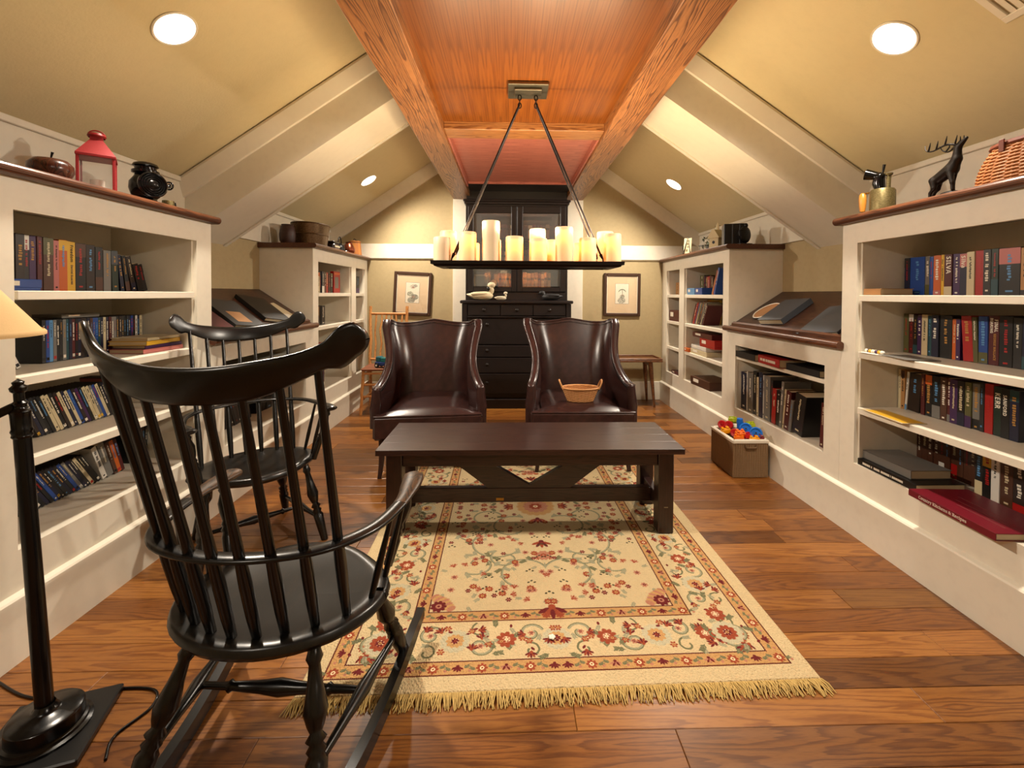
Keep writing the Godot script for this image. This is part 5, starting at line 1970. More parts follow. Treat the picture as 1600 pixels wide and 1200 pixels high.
	row(-1, SHELF_Y[0], -1.87, 4.33, [["cream", 0.04, 0.215, 0.15, 0, "h"], ["white", 0.04, 0.20, 0.15, 0, "p"], ["cream", 0.04, 0.20, 0.15, 0, "p"], ["charcoal", 0.055, 0.21, 0.15, 0, "h"], ["navy", 0.055, 0.215, 0.15, 0, "h"], ["dark red", 0.05, 0.21, 0.15, 0, "h"], ["red", 0.06, 0.21, 0.15, 0, "h"], ["black", 0.055, 0.205, 0.15, 0, "h"], ["charcoal", 0.05, 0.205, 0.15, 0, "h"]], "book", "book", "top " + FL, "books in far left bookcase")
	var rb = thing("book", "orange-red book turned cover outwards on the top %s" % FL, "book", Vector3.ZERO, 0.0, "books in far left bookcase")
	rb.transform = Transform3D(Basis(Vector3.UP, PI / 2), P(-1.86, SHELF_Y[0] + 0.001, 4.79))
	bx("cover", pm("red"), rb, Vector3(0.085, 0.115, -0.02), Vector3(0.17, 0.23, 0.04), 0.002)
	bx("cover_panel", pm("grey"), rb, Vector3(0.075, 0.11, 0.0006), Vector3(0.10, 0.12, 0.0012), 0.0)
	bx("cover_band", pm("orange"), rb, Vector3(0.085, 0.205, 0.0006), Vector3(0.16, 0.02, 0.0012), 0.0)
	row(-1, SHELF_Y[1], -1.87, 4.30, [["charcoal", 0.09, 0.195, 0.14, 0, "a"], ["black", 0.10, 0.195, 0.14, 0, "a"], ["charcoal", 0.085, 0.19, 0.14, 0, "a"]], "tape box", "box", "second " + FL, "tape boxes in far left bookcase")
	var ys: float = SHELF_Y[2] + 0.001
	for q in [["dark brown", 0.03, "bottom"], ["charcoal", 0.02, "second"], ["dark red", 0.05, "third"], ["red", 0.016, "topmost"]]:
		flat_book("binder", "%s binder, %s of the stack on third %s" % [q[0], q[2], FL], "binder", "binders in far left bookcase", q[0], P(-1.95, ys, 4.52), Vector3(0.30, q[1], 0.24), PI / 2 + rng.randf_range(-0.05, 0.05))
		ys += q[1] + 0.0006
	row(-1, SHELF_Y[3], -1.88, 4.32, [["black", 0.04, 0.20, 0.15, 0, "h"], ["charcoal", 0.035, 0.205, 0.15, 0, "h"], ["black", 0.045, 0.20, 0.15, 0, "h"], ["dark brown", 0.04, 0.21, 0.15, 0, "h"], ["black", 0.04, 0.205, 0.15, 0, "h"], ["charcoal", 0.035, 0.21, 0.15, 0, "h"], ["dark red", 0.03, 0.2, 0.15, 0, "h"], ["cream", 0.02, 0.2, 0.15, 0, "p"]], "book", "book", "bottom " + FL, "books in far left bookcase")
	row(-1, SHELF_Y[0], -1.83, 5.33, [["white", 0.05, 0.19, 0.15, 0, "p"], ["black", 0.11, 0.20, 0.15, 0, "h"]], "book", "book", "narrow bay, top " + FL, "books in far left bookcase")
	# ---- near right bookcase
	var NR = "shelf of near right bookcase"
	var xr = 2.190
	var R1 = [["navy", 0.032, 0.205, 0.15, 0, "p"], ["blue", 0.085, 0.205, 0.15, 0, "h"], ["grey", 0.028, 0.205, 0.15, 0, "p"], ["blue", 0.022, 0.20, 0.15, 0, "p"], ["orange", 0.040, 0.205, 0.15, 0, "h"], ["yellow", 0.016, 0.205, 0.15, 0, "p"], ["dark red", 0.040, 0.205, 0.15, 0, "h", [["SILVA", 0.74, 0.024, 0.003, M.whiteink]]], ["purple", 0.036, 0.205, 0.15, 0, "h"], ["navy", 0.034, 0.203, 0.15, 0, "h", [["Silva", 0.80, 0.020, 0.0, M.whiteink]]], ["cream", 0.036, 0.208, 0.15, 0, "h"], ["red", 0.040, 0.210, 0.15, 0, "h"], ["charcoal", 0.034, 0.212, 0.15, 0, "h"], ["dark green", 0.030, 0.212, 0.15, 0, "h"], ["black", 0.085, 0.210, 0.15, 0, "h"], ["tan", 0.038, 0.205, 0.15, 0, "h"], ["blue", 0.030, 0.215, 0.15, 0, "h"], ["red", 0.040, 0.22, 0.16, 0, "h"], ["black", 0.034, 0.21, 0.16, 0, "h"], ["navy", 0.036, 0.212, 0.16, 0, "h"]]
	row(1, SHELF_Y[0], xr, 2.428, R1, "novel", "book", "top " + NR, "novels on near right shelves")
	flat_book("novel", "tan paperback lying flat at far end of top " + NR, "book", "", "tan", P(2.06, SHELF_Y[0] + 0.001, 2.385), Vector3(0.11, 0.035, 0.19), -PI / 2 + 0.04)
	var R2 = [["olive", 0.032, 0.215, 0.15, 0, "h"], ["dark red", 0.028, 0.215, 0.15, 0, "h"], ["black", 0.026, 0.21, 0.15, 0, "h"], ["purple", 0.026, 0.21, 0.15, 0, "p"], ["cream", 0.034, 0.215, 0.15, 0, "h"], ["teal", 0.022, 0.21, 0.15, 0, "h"], ["navy", 0.038, 0.215, 0.15, 0, "h"], ["black", 0.064, 0.215, 0.15, 0, "h"], ["orange", 0.022, 0.20, 0.15, 0, "p"], ["purple", 0.022, 0.20, 0.15, 0, "p"], ["red", 0.048, 0.218, 0.15, 4, "h"], ["olive", 0.022, 0.215, 0.15, 3, "h"], ["blue", 0.040, 0.22, 0.16, 1, "h"], ["dark red", 0.044, 0.225, 0.16, 0, "h", [["FINAL", 0.80, 0.015, 0.010, M.whiteink], ["BEARING", 0.80, 0.012, -0.009, M.whiteink], ["GEORGE WALLACE", 0.37, 0.0105, 0.005, M.goldink]]], ["black", 0.054, 0.225, 0.16, 0, "h"], ["charcoal", 0.034, 0.22, 0.16, 0, "h"], ["navy", 0.036, 0.22, 0.16, 0, "h"], ["brown", 0.036, 0.22, 0.16, 0, "h"]]
	row(1, SHELF_Y[1], xr, 2.432, R2, "novel", "book", "second " + NR, "novels on near right shelves")
	var R3 = [["cream", 0.020, 0.215, 0.16, 0, "p"], ["tan", 0.024, 0.215, 0.16, 0, "h"], ["white", 0.012, 0.21, 0.16, -4, "p"], ["dark brown", 0.070, 0.205, 0.16, -4, "h"], ["dark red", 0.022, 0.215, 0.15, 0, "p"], ["black", 0.036, 0.215, 0.15, 0, "h"], ["black", 0.044, 0.215, 0.15, 0, "h"], ["brown", 0.034, 0.215, 0.15, 0, "h"], ["dark red", 0.018, 0.215, 0.15, 0, "p"], ["purple", 0.038, 0.215, 0.15, 0, "h"], ["black", 0.034, 0.215, 0.15, 0, "h"], ["olive", 0.030, 0.215, 0.15, 0, "h"], ["grey", 0.034, 0.215, 0.15, 0, "h"], ["charcoal", 0.020, 0.22, 0.15, 0, "h"], ["red", 0.036, 0.225, 0.15, 0, "h"], ["dark green", 0.034, 0.22, 0.15, 0, "h", [["KERR", 0.72, 0.022, 0.0, M.whiteink]]], ["black", 0.036, 0.22, 0.15, 0, "h", [["SANFORD", 0.66, 0.015, 0.0, M.whiteink]]], ["navy", 0.036, 0.22, 0.15, 0, "h"]]
	row(1, SHELF_Y[2], xr - 0.02, 2.437, R3, "novel", "book", "third " + NR, "novels on near right shelves")
	# bottom shelf: a brown leather set at the back, novels, flat books in front
	var R4 = []
	for i in 11: R4.append(["brown", 0.032, 0.232, 0.08, 0, "h"])
	row(1, SHELF_Y[3], 2.29, 2.442, R4, "volume", "book", "bottom " + NR, "leather-bound set on near right bottom shelf")
	row(1, SHELF_Y[3], xr + 0.02, 2.055, [["charcoal", 0.034, 0.215, 0.15, 0, "h"], ["black", 0.042, 0.215, 0.15, 0, "h"], ["white", 0.036, 0.22, 0.15, 0, "h"], ["brown", 0.052, 0.215, 0.15, 0, "h"], ["dark brown", 0.050, 0.215, 0.15, 0, "h"], ["grey", 0.050, 0.22, 0.15, 0, "h"], ["charcoal", 0.04, 0.22, 0.15, 0, "h"], ["dark red", 0.04, 0.22, 0.15, 0, "h"], ["navy", 0.04, 0.22, 0.15, 0, "h"]], "novel", "book", "bottom " + NR, "novels on near right shelves")
	var blk = flat_book("large_book", "black book lying flat under the grey one on bottom " + NR, "book", "", "black", P(2.075, SHELF_Y[3] + 0.001, 2.26), Vector3(0.36, 0.034, 0.25), -PI / 2)
	spine_strip(blk, Vector3(0.36, 0.034, 0.25), M.whiteink)
	flat_book("large_book", "grey cloth book lying on the black one, bottom " + NR, "book", "", "grey", P(2.085, SHELF_Y[3] + 0.0355, 2.29), Vector3(0.30, 0.044, 0.21), -PI / 2)
	var red = flat_book("cookbook", "large dark red cookbook lying across the front of bottom " + NR, "book", "", "crimson", P(2.015, SHELF_Y[3] + 0.001, 1.845), Vector3(0.40, 0.030, 0.275), -PI / 2 - 0.05)
	lettering("Country Kitchens & Recipes", 0.013, M.whiteink, red, Transform3D(Basis(), Vector3(-0.03, 0.0155, 0.1378)), false, true)
	var pink_m = mat(Color(0.42, 0.16, 0.17), 0.5)
	for q in [[-0.03, -0.02, 0.18], [0.02, 0.02, 0.22], [0.06, 0.06, 0.20]]:
		bx("cover_script", pink_m, red, Vector3(q[0], 0.0302, q[1]), Vector3(q[2], 0.0006, 0.006), 0.0)
	# loose papers
	for q in [[2.02, 2.30, 0.04, "second", SHELF_Y[1] + 0.001, Vector3(0.26, 0.002, 0.17), "white leaflet lying at far end of second " + NR], [2.0, 2.19, -0.15, "second", SHELF_Y[1] + 0.0035, Vector3(0.21, 0.002, 0.15), "grey leaflet overlapping the white one on second " + NR]]:
		var o = thing("leaflet", q[6], "paper", P(q[0], q[4], q[1]), -PI / 2 + q[2])
		bx("sheet", M.paper if q[2] > 0 else pm("grey"), o, Vector3(0, 0.001, 0), q[5], 0.0)
	var bd2 = thing("bead_toy", "small purple and white bead string at far end of second " + NR, "toy", P(1.975, SHELF_Y[1] + 0.001, 2.40))
	for i in 9:
		var st = ST()
		ball(st, Vector3(0.004 * sin(i * 2.1), 0.011, i * 0.014 - 0.02), Vector3.ONE * 0.010, 10, 7)
		put(st, "bead", [M.paper, pm("purple"), pm("yellow"), M.paper][i % 4], bd2)
	var mp = thing("folded_map", "yellow folded map hanging over the front of third " + NR, "map", P(1.975, SHELF_Y[2] + 0.001, 2.25), -PI / 2 - 0.06)
	bx("panel", pm("cream"), mp, Vector3(0, 0.002, 0), Vector3(0.28, 0.003, 0.12), 0.0)
	bx("cover_patch", pm("yellow"), mp, Vector3(0.01, 0.0038, 0), Vector3(0.25, 0.0006, 0.10), 0.0)
	# ---- far right bookcase
	var FR = "shelf of far right bookcase"
	row(1, SHELF_Y[0], 2.10, 4.90, [["olive", 0.10, 0.215, 0.14, 0, "h"], ["navy", 0.03, 0.205, 0.14, 0, "h"], ["dark red", 0.03, 0.20, 0.14, 0, "h"], ["grey", 0.025, 0.19, 0.14, 0, "h"], ["red", 0.05, 0.195, 0.14, 0, "h"], ["dark red", 0.04, 0.20, 0.14, 0, "h"], ["brown", 0.05, 0.19, 0.14, 0, "h"]], "book", "book", "top " + FR, "books in far right bookcase")
	row(1, SHELF_Y[0], 1.985, 4.36, [["tan", 0.012, 0.26, 0.20, -24, "h"], ["orange", 0.016, 0.25, 0.20, -24, "h"], ["blue", 0.03, 0.27, 0.20, -22, "h"]], "picture book", "book", "top " + FR, "books in far right bookcase")
	flat_book("game_box", "light blue game box lying on top " + FR, "box", "games in far right bookcase", "light blue", P(2.02, SHELF_Y[0] + 0.001, 4.80), Vector3(0.20, 0.07, 0.13), -PI / 2, "b")
	flat_book("game_box", "blue card box lying beside the light blue one on top " + FR, "box", "games in far right bookcase", "blue", P(2.02, SHELF_Y[0] + 0.001, 4.60), Vector3(0.17, 0.07, 0.13), -PI / 2, "b")
	row(1, SHELF_Y[1], 1.99, 4.86, [["dark red", 0.02, 0.235, 0.17, -27, "h"], ["cream", 0.012, 0.25, 0.17, -27, "h"], ["red", 0.025, 0.25, 0.17, -28, "h"], ["pink", 0.012, 0.25, 0.17, -28, "h"], ["purple", 0.03, 0.26, 0.17, -28, "h"], ["cream", 0.014, 0.26, 0.17, -29, "h"], ["olive", 0.03, 0.26, 0.17, -29, "h"], ["dark red", 0.035, 0.265, 0.17, -29, "h"], ["grey", 0.02, 0.26, 0.17, -29, "h"], ["cream", 0.014, 0.26, 0.17, -30, "h"], ["navy", 0.025, 0.25, 0.17, -30, "h"], ["dark red", 0.02, 0.24, 0.17, -30, "h"]], "picture book", "book", "second " + FR, "books in far right bookcase")
	flat_book("game_box", "yellow box standing behind the leaning books on second " + FR, "box", "games in far right bookcase", "yellow", P(2.22, SHELF_Y[1] + 0.001, 4.80), Vector3(0.24, 0.26, 0.05), -PI / 2, "b")
	var yy: float = SHELF_Y[2] + 0.001
	for q in [["cream", 0.05, 0.40, 4.60, "lowest"], ["white", 0.045, 0.36, 4.60, "second"], ["red", 0.085, 0.34, 4.40, "third"], ["dark red", 0.05, 0.46, 4.52, "topmost"]]:
		flat_book("game_box", "%s game box, %s of the pile on third %s" % [q[0], q[4], FR], "box", "games in far right bookcase", q[0], P(2.08, yy, q[3]), Vector3(q[2], q[1], 0.24), -PI / 2, "b")
		yy += q[1] + 0.001
	flat_book("game_box", "orange card box before the pile on third " + FR, "box", "games in far right bookcase", "orange", P(1.99, SHELF_Y[2] + 0.001, 4.87), Vector3(0.12, 0.04, 0.10), -PI / 2, "b")
	flat_book("game_box", "red and brown game box lying on bottom " + FR, "box", "games in far right bookcase", "brown", P(2.07, SHELF_Y[3] + 0.001, 4.52), Vector3(0.40, 0.085, 0.26), -PI / 2 + 0.06, "b")
	row(1, SHELF_Y[0], 2.04, 5.47, [["tan", 0.10, 0.15, 0.17, 0, "h"], ["pink", 0.016, 0.27, 0.20, -26, "h"], ["dark red", 0.03, 0.27, 0.20, -26, "h"], ["purple", 0.03, 0.25, 0.20, -26, "h"]], "book", "book", "narrow bay, top " + FR, "books in far right bookcase")
	flat_book("game_box", "dark red chess box in the narrow bay on second " + FR, "box", "games in far right bookcase", "dark red", P(2.06, SHELF_Y[1] + 0.001, 5.30), Vector3(0.34, 0.13, 0.2), -PI / 2, "b")
	flat_book("game_box", "dark red card box in the narrow bay on bottom " + FR, "box", "games in far right bookcase", "dark red", P(2.02, SHELF_Y[3] + 0.001, 5.26), Vector3(0.2, 0.035, 0.12), -PI / 2, "b")

func spine_strip(o: Node3D, size: Vector3, ink: Material) -> void:
	var st = ST()
	var x = -size.x * 0.40
	while x < size.x * 0.30:
		var l = rng.randf_range(0.004, 0.011)
		if rng.randf() > 0.15: box(st, Vector3(x + l / 2, size.y / 2, size.z / 2 + 0.0004), Vector3(l * 0.8, size.y * 0.32, 0.0008))
		x += l
	put(st, "spine_print", ink, o)

# ---------------------------------------------------------------- on and inside the slanted desks
func build_desk_things() -> void:
	rng.seed = 515
	# right desk, lower compartment: tall folders and albums
	var RD = "compartment of right slanted desk"
	row(1, 0.375, 1.985, 3.775, [["navy", 0.085, 0.315, 0.22, 0, "a"], ["white", 0.012, 0.33, 0.22, 0, "p"], ["grey", 0.085, 0.325, 0.22, 0, "a"], ["black", 0.055, 0.35, 0.22, 0, "a"], ["cream", 0.03, 0.31, 0.22, 0, "a"], ["navy", 0.055, 0.355, 0.22, 0, "a"], ["white", 0.016, 0.34, 0.22, 0, "p"], ["grey", 0.085, 0.345, 0.22, 0, "a"], ["charcoal", 0.022, 0.32, 0.2, -2, "a"], ["red", 0.05, 0.265, 0.2, -3, "a"], ["black", 0.045, 0.265, 0.2, -3, "a"], ["grey", 0.03, 0.34, 0.2, -5, "a"], ["cream", 0.022, 0.29, 0.2, -6, "a"], ["dark red", 0.055, 0.285, 0.2, -7, "a"], ["grey", 0.03, 0.23, 0.2, -8, "a"], ["black", 0.11, 0.285, 0.2, -9, "a"]], "album", "album", RD, "albums in right desk")
	row(1, 0.375, 1.985, 2.80, [["dark red", 0.035, 0.285, 0.2, -3, "a"], ["brown", 0.03, 0.285, 0.2, -3, "a"]], "album", "album", RD, "albums in right desk", 16)
	flat_book("binder", "charcoal binder lying on the upper shelf of right slanted desk", "binder", "", "charcoal", P(2.05, 0.821, 3.62), Vector3(0.30, 0.05, 0.24), -PI / 2)
	var rbx = flat_book("game_box", "bright red box lying on the upper shelf of right slanted desk", "box", "", "red", P(2.03, 0.821, 3.28), Vector3(0.30, 0.06, 0.2), -PI / 2 - 0.05)
	spine_strip(rbx, Vector3(0.30, 0.06, 0.2), M.whiteink)
	flat_book("binder", "olive-grey binder lying beside the red box on right desk shelf", "binder", "", "charcoal", P(2.08, 0.821, 2.93), Vector3(0.34, 0.045, 0.26), -PI / 2)
	# left desk: a dark box and leaning albums
	var LD = "compartment of left slanted desk"
	row(-1, 0.375, -1.95, 2.86, [["dark brown", 0.095, 0.36, 0.22, 0, "a"], ["dark brown", 0.03, 0.33, 0.22, 0, "a"]], "album", "album", LD, "albums in left desk")
	var its = []
	for i in 18: its.append([["black", "charcoal", "black", "dark brown"][i % 4], 0.020, 0.31, 0.22, 24 - i * 0.4, "a"])
	row(-1, 0.375, -2.0, 3.125, its, "album", "album", LD, "albums in left desk", 2)
	row(-1, 0.375, -2.02, 3.62, [["black", 0.14, 0.33, 0.22, 0, "a"], ["black", 0.09, 0.30, 0.22, 0, "a"]], "album", "album", LD, "albums in left desk", 20)
	# things resting on the slopes
	var k = atan2(1.375 - 1.062, HALF - 1.865 + 0.0)
	for s in [-1, 1]:
		var x0 = XL if s < 0 else XR
		var tilt = Basis(Vector3(0, 0, 1), s * atan2(0.313, absf((XC + s * HALF) - x0)))
		var on = func(u: float, d: float, lift: float) -> Vector3:      # u: share of the way up the slope
			var x: float = lerpf(x0, XC + s * HALF, u)
			return P(x, lerpf(1.064, 1.375, u) + lift, d)
		if s > 0:
			flat_book("photo_album", "dark grey cloth album with tan page edges on the right slanted desk", "album", "", "slate", on.call(0.42, 3.42, 0.003), Vector3(0.30, 0.045, 0.27), -PI / 2 + PI / 2 + 0.12, "h", tilt)
			flat_book("photo_album", "wide grey album lying low on the right slanted desk", "album", "", "slate", on.call(0.36, 2.86, 0.003), Vector3(0.34, 0.018, 0.32), 0.2, "h", tilt)
			var pp = thing("magazine", "pale grey magazine high on the right slanted desk", "magazine", on.call(0.80, 2.74, 0.003))
			pp.transform.basis = tilt
			bx("sheet", pm("grey"), pp, Vector3(0, 0.003, 0), Vector3(0.17, 0.004, 0.26), 0.0)
			var pl = thing("round_plate", "wood-rimmed oval plate lying on the right slanted desk", "plate", on.call(0.45, 3.70, 0.002))
			pl.transform.basis = tilt
			var st = ST()
			lathe(st, vv([0.0, 0.004, 0.09, 0.004, 0.11, 0.012, 0.115, 0.010, 0.095, 0.0]), 36)
			put(st, "dish", mat(Color(0.66, 0.48, 0.32), 0.4), pl)
			st = ST()
			lathe(st, vv([0.106, 0.011, 0.112, 0.016, 0.118, 0.011, 0.112, 0.009, 0.106, 0.011]), 36)
			put(st, "rim", M.paper, pl)
		else:
			flat_book("photo_album", "black album with a silver label lying on the left slanted desk", "album", "", "black", on.call(0.42, 3.66, 0.003), Vector3(0.34, 0.03, 0.30), -0.25, "h", tilt)
			var lb = flat_book("photo_album", "charcoal album with a gold picture on the left slanted desk", "album", "", "charcoal", on.call(0.36, 3.22, 0.003), Vector3(0.34, 0.03, 0.30), -0.2, "h", tilt)
			bx("cover_picture", pm("tan"), lb, Vector3(0.06, 0.0304, 0.02), Vector3(0.13, 0.0008, 0.13), 0.0)
			flat_book("photo_album", "dark red album at the near end of the left slanted desk", "album", "", "dark red", on.call(0.36, 2.93, 0.003), Vector3(0.30, 0.02, 0.20), -0.1, "h", tilt)
			for q in [[0.42, 3.93, 0.1, "cream paper sheet at the far end of the left slanted desk"], [0.14, 3.86, -0.2, "white paper sheet resting on the left desk's ledge"]]:
				var o = thing("paper_sheet", q[3], "paper", on.call(q[0], q[1], 0.002))
				o.transform.basis = tilt * Basis(Vector3.UP, q[2])
				bx("sheet", pm("cream") if q[0] > 0.3 else M.paper, o, Vector3(0, 0.002, 0), Vector3(0.20, 0.002, 0.14), 0.0)

# ---------------------------------------------------------------- ornaments on the bookcase tops
func build_top_things() -> void:
	var y = DECK + 0.0005
	var st: SurfaceTool
	# near left: shell, wooden apple, red lantern, carriage lamp, small mug
	var t = thing("rope_shell", "cream and red ridged shell at the near end of the left bookcase top", "shell", P(-1.90, y, 1.66))
	st = ST()
	var sec = []
	for i in 15:
		var k = i / 14.0
		sec.append(Vector2((0.042 + 0.006 * cos(k * PI * 12.0)) * sqrt(maxf(1.0 - k * k, 0.0)) + 0.002, k * 0.085))
	lathe(st, sec, 20)
	put(st, "body", mottled(Color(0.74, 0.64, 0.48), 0.2, 0.6, 30.0, 103), t)
	st = ST()
	for i in 4: lathe(st, vv([0.043 - i * 0.006, 0.012 + i * 0.018, 0.046 - i * 0.006, 0.016 + i * 0.018, 0.042 - i * 0.006, 0.020 + i * 0.018]), 20)
	put(st, "stripe", mat(Color(0.42, 0.16, 0.12), 0.6), t)
	t = thing("wooden_apple", "polished dark wooden apple on the near left bookcase top", "ornament", P(-1.90, y, 1.915))
	st = ST()
	lathe(st, vv([0.0, 0.006, 0.030, 0.0, 0.058, 0.012, 0.072, 0.045, 0.070, 0.070, 0.052, 0.090, 0.028, 0.094, 0.010, 0.084, 0.0, 0.078]), 28)
	put(st, "fruit", M.mahogany, t)
	st = ST()
	tube(st, smooth_curve([Vector3(0, 0.078, 0), Vector3(0.002, 0.10, 0), Vector3(0.010, 0.122, 0.002)], 8), [0.003, 0.003, 0.003, 0.003, 0.003, 0.0035, 0.004, 0.0045, 0.005], 7)
	put(st, "stem", M.iron, t)
	st = ST()
	sheet(st, [[Vector3(0, 0.092, 0.0), Vector3(0, 0.092, 0.0)], [Vector3(-0.010, 0.100, -0.03), Vector3(0.012, 0.098, -0.03)], [Vector3(-0.007, 0.100, -0.055), Vector3(0.009, 0.099, -0.055)], [Vector3(0.002, 0.096, -0.078), Vector3(0.002, 0.096, -0.078)]], 4)
	put(st, "leaf", M.iron, t)
	# lantern
	t = thing("candle_lantern", "red metal candle lantern with glass sides on the left bookcase top", "lantern", P(-1.905, y, 2.130), deg_to_rad(38))
	var red = mottled(Color(0.56, 0.07, 0.09), 0.12, 0.45, 20.0, 105)
	var w = 0.062
	bx("base", red, t, Vector3(0, 0.006, 0), Vector3(2 * w + 0.012, 0.012, 2 * w + 0.012), 0.002)
	bx("top_frame", red, t, Vector3(0, 0.160, 0), Vector3(2 * w + 0.012, 0.010, 2 * w + 0.012), 0.002)
	for sx in [-1, 1]:
		for sz in [-1, 1]: bx("corner_post", red, t, Vector3(sx * (w - 0.002), 0.083, sz * (w - 0.002)), Vector3(0.011, 0.146, 0.011), 0.0015)
		bx("pane", M.glass, t, Vector3(sx * (w - 0.003), 0.083, 0), Vector3(0.002, 0.144, 2 * w - 0.018), 0.0)
		bx("pane", M.glass, t, Vector3(0, 0.083, sx * (w - 0.003)), Vector3(2 * w - 0.018, 0.144, 0.002), 0.0)
	st = ST()
	st.set_smooth_group(-1)
	var lv = [[w + 0.006, 0.165], [w * 0.36, 0.240], [w * 0.36, 0.252]]
	for i in 2:
		var a = []
		var b = []
		for k in 4:
			var an = PI / 4 + PI / 2 * k
			a.append(Vector3(cos(an) * lv[i][0] * 1.414, lv[i][1], sin(an) * lv[i][0] * 1.414))
			b.append(Vector3(cos(an) * lv[i + 1][0] * 1.414, lv[i + 1][1], sin(an) * lv[i + 1][0] * 1.414))
		for k in 4: out_face(st, [a[k], a[(k + 1) % 4], b[(k + 1) % 4], b[k]], Vector3(0, 0.15, 0))
	box(st, Vector3(0, 0.254, 0), Vector3(w * 0.72, 0.006, w * 0.72))
	put(st, "roof", red, t)
	st = ST()
	lathe(st, vv([0.030, 0.254, 0.034, 0.262, 0.030, 0.272, 0.0, 0.276]), 18)
	put(st, "vent_cap", red, t)
	st = ST()
	var ringp = []
	for i in 17: ringp.append(Vector3(cos(PI * i / 16.0) * 0.030, 0.262 + sin(PI * i / 16.0) * 0.026, 0.0))
	tube(st, ringp, 0.003, 6)
	put(st, "handle", red, t)
	st = ST()
	lathe(st, vv([0.0, 0.012, 0.026, 0.012, 0.026, 0.060, 0.022, 0.062, 0.0, 0.060]), 20)
	put(st, "candle", M.paper, t)
	# carriage lamp
	t = thing("carriage_lamp", "black enamel carriage lamp with a round ribbed lens on the left bookcase", "lamp", P(-1.905, y, 2.405), deg_to_rad(62))
	var blk = mat(Color(0.03, 0.028, 0.028), 0.16, 0.1)
	st = ST()
	lathe(st, vv([0.062, 0.0, 0.062, 0.012, 0.050, 0.020, 0.046, 0.036, 0.060, 0.050, 0.070, 0.085, 0.068, 0.118, 0.050, 0.146, 0.044, 0.160, 0.058, 0.166, 0.058, 0.178, 0.046, 0.184, 0.046, 0.196, 0.056, 0.202, 0.050, 0.214, 0.030, 0.222, 0.0, 0.224]), 30)
	put(st, "body", blk, t)
	var fw = Transform3D(Basis(Vector3(1, 0, 0), PI / 2), Vector3(0, 0.100, 0.058))
	st = ST()
	lathe(st, vv([0.060, 0.0, 0.066, 0.008, 0.066, 0.018, 0.060, 0.024, 0.056, 0.020]), 34, fw)
	put(st, "bezel", blk, t)
	st = ST()
	lathe(st, vv([0.057, 0.016, 0.050, 0.024, 0.046, 0.019, 0.040, 0.026, 0.036, 0.021, 0.029, 0.028, 0.025, 0.023, 0.016, 0.030, 0.0, 0.032]), 34, fw)
	put(st, "ribbed_lens", mat(Color(0.16, 0.155, 0.15), 0.22, 0.8), t)
	st = ST()
	var wr = []
	for i in 25: wr.append(Vector3(0.092, 0.118, 0.030) + Vector3(0.010 * sin(TAU * i / 24.0), cos(TAU * i / 24.0) * 0.020, sin(TAU * i / 24.0) * 0.018))
	tube(st, wr, 0.004, 6, false)
	for k in 4:
		var a = PI * k / 4.0
		tube(st, [Vector3(0.092, 0.118, 0.030) + Vector3(0.010 * sin(a), cos(a) * 0.020, sin(a) * 0.018), Vector3(0.092, 0.118, 0.030) - Vector3(0.010 * sin(a), cos(a) * 0.020, sin(a) * 0.018)], 0.0025, 5)
	tube(st, [Vector3(0.060, 0.110, 0.02), Vector3(0.092, 0.118, 0.030)], 0.004, 6)
	put(st, "wick_wheel", blk, t)
	t = thing("pewter_mug", "small metal mug with a black handle beside the carriage lamp", "mug", P(-1.895, y, 2.545), deg_to_rad(100))
	st = ST()
	lathe(st, vv([0.0, 0.0, 0.028, 0.0, 0.028, 0.052, 0.025, 0.052, 0.025, 0.006, 0.0, 0.006]), 20)
	put(st, "cup", M.oldbrass, t)
	st = ST()
	tube(st, [Vector3(0.026, 0.050, 0), Vector3(0.060, 0.052, 0)], 0.004, 6)
	tube(st, [Vector3(0.058, 0.054, 0), Vector3(0.070, 0.006, 0)], 0.009, 8)
	put(st, "handle", blk, t)
	# near right: blowtorch, elk, creel
	t = thing("blowtorch", "brass blowtorch with black burner and wooden handle on right bookcase top", "blowtorch", P(2.035, y, 2.405), deg_to_rad(-70))
	st = ST()
	lathe(st, vv([0.0, 0.0, 0.062, 0.0, 0.064, 0.010, 0.058, 0.016, 0.058, 0.118, 0.052, 0.128, 0.0, 0.134]), 30)
	put(st, "tank", M.oldbrass, t)
	st = ST()
	tube(st, [Vector3(-0.010, 0.125, 0), Vector3(-0.020, 0.165, 0), Vector3(-0.018, 0.200, 0)], [0.024, 0.030, 0.026], 12)
	ball(st, Vector3(-0.018, 0.200, 0), Vector3(0.030, 0.026, 0.028), 12, 8)
	tube(st, [Vector3(-0.02, 0.205, 0), Vector3(-0.075, 0.225, 0.02)], [0.020, 0.030], 14)
	tube(st, [Vector3(0.0, 0.22, 0), Vector3(0.006, 0.262, 0)], [0.005, 0.008], 8)
	put(st, "burner", blk, t)
	st = ST()
	tube(st, [Vector3(0.034, 0.13, 0.01), Vector3(0.036, 0.205, 0.012)], 0.010, 10)
	lathe(st, vv([0.016, 0.196, 0.019, 0.206, 0.0, 0.210]), 12, Transform3D(Basis(), Vector3(0.036, 0, 0.012)))
	put(st, "pump", M.oldbrass, t)
	st = ST()
	turned(st, Vector3(-0.092, 0.020, 0.015), Vector3(-0.092, 0.125, 0.015), [0.0, 0.012, 0.2, 0.016, 0.6, 0.019, 0.9, 0.016, 1.0, 0.008], 14)
	put(st, "handle", mat(Color(0.78, 0.52, 0.20), 0.35), t)
	st = ST()
	tube(st, [Vector3(-0.055, 0.012, 0.01), Vector3(-0.092, 0.010, 0.015), Vector3(-0.092, 0.03, 0.015)], 0.006, 7)
	tube(st, [Vector3(-0.092, 0.12, 0.015), Vector3(-0.05, 0.122, 0.008)], 0.005, 7)
	put(st, "bracket", M.brass, t)
	elk(y)
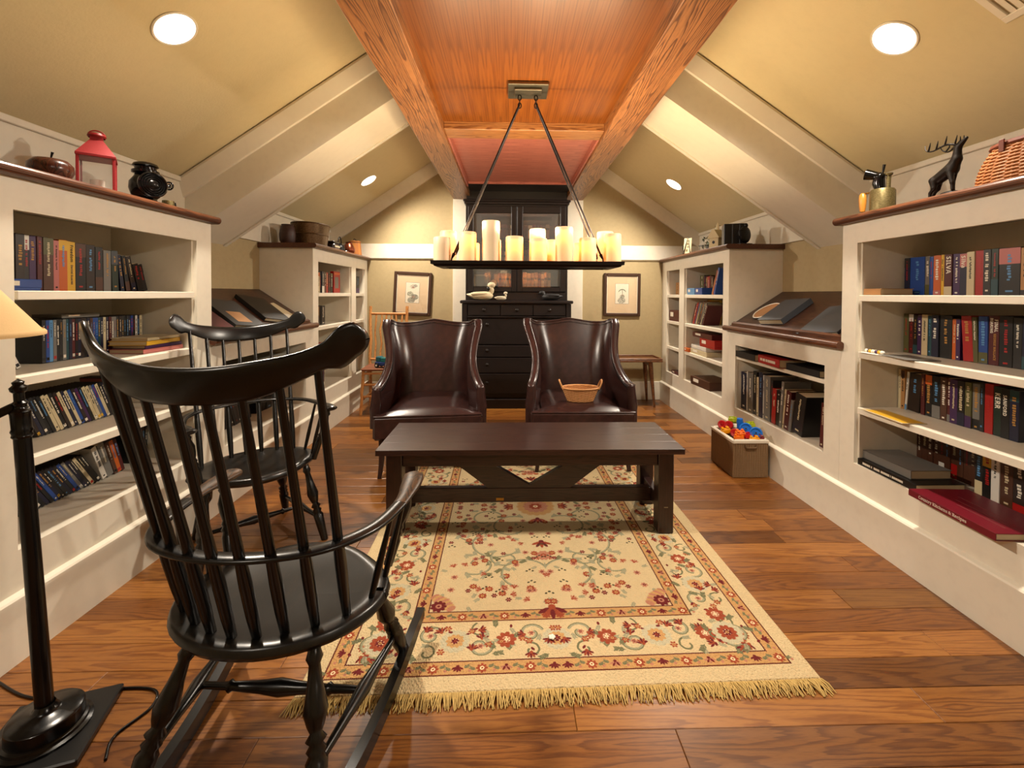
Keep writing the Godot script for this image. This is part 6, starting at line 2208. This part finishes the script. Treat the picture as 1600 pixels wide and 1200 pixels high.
	t = thing("fishing_creel", "wicker fishing creel at the right edge on the right bookcase top", "basket", P(2.05, y, 1.70), deg_to_rad(-90))
	var hwc = 0.205
	for i in 24:
		var a = TAU * i / 24.0
		st = ST()
		tube(st, [Vector3(cos(a) * hwc, 0.0, sin(a) * 0.10), Vector3(cos(a) * hwc * 0.92, 0.07, sin(a) * 0.094), Vector3(cos(a) * hwc * 0.72, 0.145, sin(a) * 0.075)], 0.005, 6)
		put(st, "stake", M.wicker, t)
	st = ST()
	for j in 22:
		var k = j / 21.0
		var rx = lerpf(hwc, hwc * 0.72, k * k)
		var rz = lerpf(0.10, 0.075, k * k)
		var pts = []
		for i in 73:
			var a = TAU * i / 72.0
			var wob = 0.004 * cos(a * 12.0 + PI * j)
			pts.append(Vector3(cos(a) * (rx + wob), 0.004 + 0.142 * k, sin(a) * (rz + wob)))
		tube(st, pts, 0.0042, 5, false)
	tag(put(st, "weave", M.wicker_dark, t), "", "", "", "stuff")
	st = ST()
	lathe(st, vv([0.0, 0.150, 0.155, 0.150, 0.160, 0.156, 0.155, 0.168, 0.0, 0.172]), 36, Transform3D(Basis.from_scale(Vector3(1.0, 1, 0.52)), Vector3.ZERO))
	put(st, "lid", mat(Color(0.42, 0.19, 0.09), 0.5), t)
	bx("strap", mat(Color(0.36, 0.15, 0.07), 0.5), t, Vector3(-0.05, 0.150, 0.085), Vector3(0.022, 0.05, 0.006), 0.002)
	# far left: jar, copper tub, leather bag, iron kettle, copper jug, slatted basket
	t = thing("stoneware_jar", "dark mottled jar at the near end of the far left bookcase top", "jar", P(-2.06, y, 4.215))
	t.scale = Vector3(0.85, 0.92, 0.85)
	st = ST()
	lathe(st, vv([0.0, 0.0, 0.060, 0.0, 0.078, 0.03, 0.082, 0.10, 0.070, 0.17, 0.058, 0.185, 0.062, 0.195, 0.054, 0.195, 0.05, 0.18, 0.0, 0.17]), 24)
	put(st, "pot", mottled(Color(0.20, 0.09, 0.06), 0.4, 0.5, 14.0, 107), t)
	t = thing("copper_tub", "oval antique copper tub on the far left bookcase top", "tub", P(-1.985, y, 4.53))
	t.scale = Vector3(1.1, 1.16, 1.14)
	st = ST()
	lathe(st, vv([0.0, 0.0, 0.170, 0.0, 0.176, 0.02, 0.205, 0.185, 0.212, 0.190, 0.208, 0.196, 0.200, 0.190, 0.168, 0.01, 0.0, 0.008]), 40, Transform3D(Basis.from_scale(Vector3(0.72, 1, 1)), Vector3.ZERO))
	put(st, "vessel", tub_mat(), t)
	st = ST()
	lathe(st, vv([0.190, 0.098, 0.1945, 0.103, 0.192, 0.108]), 40, Transform3D(Basis.from_scale(Vector3(0.72, 1, 1)), Vector3.ZERO))
	put(st, "band", tub_mat(), t)
	t = thing("leather_satchel", "dark folded leather satchel on the far left bookcase top", "bag", P(-1.93, y, 4.90))
	bx("body", mat(Color(0.13, 0.06, 0.045), 0.3), t, Vector3(0, 0.045, 0), Vector3(0.13, 0.09, 0.17), 0.022)
	bx("flap", mat(Color(0.09, 0.045, 0.04), 0.3), t, Vector3(0, 0.096, 0), Vector3(0.12, 0.02, 0.16), 0.006)
	bx("binding", M.pages, t, Vector3(0.066, 0.05, 0.0), Vector3(0.003, 0.012, 0.14), 0.001)
	t = thing("measuring_spoon", "pale metal ladle lying by the satchel on the far left bookcase", "ladle", P(-1.845, y, 5.02), deg_to_rad(90))
	st = ST()
	tube(st, [Vector3(-0.11, 0.006, 0), Vector3(0.06, 0.008, 0)], 0.006, 7)
	ball(st, Vector3(0.085, 0.016, 0), Vector3(0.028, 0.015, 0.022), 12, 7)
	put(st, "spoon", M.steel, t)
	t = thing("iron_kettle", "small black iron kettle with hoop handle, far left bookcase top", "kettle", P(-1.93, y, 5.14))
	st = ST()
	lathe(st, vv([0.0, 0.0, 0.05, 0.0, 0.062, 0.03, 0.058, 0.07, 0.040, 0.095, 0.015, 0.10, 0.012, 0.115, 0.0, 0.118]), 22)
	put(st, "pot", M.iron, t)
	st = ST()
	var hp = []
	for i in 17: hp.append(Vector3(0, 0.085 + sin(PI * i / 16.0) * 0.10, cos(PI * i / 16.0) * 0.052))
	tube(st, hp, 0.006, 7)
	put(st, "handle", M.iron, t)
	t = thing("copper_jug", "reddish copper jug beside the kettle on the far left bookcase top", "jug", P(-1.875, y, 5.27))
	st = ST()
	lathe(st, vv([0.0, 0.0, 0.045, 0.0, 0.068, 0.030, 0.070, 0.060, 0.052, 0.10, 0.034, 0.125, 0.038, 0.14, 0.032, 0.14, 0.028, 0.12, 0.0, 0.11]), 26)
	put(st, "body", M.copper, t)
	st = ST()
	tube(st, smooth_curve([Vector3(0, 0.125, -0.035), Vector3(0, 0.13, -0.075), Vector3(0, 0.09, -0.085), Vector3(0, 0.05, -0.066)], 10), 0.006, 7)
	put(st, "handle", M.copper, t)
	t = thing("slat_basket", "tall slatted wooden basket in the corner of the far left bookcase top", "basket", P(-1.885, y, 5.50))
	for i in 14:
		var a = TAU * i / 14.0
		var b = Basis(Vector3.UP, -a)
		bx("slat", mat(Color(0.66, 0.40, 0.16), 0.5) if i % 2 == 0 else mat(Color(0.72, 0.46, 0.20), 0.5), t, Vector3(0.078, 0.088, 0), Vector3(0.006, 0.172, 0.034), 0.002, Transform3D(b * Basis(Vector3(0, 0, 1), 0.10), Vector3.ZERO))
	st = ST()
	lathe(st, vv([0.0, 0.002, 0.080, 0.002, 0.080, 0.008, 0.0, 0.008]), 20)
	put(st, "bottom", M.wicker_dark, t)
	st = ST()
	lathe(st, vv([0.066, 0.160, 0.072, 0.160, 0.074, 0.172, 0.066, 0.174, 0.066, 0.160]), 24)
	put(st, "hoop", M.wicker_dark, t)
	st = ST()
	hp = []
	for i in 13: hp.append(Vector3(0, 0.17 + sin(PI * i / 12.0) * 0.035, cos(PI * i / 12.0) * 0.06))
	tube(st, hp, 0.004, 6)
	put(st, "handle", M.iron, t)
	# far right: placard, jar, plant, birdhouse, boxed set, bookend
	t = thing("painted_placard", "cream painted placard on a small easel, far right bookcase top", "plaque", P(2.00, y, 5.02), deg_to_rad(-40))
	bx("board", pm("cream"), t, Vector3(0, 0.098, 0.0), Vector3(0.085, 0.18, 0.008), 0.001, Transform3D(Basis(Vector3(1, 0, 0), -0.16), Vector3(0, 0.006, 0)))
	st = ST()
	for q in [[-0.006, 0.045, 0.016, 0.028], [0.006, 0.085, 0.026, 0.012], [0.0, 0.12, 0.014, 0.026], [0.004, 0.155, 0.03, 0.012]]:
		box(st, Vector3(q[0], q[1], 0.0044), Vector3(q[2], q[3], 0.001), 0.0, Transform3D(Basis(Vector3(1, 0, 0), -0.16), Vector3(0, 0.006, 0)))
	put(st, "painted_motif", M.oldbrass, t)
	st = ST()
	tube(st, [Vector3(0, 0.20, -0.03), Vector3(0, 0.004, -0.085)], 0.006, 6)
	tube(st, [Vector3(-0.04, 0.004, 0.02), Vector3(0, 0.205, -0.03), Vector3(0.04, 0.004, 0.02)], 0.006, 6)
	put(st, "easel", M.iron, t)
	t = thing("iron_figure", "small black iron figure behind the placard on the far right bookcase", "figurine", P(2.06, y, 5.20))
	st = ST()
	lathe(st, vv([0.04, 0.0, 0.04, 0.012, 0.018, 0.024, 0.03, 0.05, 0.044, 0.09, 0.040, 0.125, 0.020, 0.14, 0.026, 0.16, 0.020, 0.178, 0.0, 0.184]), 18)
	put(st, "figure", M.iron, t)
	t = thing("glass_jar", "clear glass jar with a wire stand on the far right bookcase top", "jar", P(2.01, y, 4.60))
	st = ST()
	lathe(st, vv([0.0, 0.004, 0.040, 0.004, 0.052, 0.03, 0.050, 0.065, 0.028, 0.095, 0.026, 0.11, 0.030, 0.115]), 22)
	put(st, "bottle", M.glass, t)
	st = ST()
	for k in 3:
		var a = TAU * k / 3.0
		tube(st, [Vector3(cos(a) * 0.055, 0.0, sin(a) * 0.055), Vector3(cos(a) * 0.055, 0.06, sin(a) * 0.055)], 0.003, 5)
	var rg = []
	for i in 25: rg.append(Vector3(cos(TAU * i / 24.0) * 0.055, 0.058, sin(TAU * i / 24.0) * 0.055))
	tube(st, rg, 0.003, 5, false)
	put(st, "wire_stand", M.iron, t)
	t = thing("ivy_plant", "small dark green trailing plant behind the glass jar, far right", "plant", P(2.10, y, 4.66))
	st = ST()
	lathe(st, vv([0.0, 0.0, 0.032, 0.0, 0.042, 0.06, 0.038, 0.06, 0.0, 0.05]), 16)
	put(st, "pot", M.iron, t)
	rng.seed = 99
	var green = mat(Color(0.13, 0.24, 0.07), 0.6)
	for i in 46:
		st = ST()
		var c = Vector3(rng.randf_range(-0.06, 0.05), rng.randf_range(0.06, 0.155), rng.randf_range(-0.06, 0.06))
		var q = Transform3D(Basis.from_euler(Vector3(rng.randf() * TAU, rng.randf() * TAU, 0)), c)
		sheet(st, [[q * Vector3(0, 0, -0.02), q * Vector3(0, 0, -0.02)], [q * Vector3(-0.013, 0.002, -0.004), q * Vector3(0.013, 0.002, -0.004)], [q * Vector3(-0.008, 0.0, 0.010), q * Vector3(0.008, 0.0, 0.010)], [q * Vector3(0, -0.003, 0.022), q * Vector3(0, -0.003, 0.022)]], 4)
		put(st, "leaf", green, t)
	t = thing("birdhouse", "cream wooden church birdhouse with a tall spire on the far right bookcase", "birdhouse", P(2.025, y, 4.335), deg_to_rad(-62))
	var cr = mottled(Color(0.78, 0.72, 0.56), 0.08, 0.7, 12.0, 109)
	bx("walls", cr, t, Vector3(0, 0.052, 0), Vector3(0.105, 0.104, 0.115), 0.002)
	st = ST()
	lathe(st, vv([0.0, 0.0, 0.015, 0.0, 0.015, 0.002, 0.0, 0.002]), 18, Transform3D(Basis(Vector3(1, 0, 0), PI / 2), Vector3(0, 0.060, 0.0575)))
	put(st, "entrance", M.blackink, t)
	st = ST()
	prism(st, [Vector2(-0.068, 0.100), Vector2(0.068, 0.100), Vector2(0.012, 0.185), Vector2(-0.012, 0.185)], -0.068, 0.068)
	put(st, "roof", cr, t)
	st = ST()
	st.set_smooth_group(-1)
	lathe(st, vv([0.020, 0.180, 0.020, 0.205, 0.006, 0.250, 0.008, 0.256, 0.0, 0.264]), 4)
	put(st, "spire", cr, t)
	st = ST()
	tube(st, [Vector3(-0.034, 0.222, 0), Vector3(0.034, 0.222, 0)], 0.002, 5)
	put(st, "vane", M.iron, t)
	t = thing("boxed_set", "large black boxed book set standing on the far right bookcase top", "box", P(2.07, y, 4.10), deg_to_rad(-18))
	bx("slipcase", pm("black"), t, Vector3(0, 0.10, 0), Vector3(0.19, 0.20, 0.14), 0.004)
	for i in 2: bx("ridge", pm("charcoal"), t, Vector3(-0.02 + i * 0.06, 0.10, 0.0712), Vector3(0.012, 0.19, 0.003), 0.001)
	bx("page_edge", pm("grey"), t, Vector3(-0.0955, 0.10, 0), Vector3(0.002, 0.185, 0.12), 0.0)
	t = thing("bookend", "round black iron bookend at the near end of the far right bookcase", "bookend", P(2.10, y, 3.965), deg_to_rad(15))
	bx("foot", M.iron, t, Vector3(0, 0.006, 0), Vector3(0.13, 0.012, 0.05), 0.003)
	st = ST()
	ball(st, Vector3(0, 0.088, 0), Vector3(0.062, 0.076, 0.028), 22, 12)
	put(st, "disc", M.iron, t)
	st = ST()
	var hb = []
	for i in 17: hb.append(Vector3(-0.055 + cos(PI * 2 * i / 16.0) * 0.024, 0.095 + sin(PI * 2 * i / 16.0) * 0.034, 0.012))
	tube(st, hb, 0.005, 6, false)
	ball(st, Vector3(0.012, 0.172, 0), Vector3(0.018, 0.022, 0.016), 12, 8)
	put(st, "ornament", M.iron, t)

func tub_mat() -> Material:
	if not M.has("tub"):
		M.tub = mottled(Color(0.34, 0.24, 0.12), 0.35, 0.42, 8.0, 111)
		M.tub.metallic = 0.6
	return M.tub

# elk on a rock: one continuous body from joined tapered limbs, antlers as a part
func elk(y: float) -> void:
	var t = thing("elk_statue", "bronze bugling elk statue standing on the right bookcase top", "statue", P(2.035, y, 2.045), deg_to_rad(-90))
	# side view: local x towards the head (viewer's right), bones as [from, to, r0, r1]
	var bones = [[Vector3(-0.046, 0.100, 0), Vector3(0.022, 0.132, 0), 0.025, 0.029], [Vector3(0.022, 0.132, 0), Vector3(0.046, 0.172, 0), 0.027, 0.020], [Vector3(0.046, 0.172, 0), Vector3(0.050, 0.222, 0), 0.019, 0.014], [Vector3(0.050, 0.222, 0), Vector3(0.088, 0.254, 0), 0.014, 0.007],
		[Vector3(0.028, 0.122, 0.013), Vector3(0.042, 0.068, 0.016), 0.015, 0.008], [Vector3(0.042, 0.068, 0.016), Vector3(0.044, 0.034, 0.016), 0.0075, 0.006], [Vector3(0.020, 0.120, -0.013), Vector3(0.014, 0.068, -0.016), 0.015, 0.008], [Vector3(0.014, 0.068, -0.016), Vector3(0.018, 0.034, -0.016), 0.0075, 0.006],
		[Vector3(-0.050, 0.096, 0.013), Vector3(-0.046, 0.062, 0.016), 0.020, 0.011], [Vector3(-0.046, 0.062, 0.016), Vector3(-0.064, 0.040, 0.016), 0.009, 0.0065], [Vector3(-0.064, 0.040, 0.016), Vector3(-0.068, 0.003, 0.017), 0.0065, 0.006], [Vector3(-0.056, 0.094, -0.013), Vector3(-0.060, 0.060, -0.016), 0.020, 0.011], [Vector3(-0.060, 0.060, -0.016), Vector3(-0.080, 0.038, -0.016), 0.009, 0.0065], [Vector3(-0.080, 0.038, -0.016), Vector3(-0.086, 0.003, -0.017), 0.0065, 0.006], [Vector3(-0.070, 0.108, 0), Vector3(-0.082, 0.092, 0), 0.006, 0.003]]
	var st = ST()
	blend_bones(st, bones, 0.004, 0.006)
	put(st, "body", M.bronze, t)
	st = ST()
	for s in [-1, 1]:
		var beam = smooth_curve([Vector3(0.054, 0.234, s * 0.008), Vector3(0.020, 0.244, s * 0.026), Vector3(-0.030, 0.230, s * 0.040), Vector3(-0.062, 0.242, s * 0.042), Vector3(-0.074, 0.268, s * 0.036)], 14)
		var rr = []
		for i in 15: rr.append(lerpf(0.0055, 0.002, i / 14.0))
		tube(st, beam, rr, 7)
		for k in [1, 4, 7, 10]:
			var p: Vector3 = beam[k]
			tube(st, [p, p + Vector3(0.012, 0.020, s * 0.006), p + Vector3(0.014, 0.038, s * 0.004)], [0.004, 0.0032, 0.0012], 6)
	put(st, "antlers", M.bronze, t)
	st = ST()
	ball(st, Vector3(0.018, 0.014, 0), Vector3(0.052, 0.020, 0.034), 12, 7)
	ball(st, Vector3(0.030, 0.010, 0.012), Vector3(0.030, 0.018, 0.026), 9, 6)
	put(st, "rock", M.bronze, t)

# surface nets over a smooth union of tapered capsules
func blend_bones(st: SurfaceTool, bones: Array, cell: float, k: float) -> void:
	var lo = Vector3(1e9, 1e9, 1e9)
	var hi = -lo
	for b in bones:
		for e in 2:
			var r: float = maxf(b[2], b[3]) + 2.0 * cell
			lo = lo.min(b[e] - Vector3.ONE * r); hi = hi.max(b[e] + Vector3.ONE * r)
	var n = Vector3i(((hi - lo) / cell).ceil()) + Vector3i.ONE
	var f = PackedFloat32Array()
	f.resize(n.x * n.y * n.z)
	f.fill(1.0)
	for b in bones:
		var a: Vector3 = b[0]
		var ab: Vector3 = b[1] - b[0]
		var L = ab.length_squared()
		var rm: float = maxf(b[2], b[3]) + 3.0 * cell + k
		var i0 = Vector3i(((a.min(b[1]) - Vector3.ONE * rm - lo) / cell).floor()).clamp(Vector3i.ZERO, n - Vector3i.ONE)
		var i1 = Vector3i(((a.max(b[1]) + Vector3.ONE * rm - lo) / cell).ceil()).clamp(Vector3i.ZERO, n - Vector3i.ONE)
		for z in range(i0.z, i1.z + 1):
			for y2 in range(i0.y, i1.y + 1):
				for x in range(i0.x, i1.x + 1):
					var p = lo + Vector3(x, y2, z) * cell
					var h = clampf((p - a).dot(ab) / L, 0.0, 1.0)
					var d = (p - a - ab * h).length() - lerpf(b[2], b[3], h)
					var id = x + n.x * (y2 + n.y * z)
					var o = f[id]
					var m = maxf(k - absf(o - d), 0.0) / k
					f[id] = minf(o, d) - m * m * k * 0.25
	var at = {}
	var corners = []
	for i in 8: corners.append(Vector3i(i & 1, (i >> 1) & 1, (i >> 2) & 1))
	for z in n.z - 1:
		for y2 in n.y - 1:
			for x in n.x - 1:
				var sum = Vector3.ZERO
				var cnt = 0
				var v = []
				for c in corners: v.append(f[(x + c.x) + n.x * ((y2 + c.y) + n.y * (z + c.z))])
				for i in 8:
					for ax in [1, 2, 4]:
						if i & ax: continue
						var j: int = i | ax
						if (v[i] < 0.0) != (v[j] < 0.0):
							var q: float = v[i] / (v[i] - v[j])
							sum += Vector3(corners[i]).lerp(Vector3(corners[j]), q)
							cnt += 1
				if cnt: at[Vector3i(x, y2, z)] = lo + (Vector3(x, y2, z) + sum / cnt) * cell
	st.set_smooth_group(4)
	for key in at:
		for ax in 3:
			var d = Vector3i.ZERO
			d[ax] = 1
			var u = Vector3i.ZERO
			u[(ax + 1) % 3] = 1
			var w = Vector3i.ZERO
			w[(ax + 2) % 3] = 1
			var k0: Vector3i = key
			var k1: Vector3i = key + d
			if k1.x >= n.x or k1.y >= n.y or k1.z >= n.z: continue
			var v0 = f[k0.x + n.x * (k0.y + n.y * k0.z)]
			var v1 = f[k1.x + n.x * (k1.y + n.y * k1.z)]
			if (v0 < 0.0) == (v1 < 0.0): continue
			if not (at.has(k0 - u) and at.has(k0 - w) and at.has(k0 - u - w)): continue
			if v0 < 0.0: quad(st, at[k0], at[k0 - w], at[k0 - u - w], at[k0 - u])
			else: quad(st, at[k0], at[k0 - u], at[k0 - u - w], at[k0 - w])

# ---------------------------------------------------------------- toy bin
func build_toys() -> void:
	var x0 = 1.645
	var x1 = 1.900
	var d0 = 3.225
	var d1 = 3.575
	var h = 0.272
	var t = thing("toy_bin", "brown woven bin with a cream rim full of toys on the floor", "basket", P((x0 + x1) / 2, 0, (d0 + d1) / 2))
	var hx = (x1 - x0) / 2
	var hz = (d1 - d0) / 2
	var weave = mottled(Color(0.44, 0.33, 0.21), 0.25, 0.75, 40.0, 121)
	for s in [-1, 1]:
		bx("side", weave, t, Vector3(s * (hx - 0.007), h / 2, 0), Vector3(0.012, h, 2 * hz), 0.003)
		bx("side", weave, t, Vector3(0, h / 2, s * (hz - 0.007)), Vector3(2 * hx - 0.024, h, 0.012), 0.003)
	bx("bottom", weave, t, Vector3(0, 0.008, 0), Vector3(2 * hx - 0.02, 0.014, 2 * hz - 0.02), 0.0)
	# cane strands over the weave
	var st = ST()
	var strand = func(p: Vector3, q: Vector3) -> void: tube(st, [p, q], 0.0034, 5, false)
	for i in 40:
		var yy = 0.006 + i * (h - 0.02) / 39.0
		strand.call(Vector3(-hx, yy, hz), Vector3(hx, yy, hz))
		strand.call(Vector3(-hx, yy, -hz), Vector3(-hx, yy, hz))
	for i in 16:
		var k = -1.0 + 2.0 * i / 15.0
		strand.call(Vector3(k * hx, 0.004, hz + 0.002), Vector3(k * hx, h, hz + 0.002))
	for i in 22:
		var k = -1.0 + 2.0 * i / 21.0
		strand.call(Vector3(-hx - 0.002, 0.004, k * hz), Vector3(-hx - 0.002, h, k * hz))
	tag(put(st, "cane_weave", mottled(Color(0.53, 0.41, 0.27), 0.2, 0.7, 30.0, 123), t), "", "", "", "stuff")
	for s in [-1, 1]:
		bx("rim", M.whiteink, t, Vector3(s * (hx - 0.004), h - 0.006, 0), Vector3(0.026, 0.030, 2 * hz + 0.02), 0.007)
		bx("rim", M.whiteink, t, Vector3(0, h - 0.006, s * (hz - 0.004)), Vector3(2 * hx + 0.014, 0.030, 0.026), 0.007)
	st = ST()
	tube(st, smooth_curve([Vector3(-0.04, h - 0.03, hz + 0.006), Vector3(-0.035, h - 0.048, hz + 0.010), Vector3(0.035, h - 0.048, hz + 0.010), Vector3(0.04, h - 0.03, hz + 0.006)], 10), 0.006, 7)
	put(st, "handle", weave, t)
	bx("filling_board", pm("dark red"), t, Vector3(0, h - 0.075, 0), Vector3(2 * hx - 0.03, 0.01, 2 * hz - 0.03), 0.0)
	# toys: wheels, pegs, blocks, each its own
	var base = Vector3((x0 + x1) / 2, h - 0.030, -(d0 + d1) / 2)
	var hue = {"blue": Color(0.05, 0.42, 0.80), "red": Color(0.72, 0.05, 0.10), "yellow": Color(0.92, 0.62, 0.06), "orange": Color(0.90, 0.42, 0.04), "lime": Color(0.66, 0.72, 0.08), "crimson": Color(0.45, 0.04, 0.07)}
	var list = [["toy_disc", "blue", 0.035, 0.112, 0.040, "blue toy wheel nearer the middle of the toy bin"], ["toy_disc", "blue", 0.075, 0.100, 0.110, "blue toy wheel nearest the bin's front right corner"], ["toy_peg", "blue", 0.020, 0.150, -0.020, "upright blue toy peg behind the blue wheels in the bin"], ["toy_ring", "red", -0.085, 0.108, -0.095, "red toy ring at the far left end of the bin"], ["toy_ring", "red", -0.045, 0.112, -0.065, "red toy ring right beside the far left ring in the bin"], ["toy_ring", "red", -0.045, 0.078, 0.030, "red toy ring lower down at the bin's left edge"], ["toy_block", "lime", 0.010, 0.135, -0.110, "lime green toy block at the back of the bin"], ["toy_block", "lime", 0.085, 0.130, 0.010, "lime yellow toy block by the bookcase side of the bin"], ["toy_block", "yellow", -0.085, 0.076, -0.030, "yellow studded toy block at the left rim of the bin"], ["toy_block", "orange", -0.030, 0.090, 0.085, "upper orange studded toy block in the middle of the bin"], ["toy_block", "orange", -0.055, 0.066, 0.112, "lower orange studded toy block at the bin's left front"], ["toy_block", "yellow", 0.045, 0.062, 0.145, "yellow toy block at the front edge of the bin"], ["toy_block", "crimson", 0.088, 0.066, 0.128, "dark red toy block in the bin's front right corner"], ["toy_block", "red", 0.020, 0.074, 0.095, "bright red toy block between the orange and blue toys"], ["toy_block", "yellow", 0.098, 0.088, 0.062, "golden yellow toy block under the lime one by the bookcase"]]
	rng.seed = 31
	var mats = {}
	for q in list:
		if not mats.has(q[1]):
			mats[q[1]] = mat(hue[q[1]], 0.3)
		var m: Material = mats[q[1]]
		var o = thing(q[0], q[5], "toy", base + Vector3(q[2], q[3] - 0.035, q[4]), 0.0, "plastic toys in the bin")
		match q[0]:
			"toy_disc":
				o.transform.basis = Basis(Vector3.UP, -0.5) * Basis(Vector3(1, 0, 0), 1.15)
				st = ST()
				lathe(st, vv([0.0, -0.014, 0.040, -0.016, 0.046, -0.009, 0.046, 0.009, 0.040, 0.016, 0.034, 0.016, 0.030, 0.008, 0.014, 0.008, 0.012, 0.015, 0.0, 0.015]), 26)
				put(st, "tyre", m, o)
				st = ST()
				lathe(st, vv([0.0065, 0.0148, 0.0065, 0.0162, 0.0, 0.0162]), 14)
				put(st, "axle_hole", M.blackink, o)
			"toy_peg":
				st = ST()
				lathe(st, vv([0.0, -0.06, 0.022, -0.06, 0.022, 0.024, 0.018, 0.028, 0.0, 0.028]), 18)
				put(st, "shaft", m, o)
				st = ST()
				lathe(st, vv([0.024, -0.008, 0.0245, 0.0, 0.024, 0.008]), 18)
				put(st, "collar", m, o)
			"toy_ring":
				o.transform.basis = Basis(Vector3.UP, -0.6 + q[2]) * Basis(Vector3(1, 0, 0), 1.3)
				st = ST()
				lathe(st, vv([0.010, -0.012, 0.028, -0.014, 0.034, 0.0, 0.028, 0.014, 0.010, 0.012, 0.010, -0.012]), 22)
				put(st, "ring", m, o)
				st = ST()
				ball(st, Vector3.ZERO, Vector3(0.012, 0.015, 0.012), 12, 7)
				put(st, "hub", m, o)
			_:
				o.transform.basis = Basis.from_euler(Vector3(rng.randf_range(-0.4, 0.4), rng.randf_range(-0.8, 0.8), rng.randf_range(-0.4, 0.4)))
				bx("brick_body", m, o, Vector3.ZERO, Vector3(0.070, 0.040, 0.050), 0.008)
				for sx in [-1, 1]:
					for sz in [-0.5, 0.5]:
						st = ST()
						lathe(st, vv([0.010, 0.0, 0.010, 0.010, 0.008, 0.012, 0.0, 0.012]), 12, Transform3D(Basis(), Vector3(sx * 0.018, 0.019, sz * 0.025)))
						put(st, "stud", m, o)
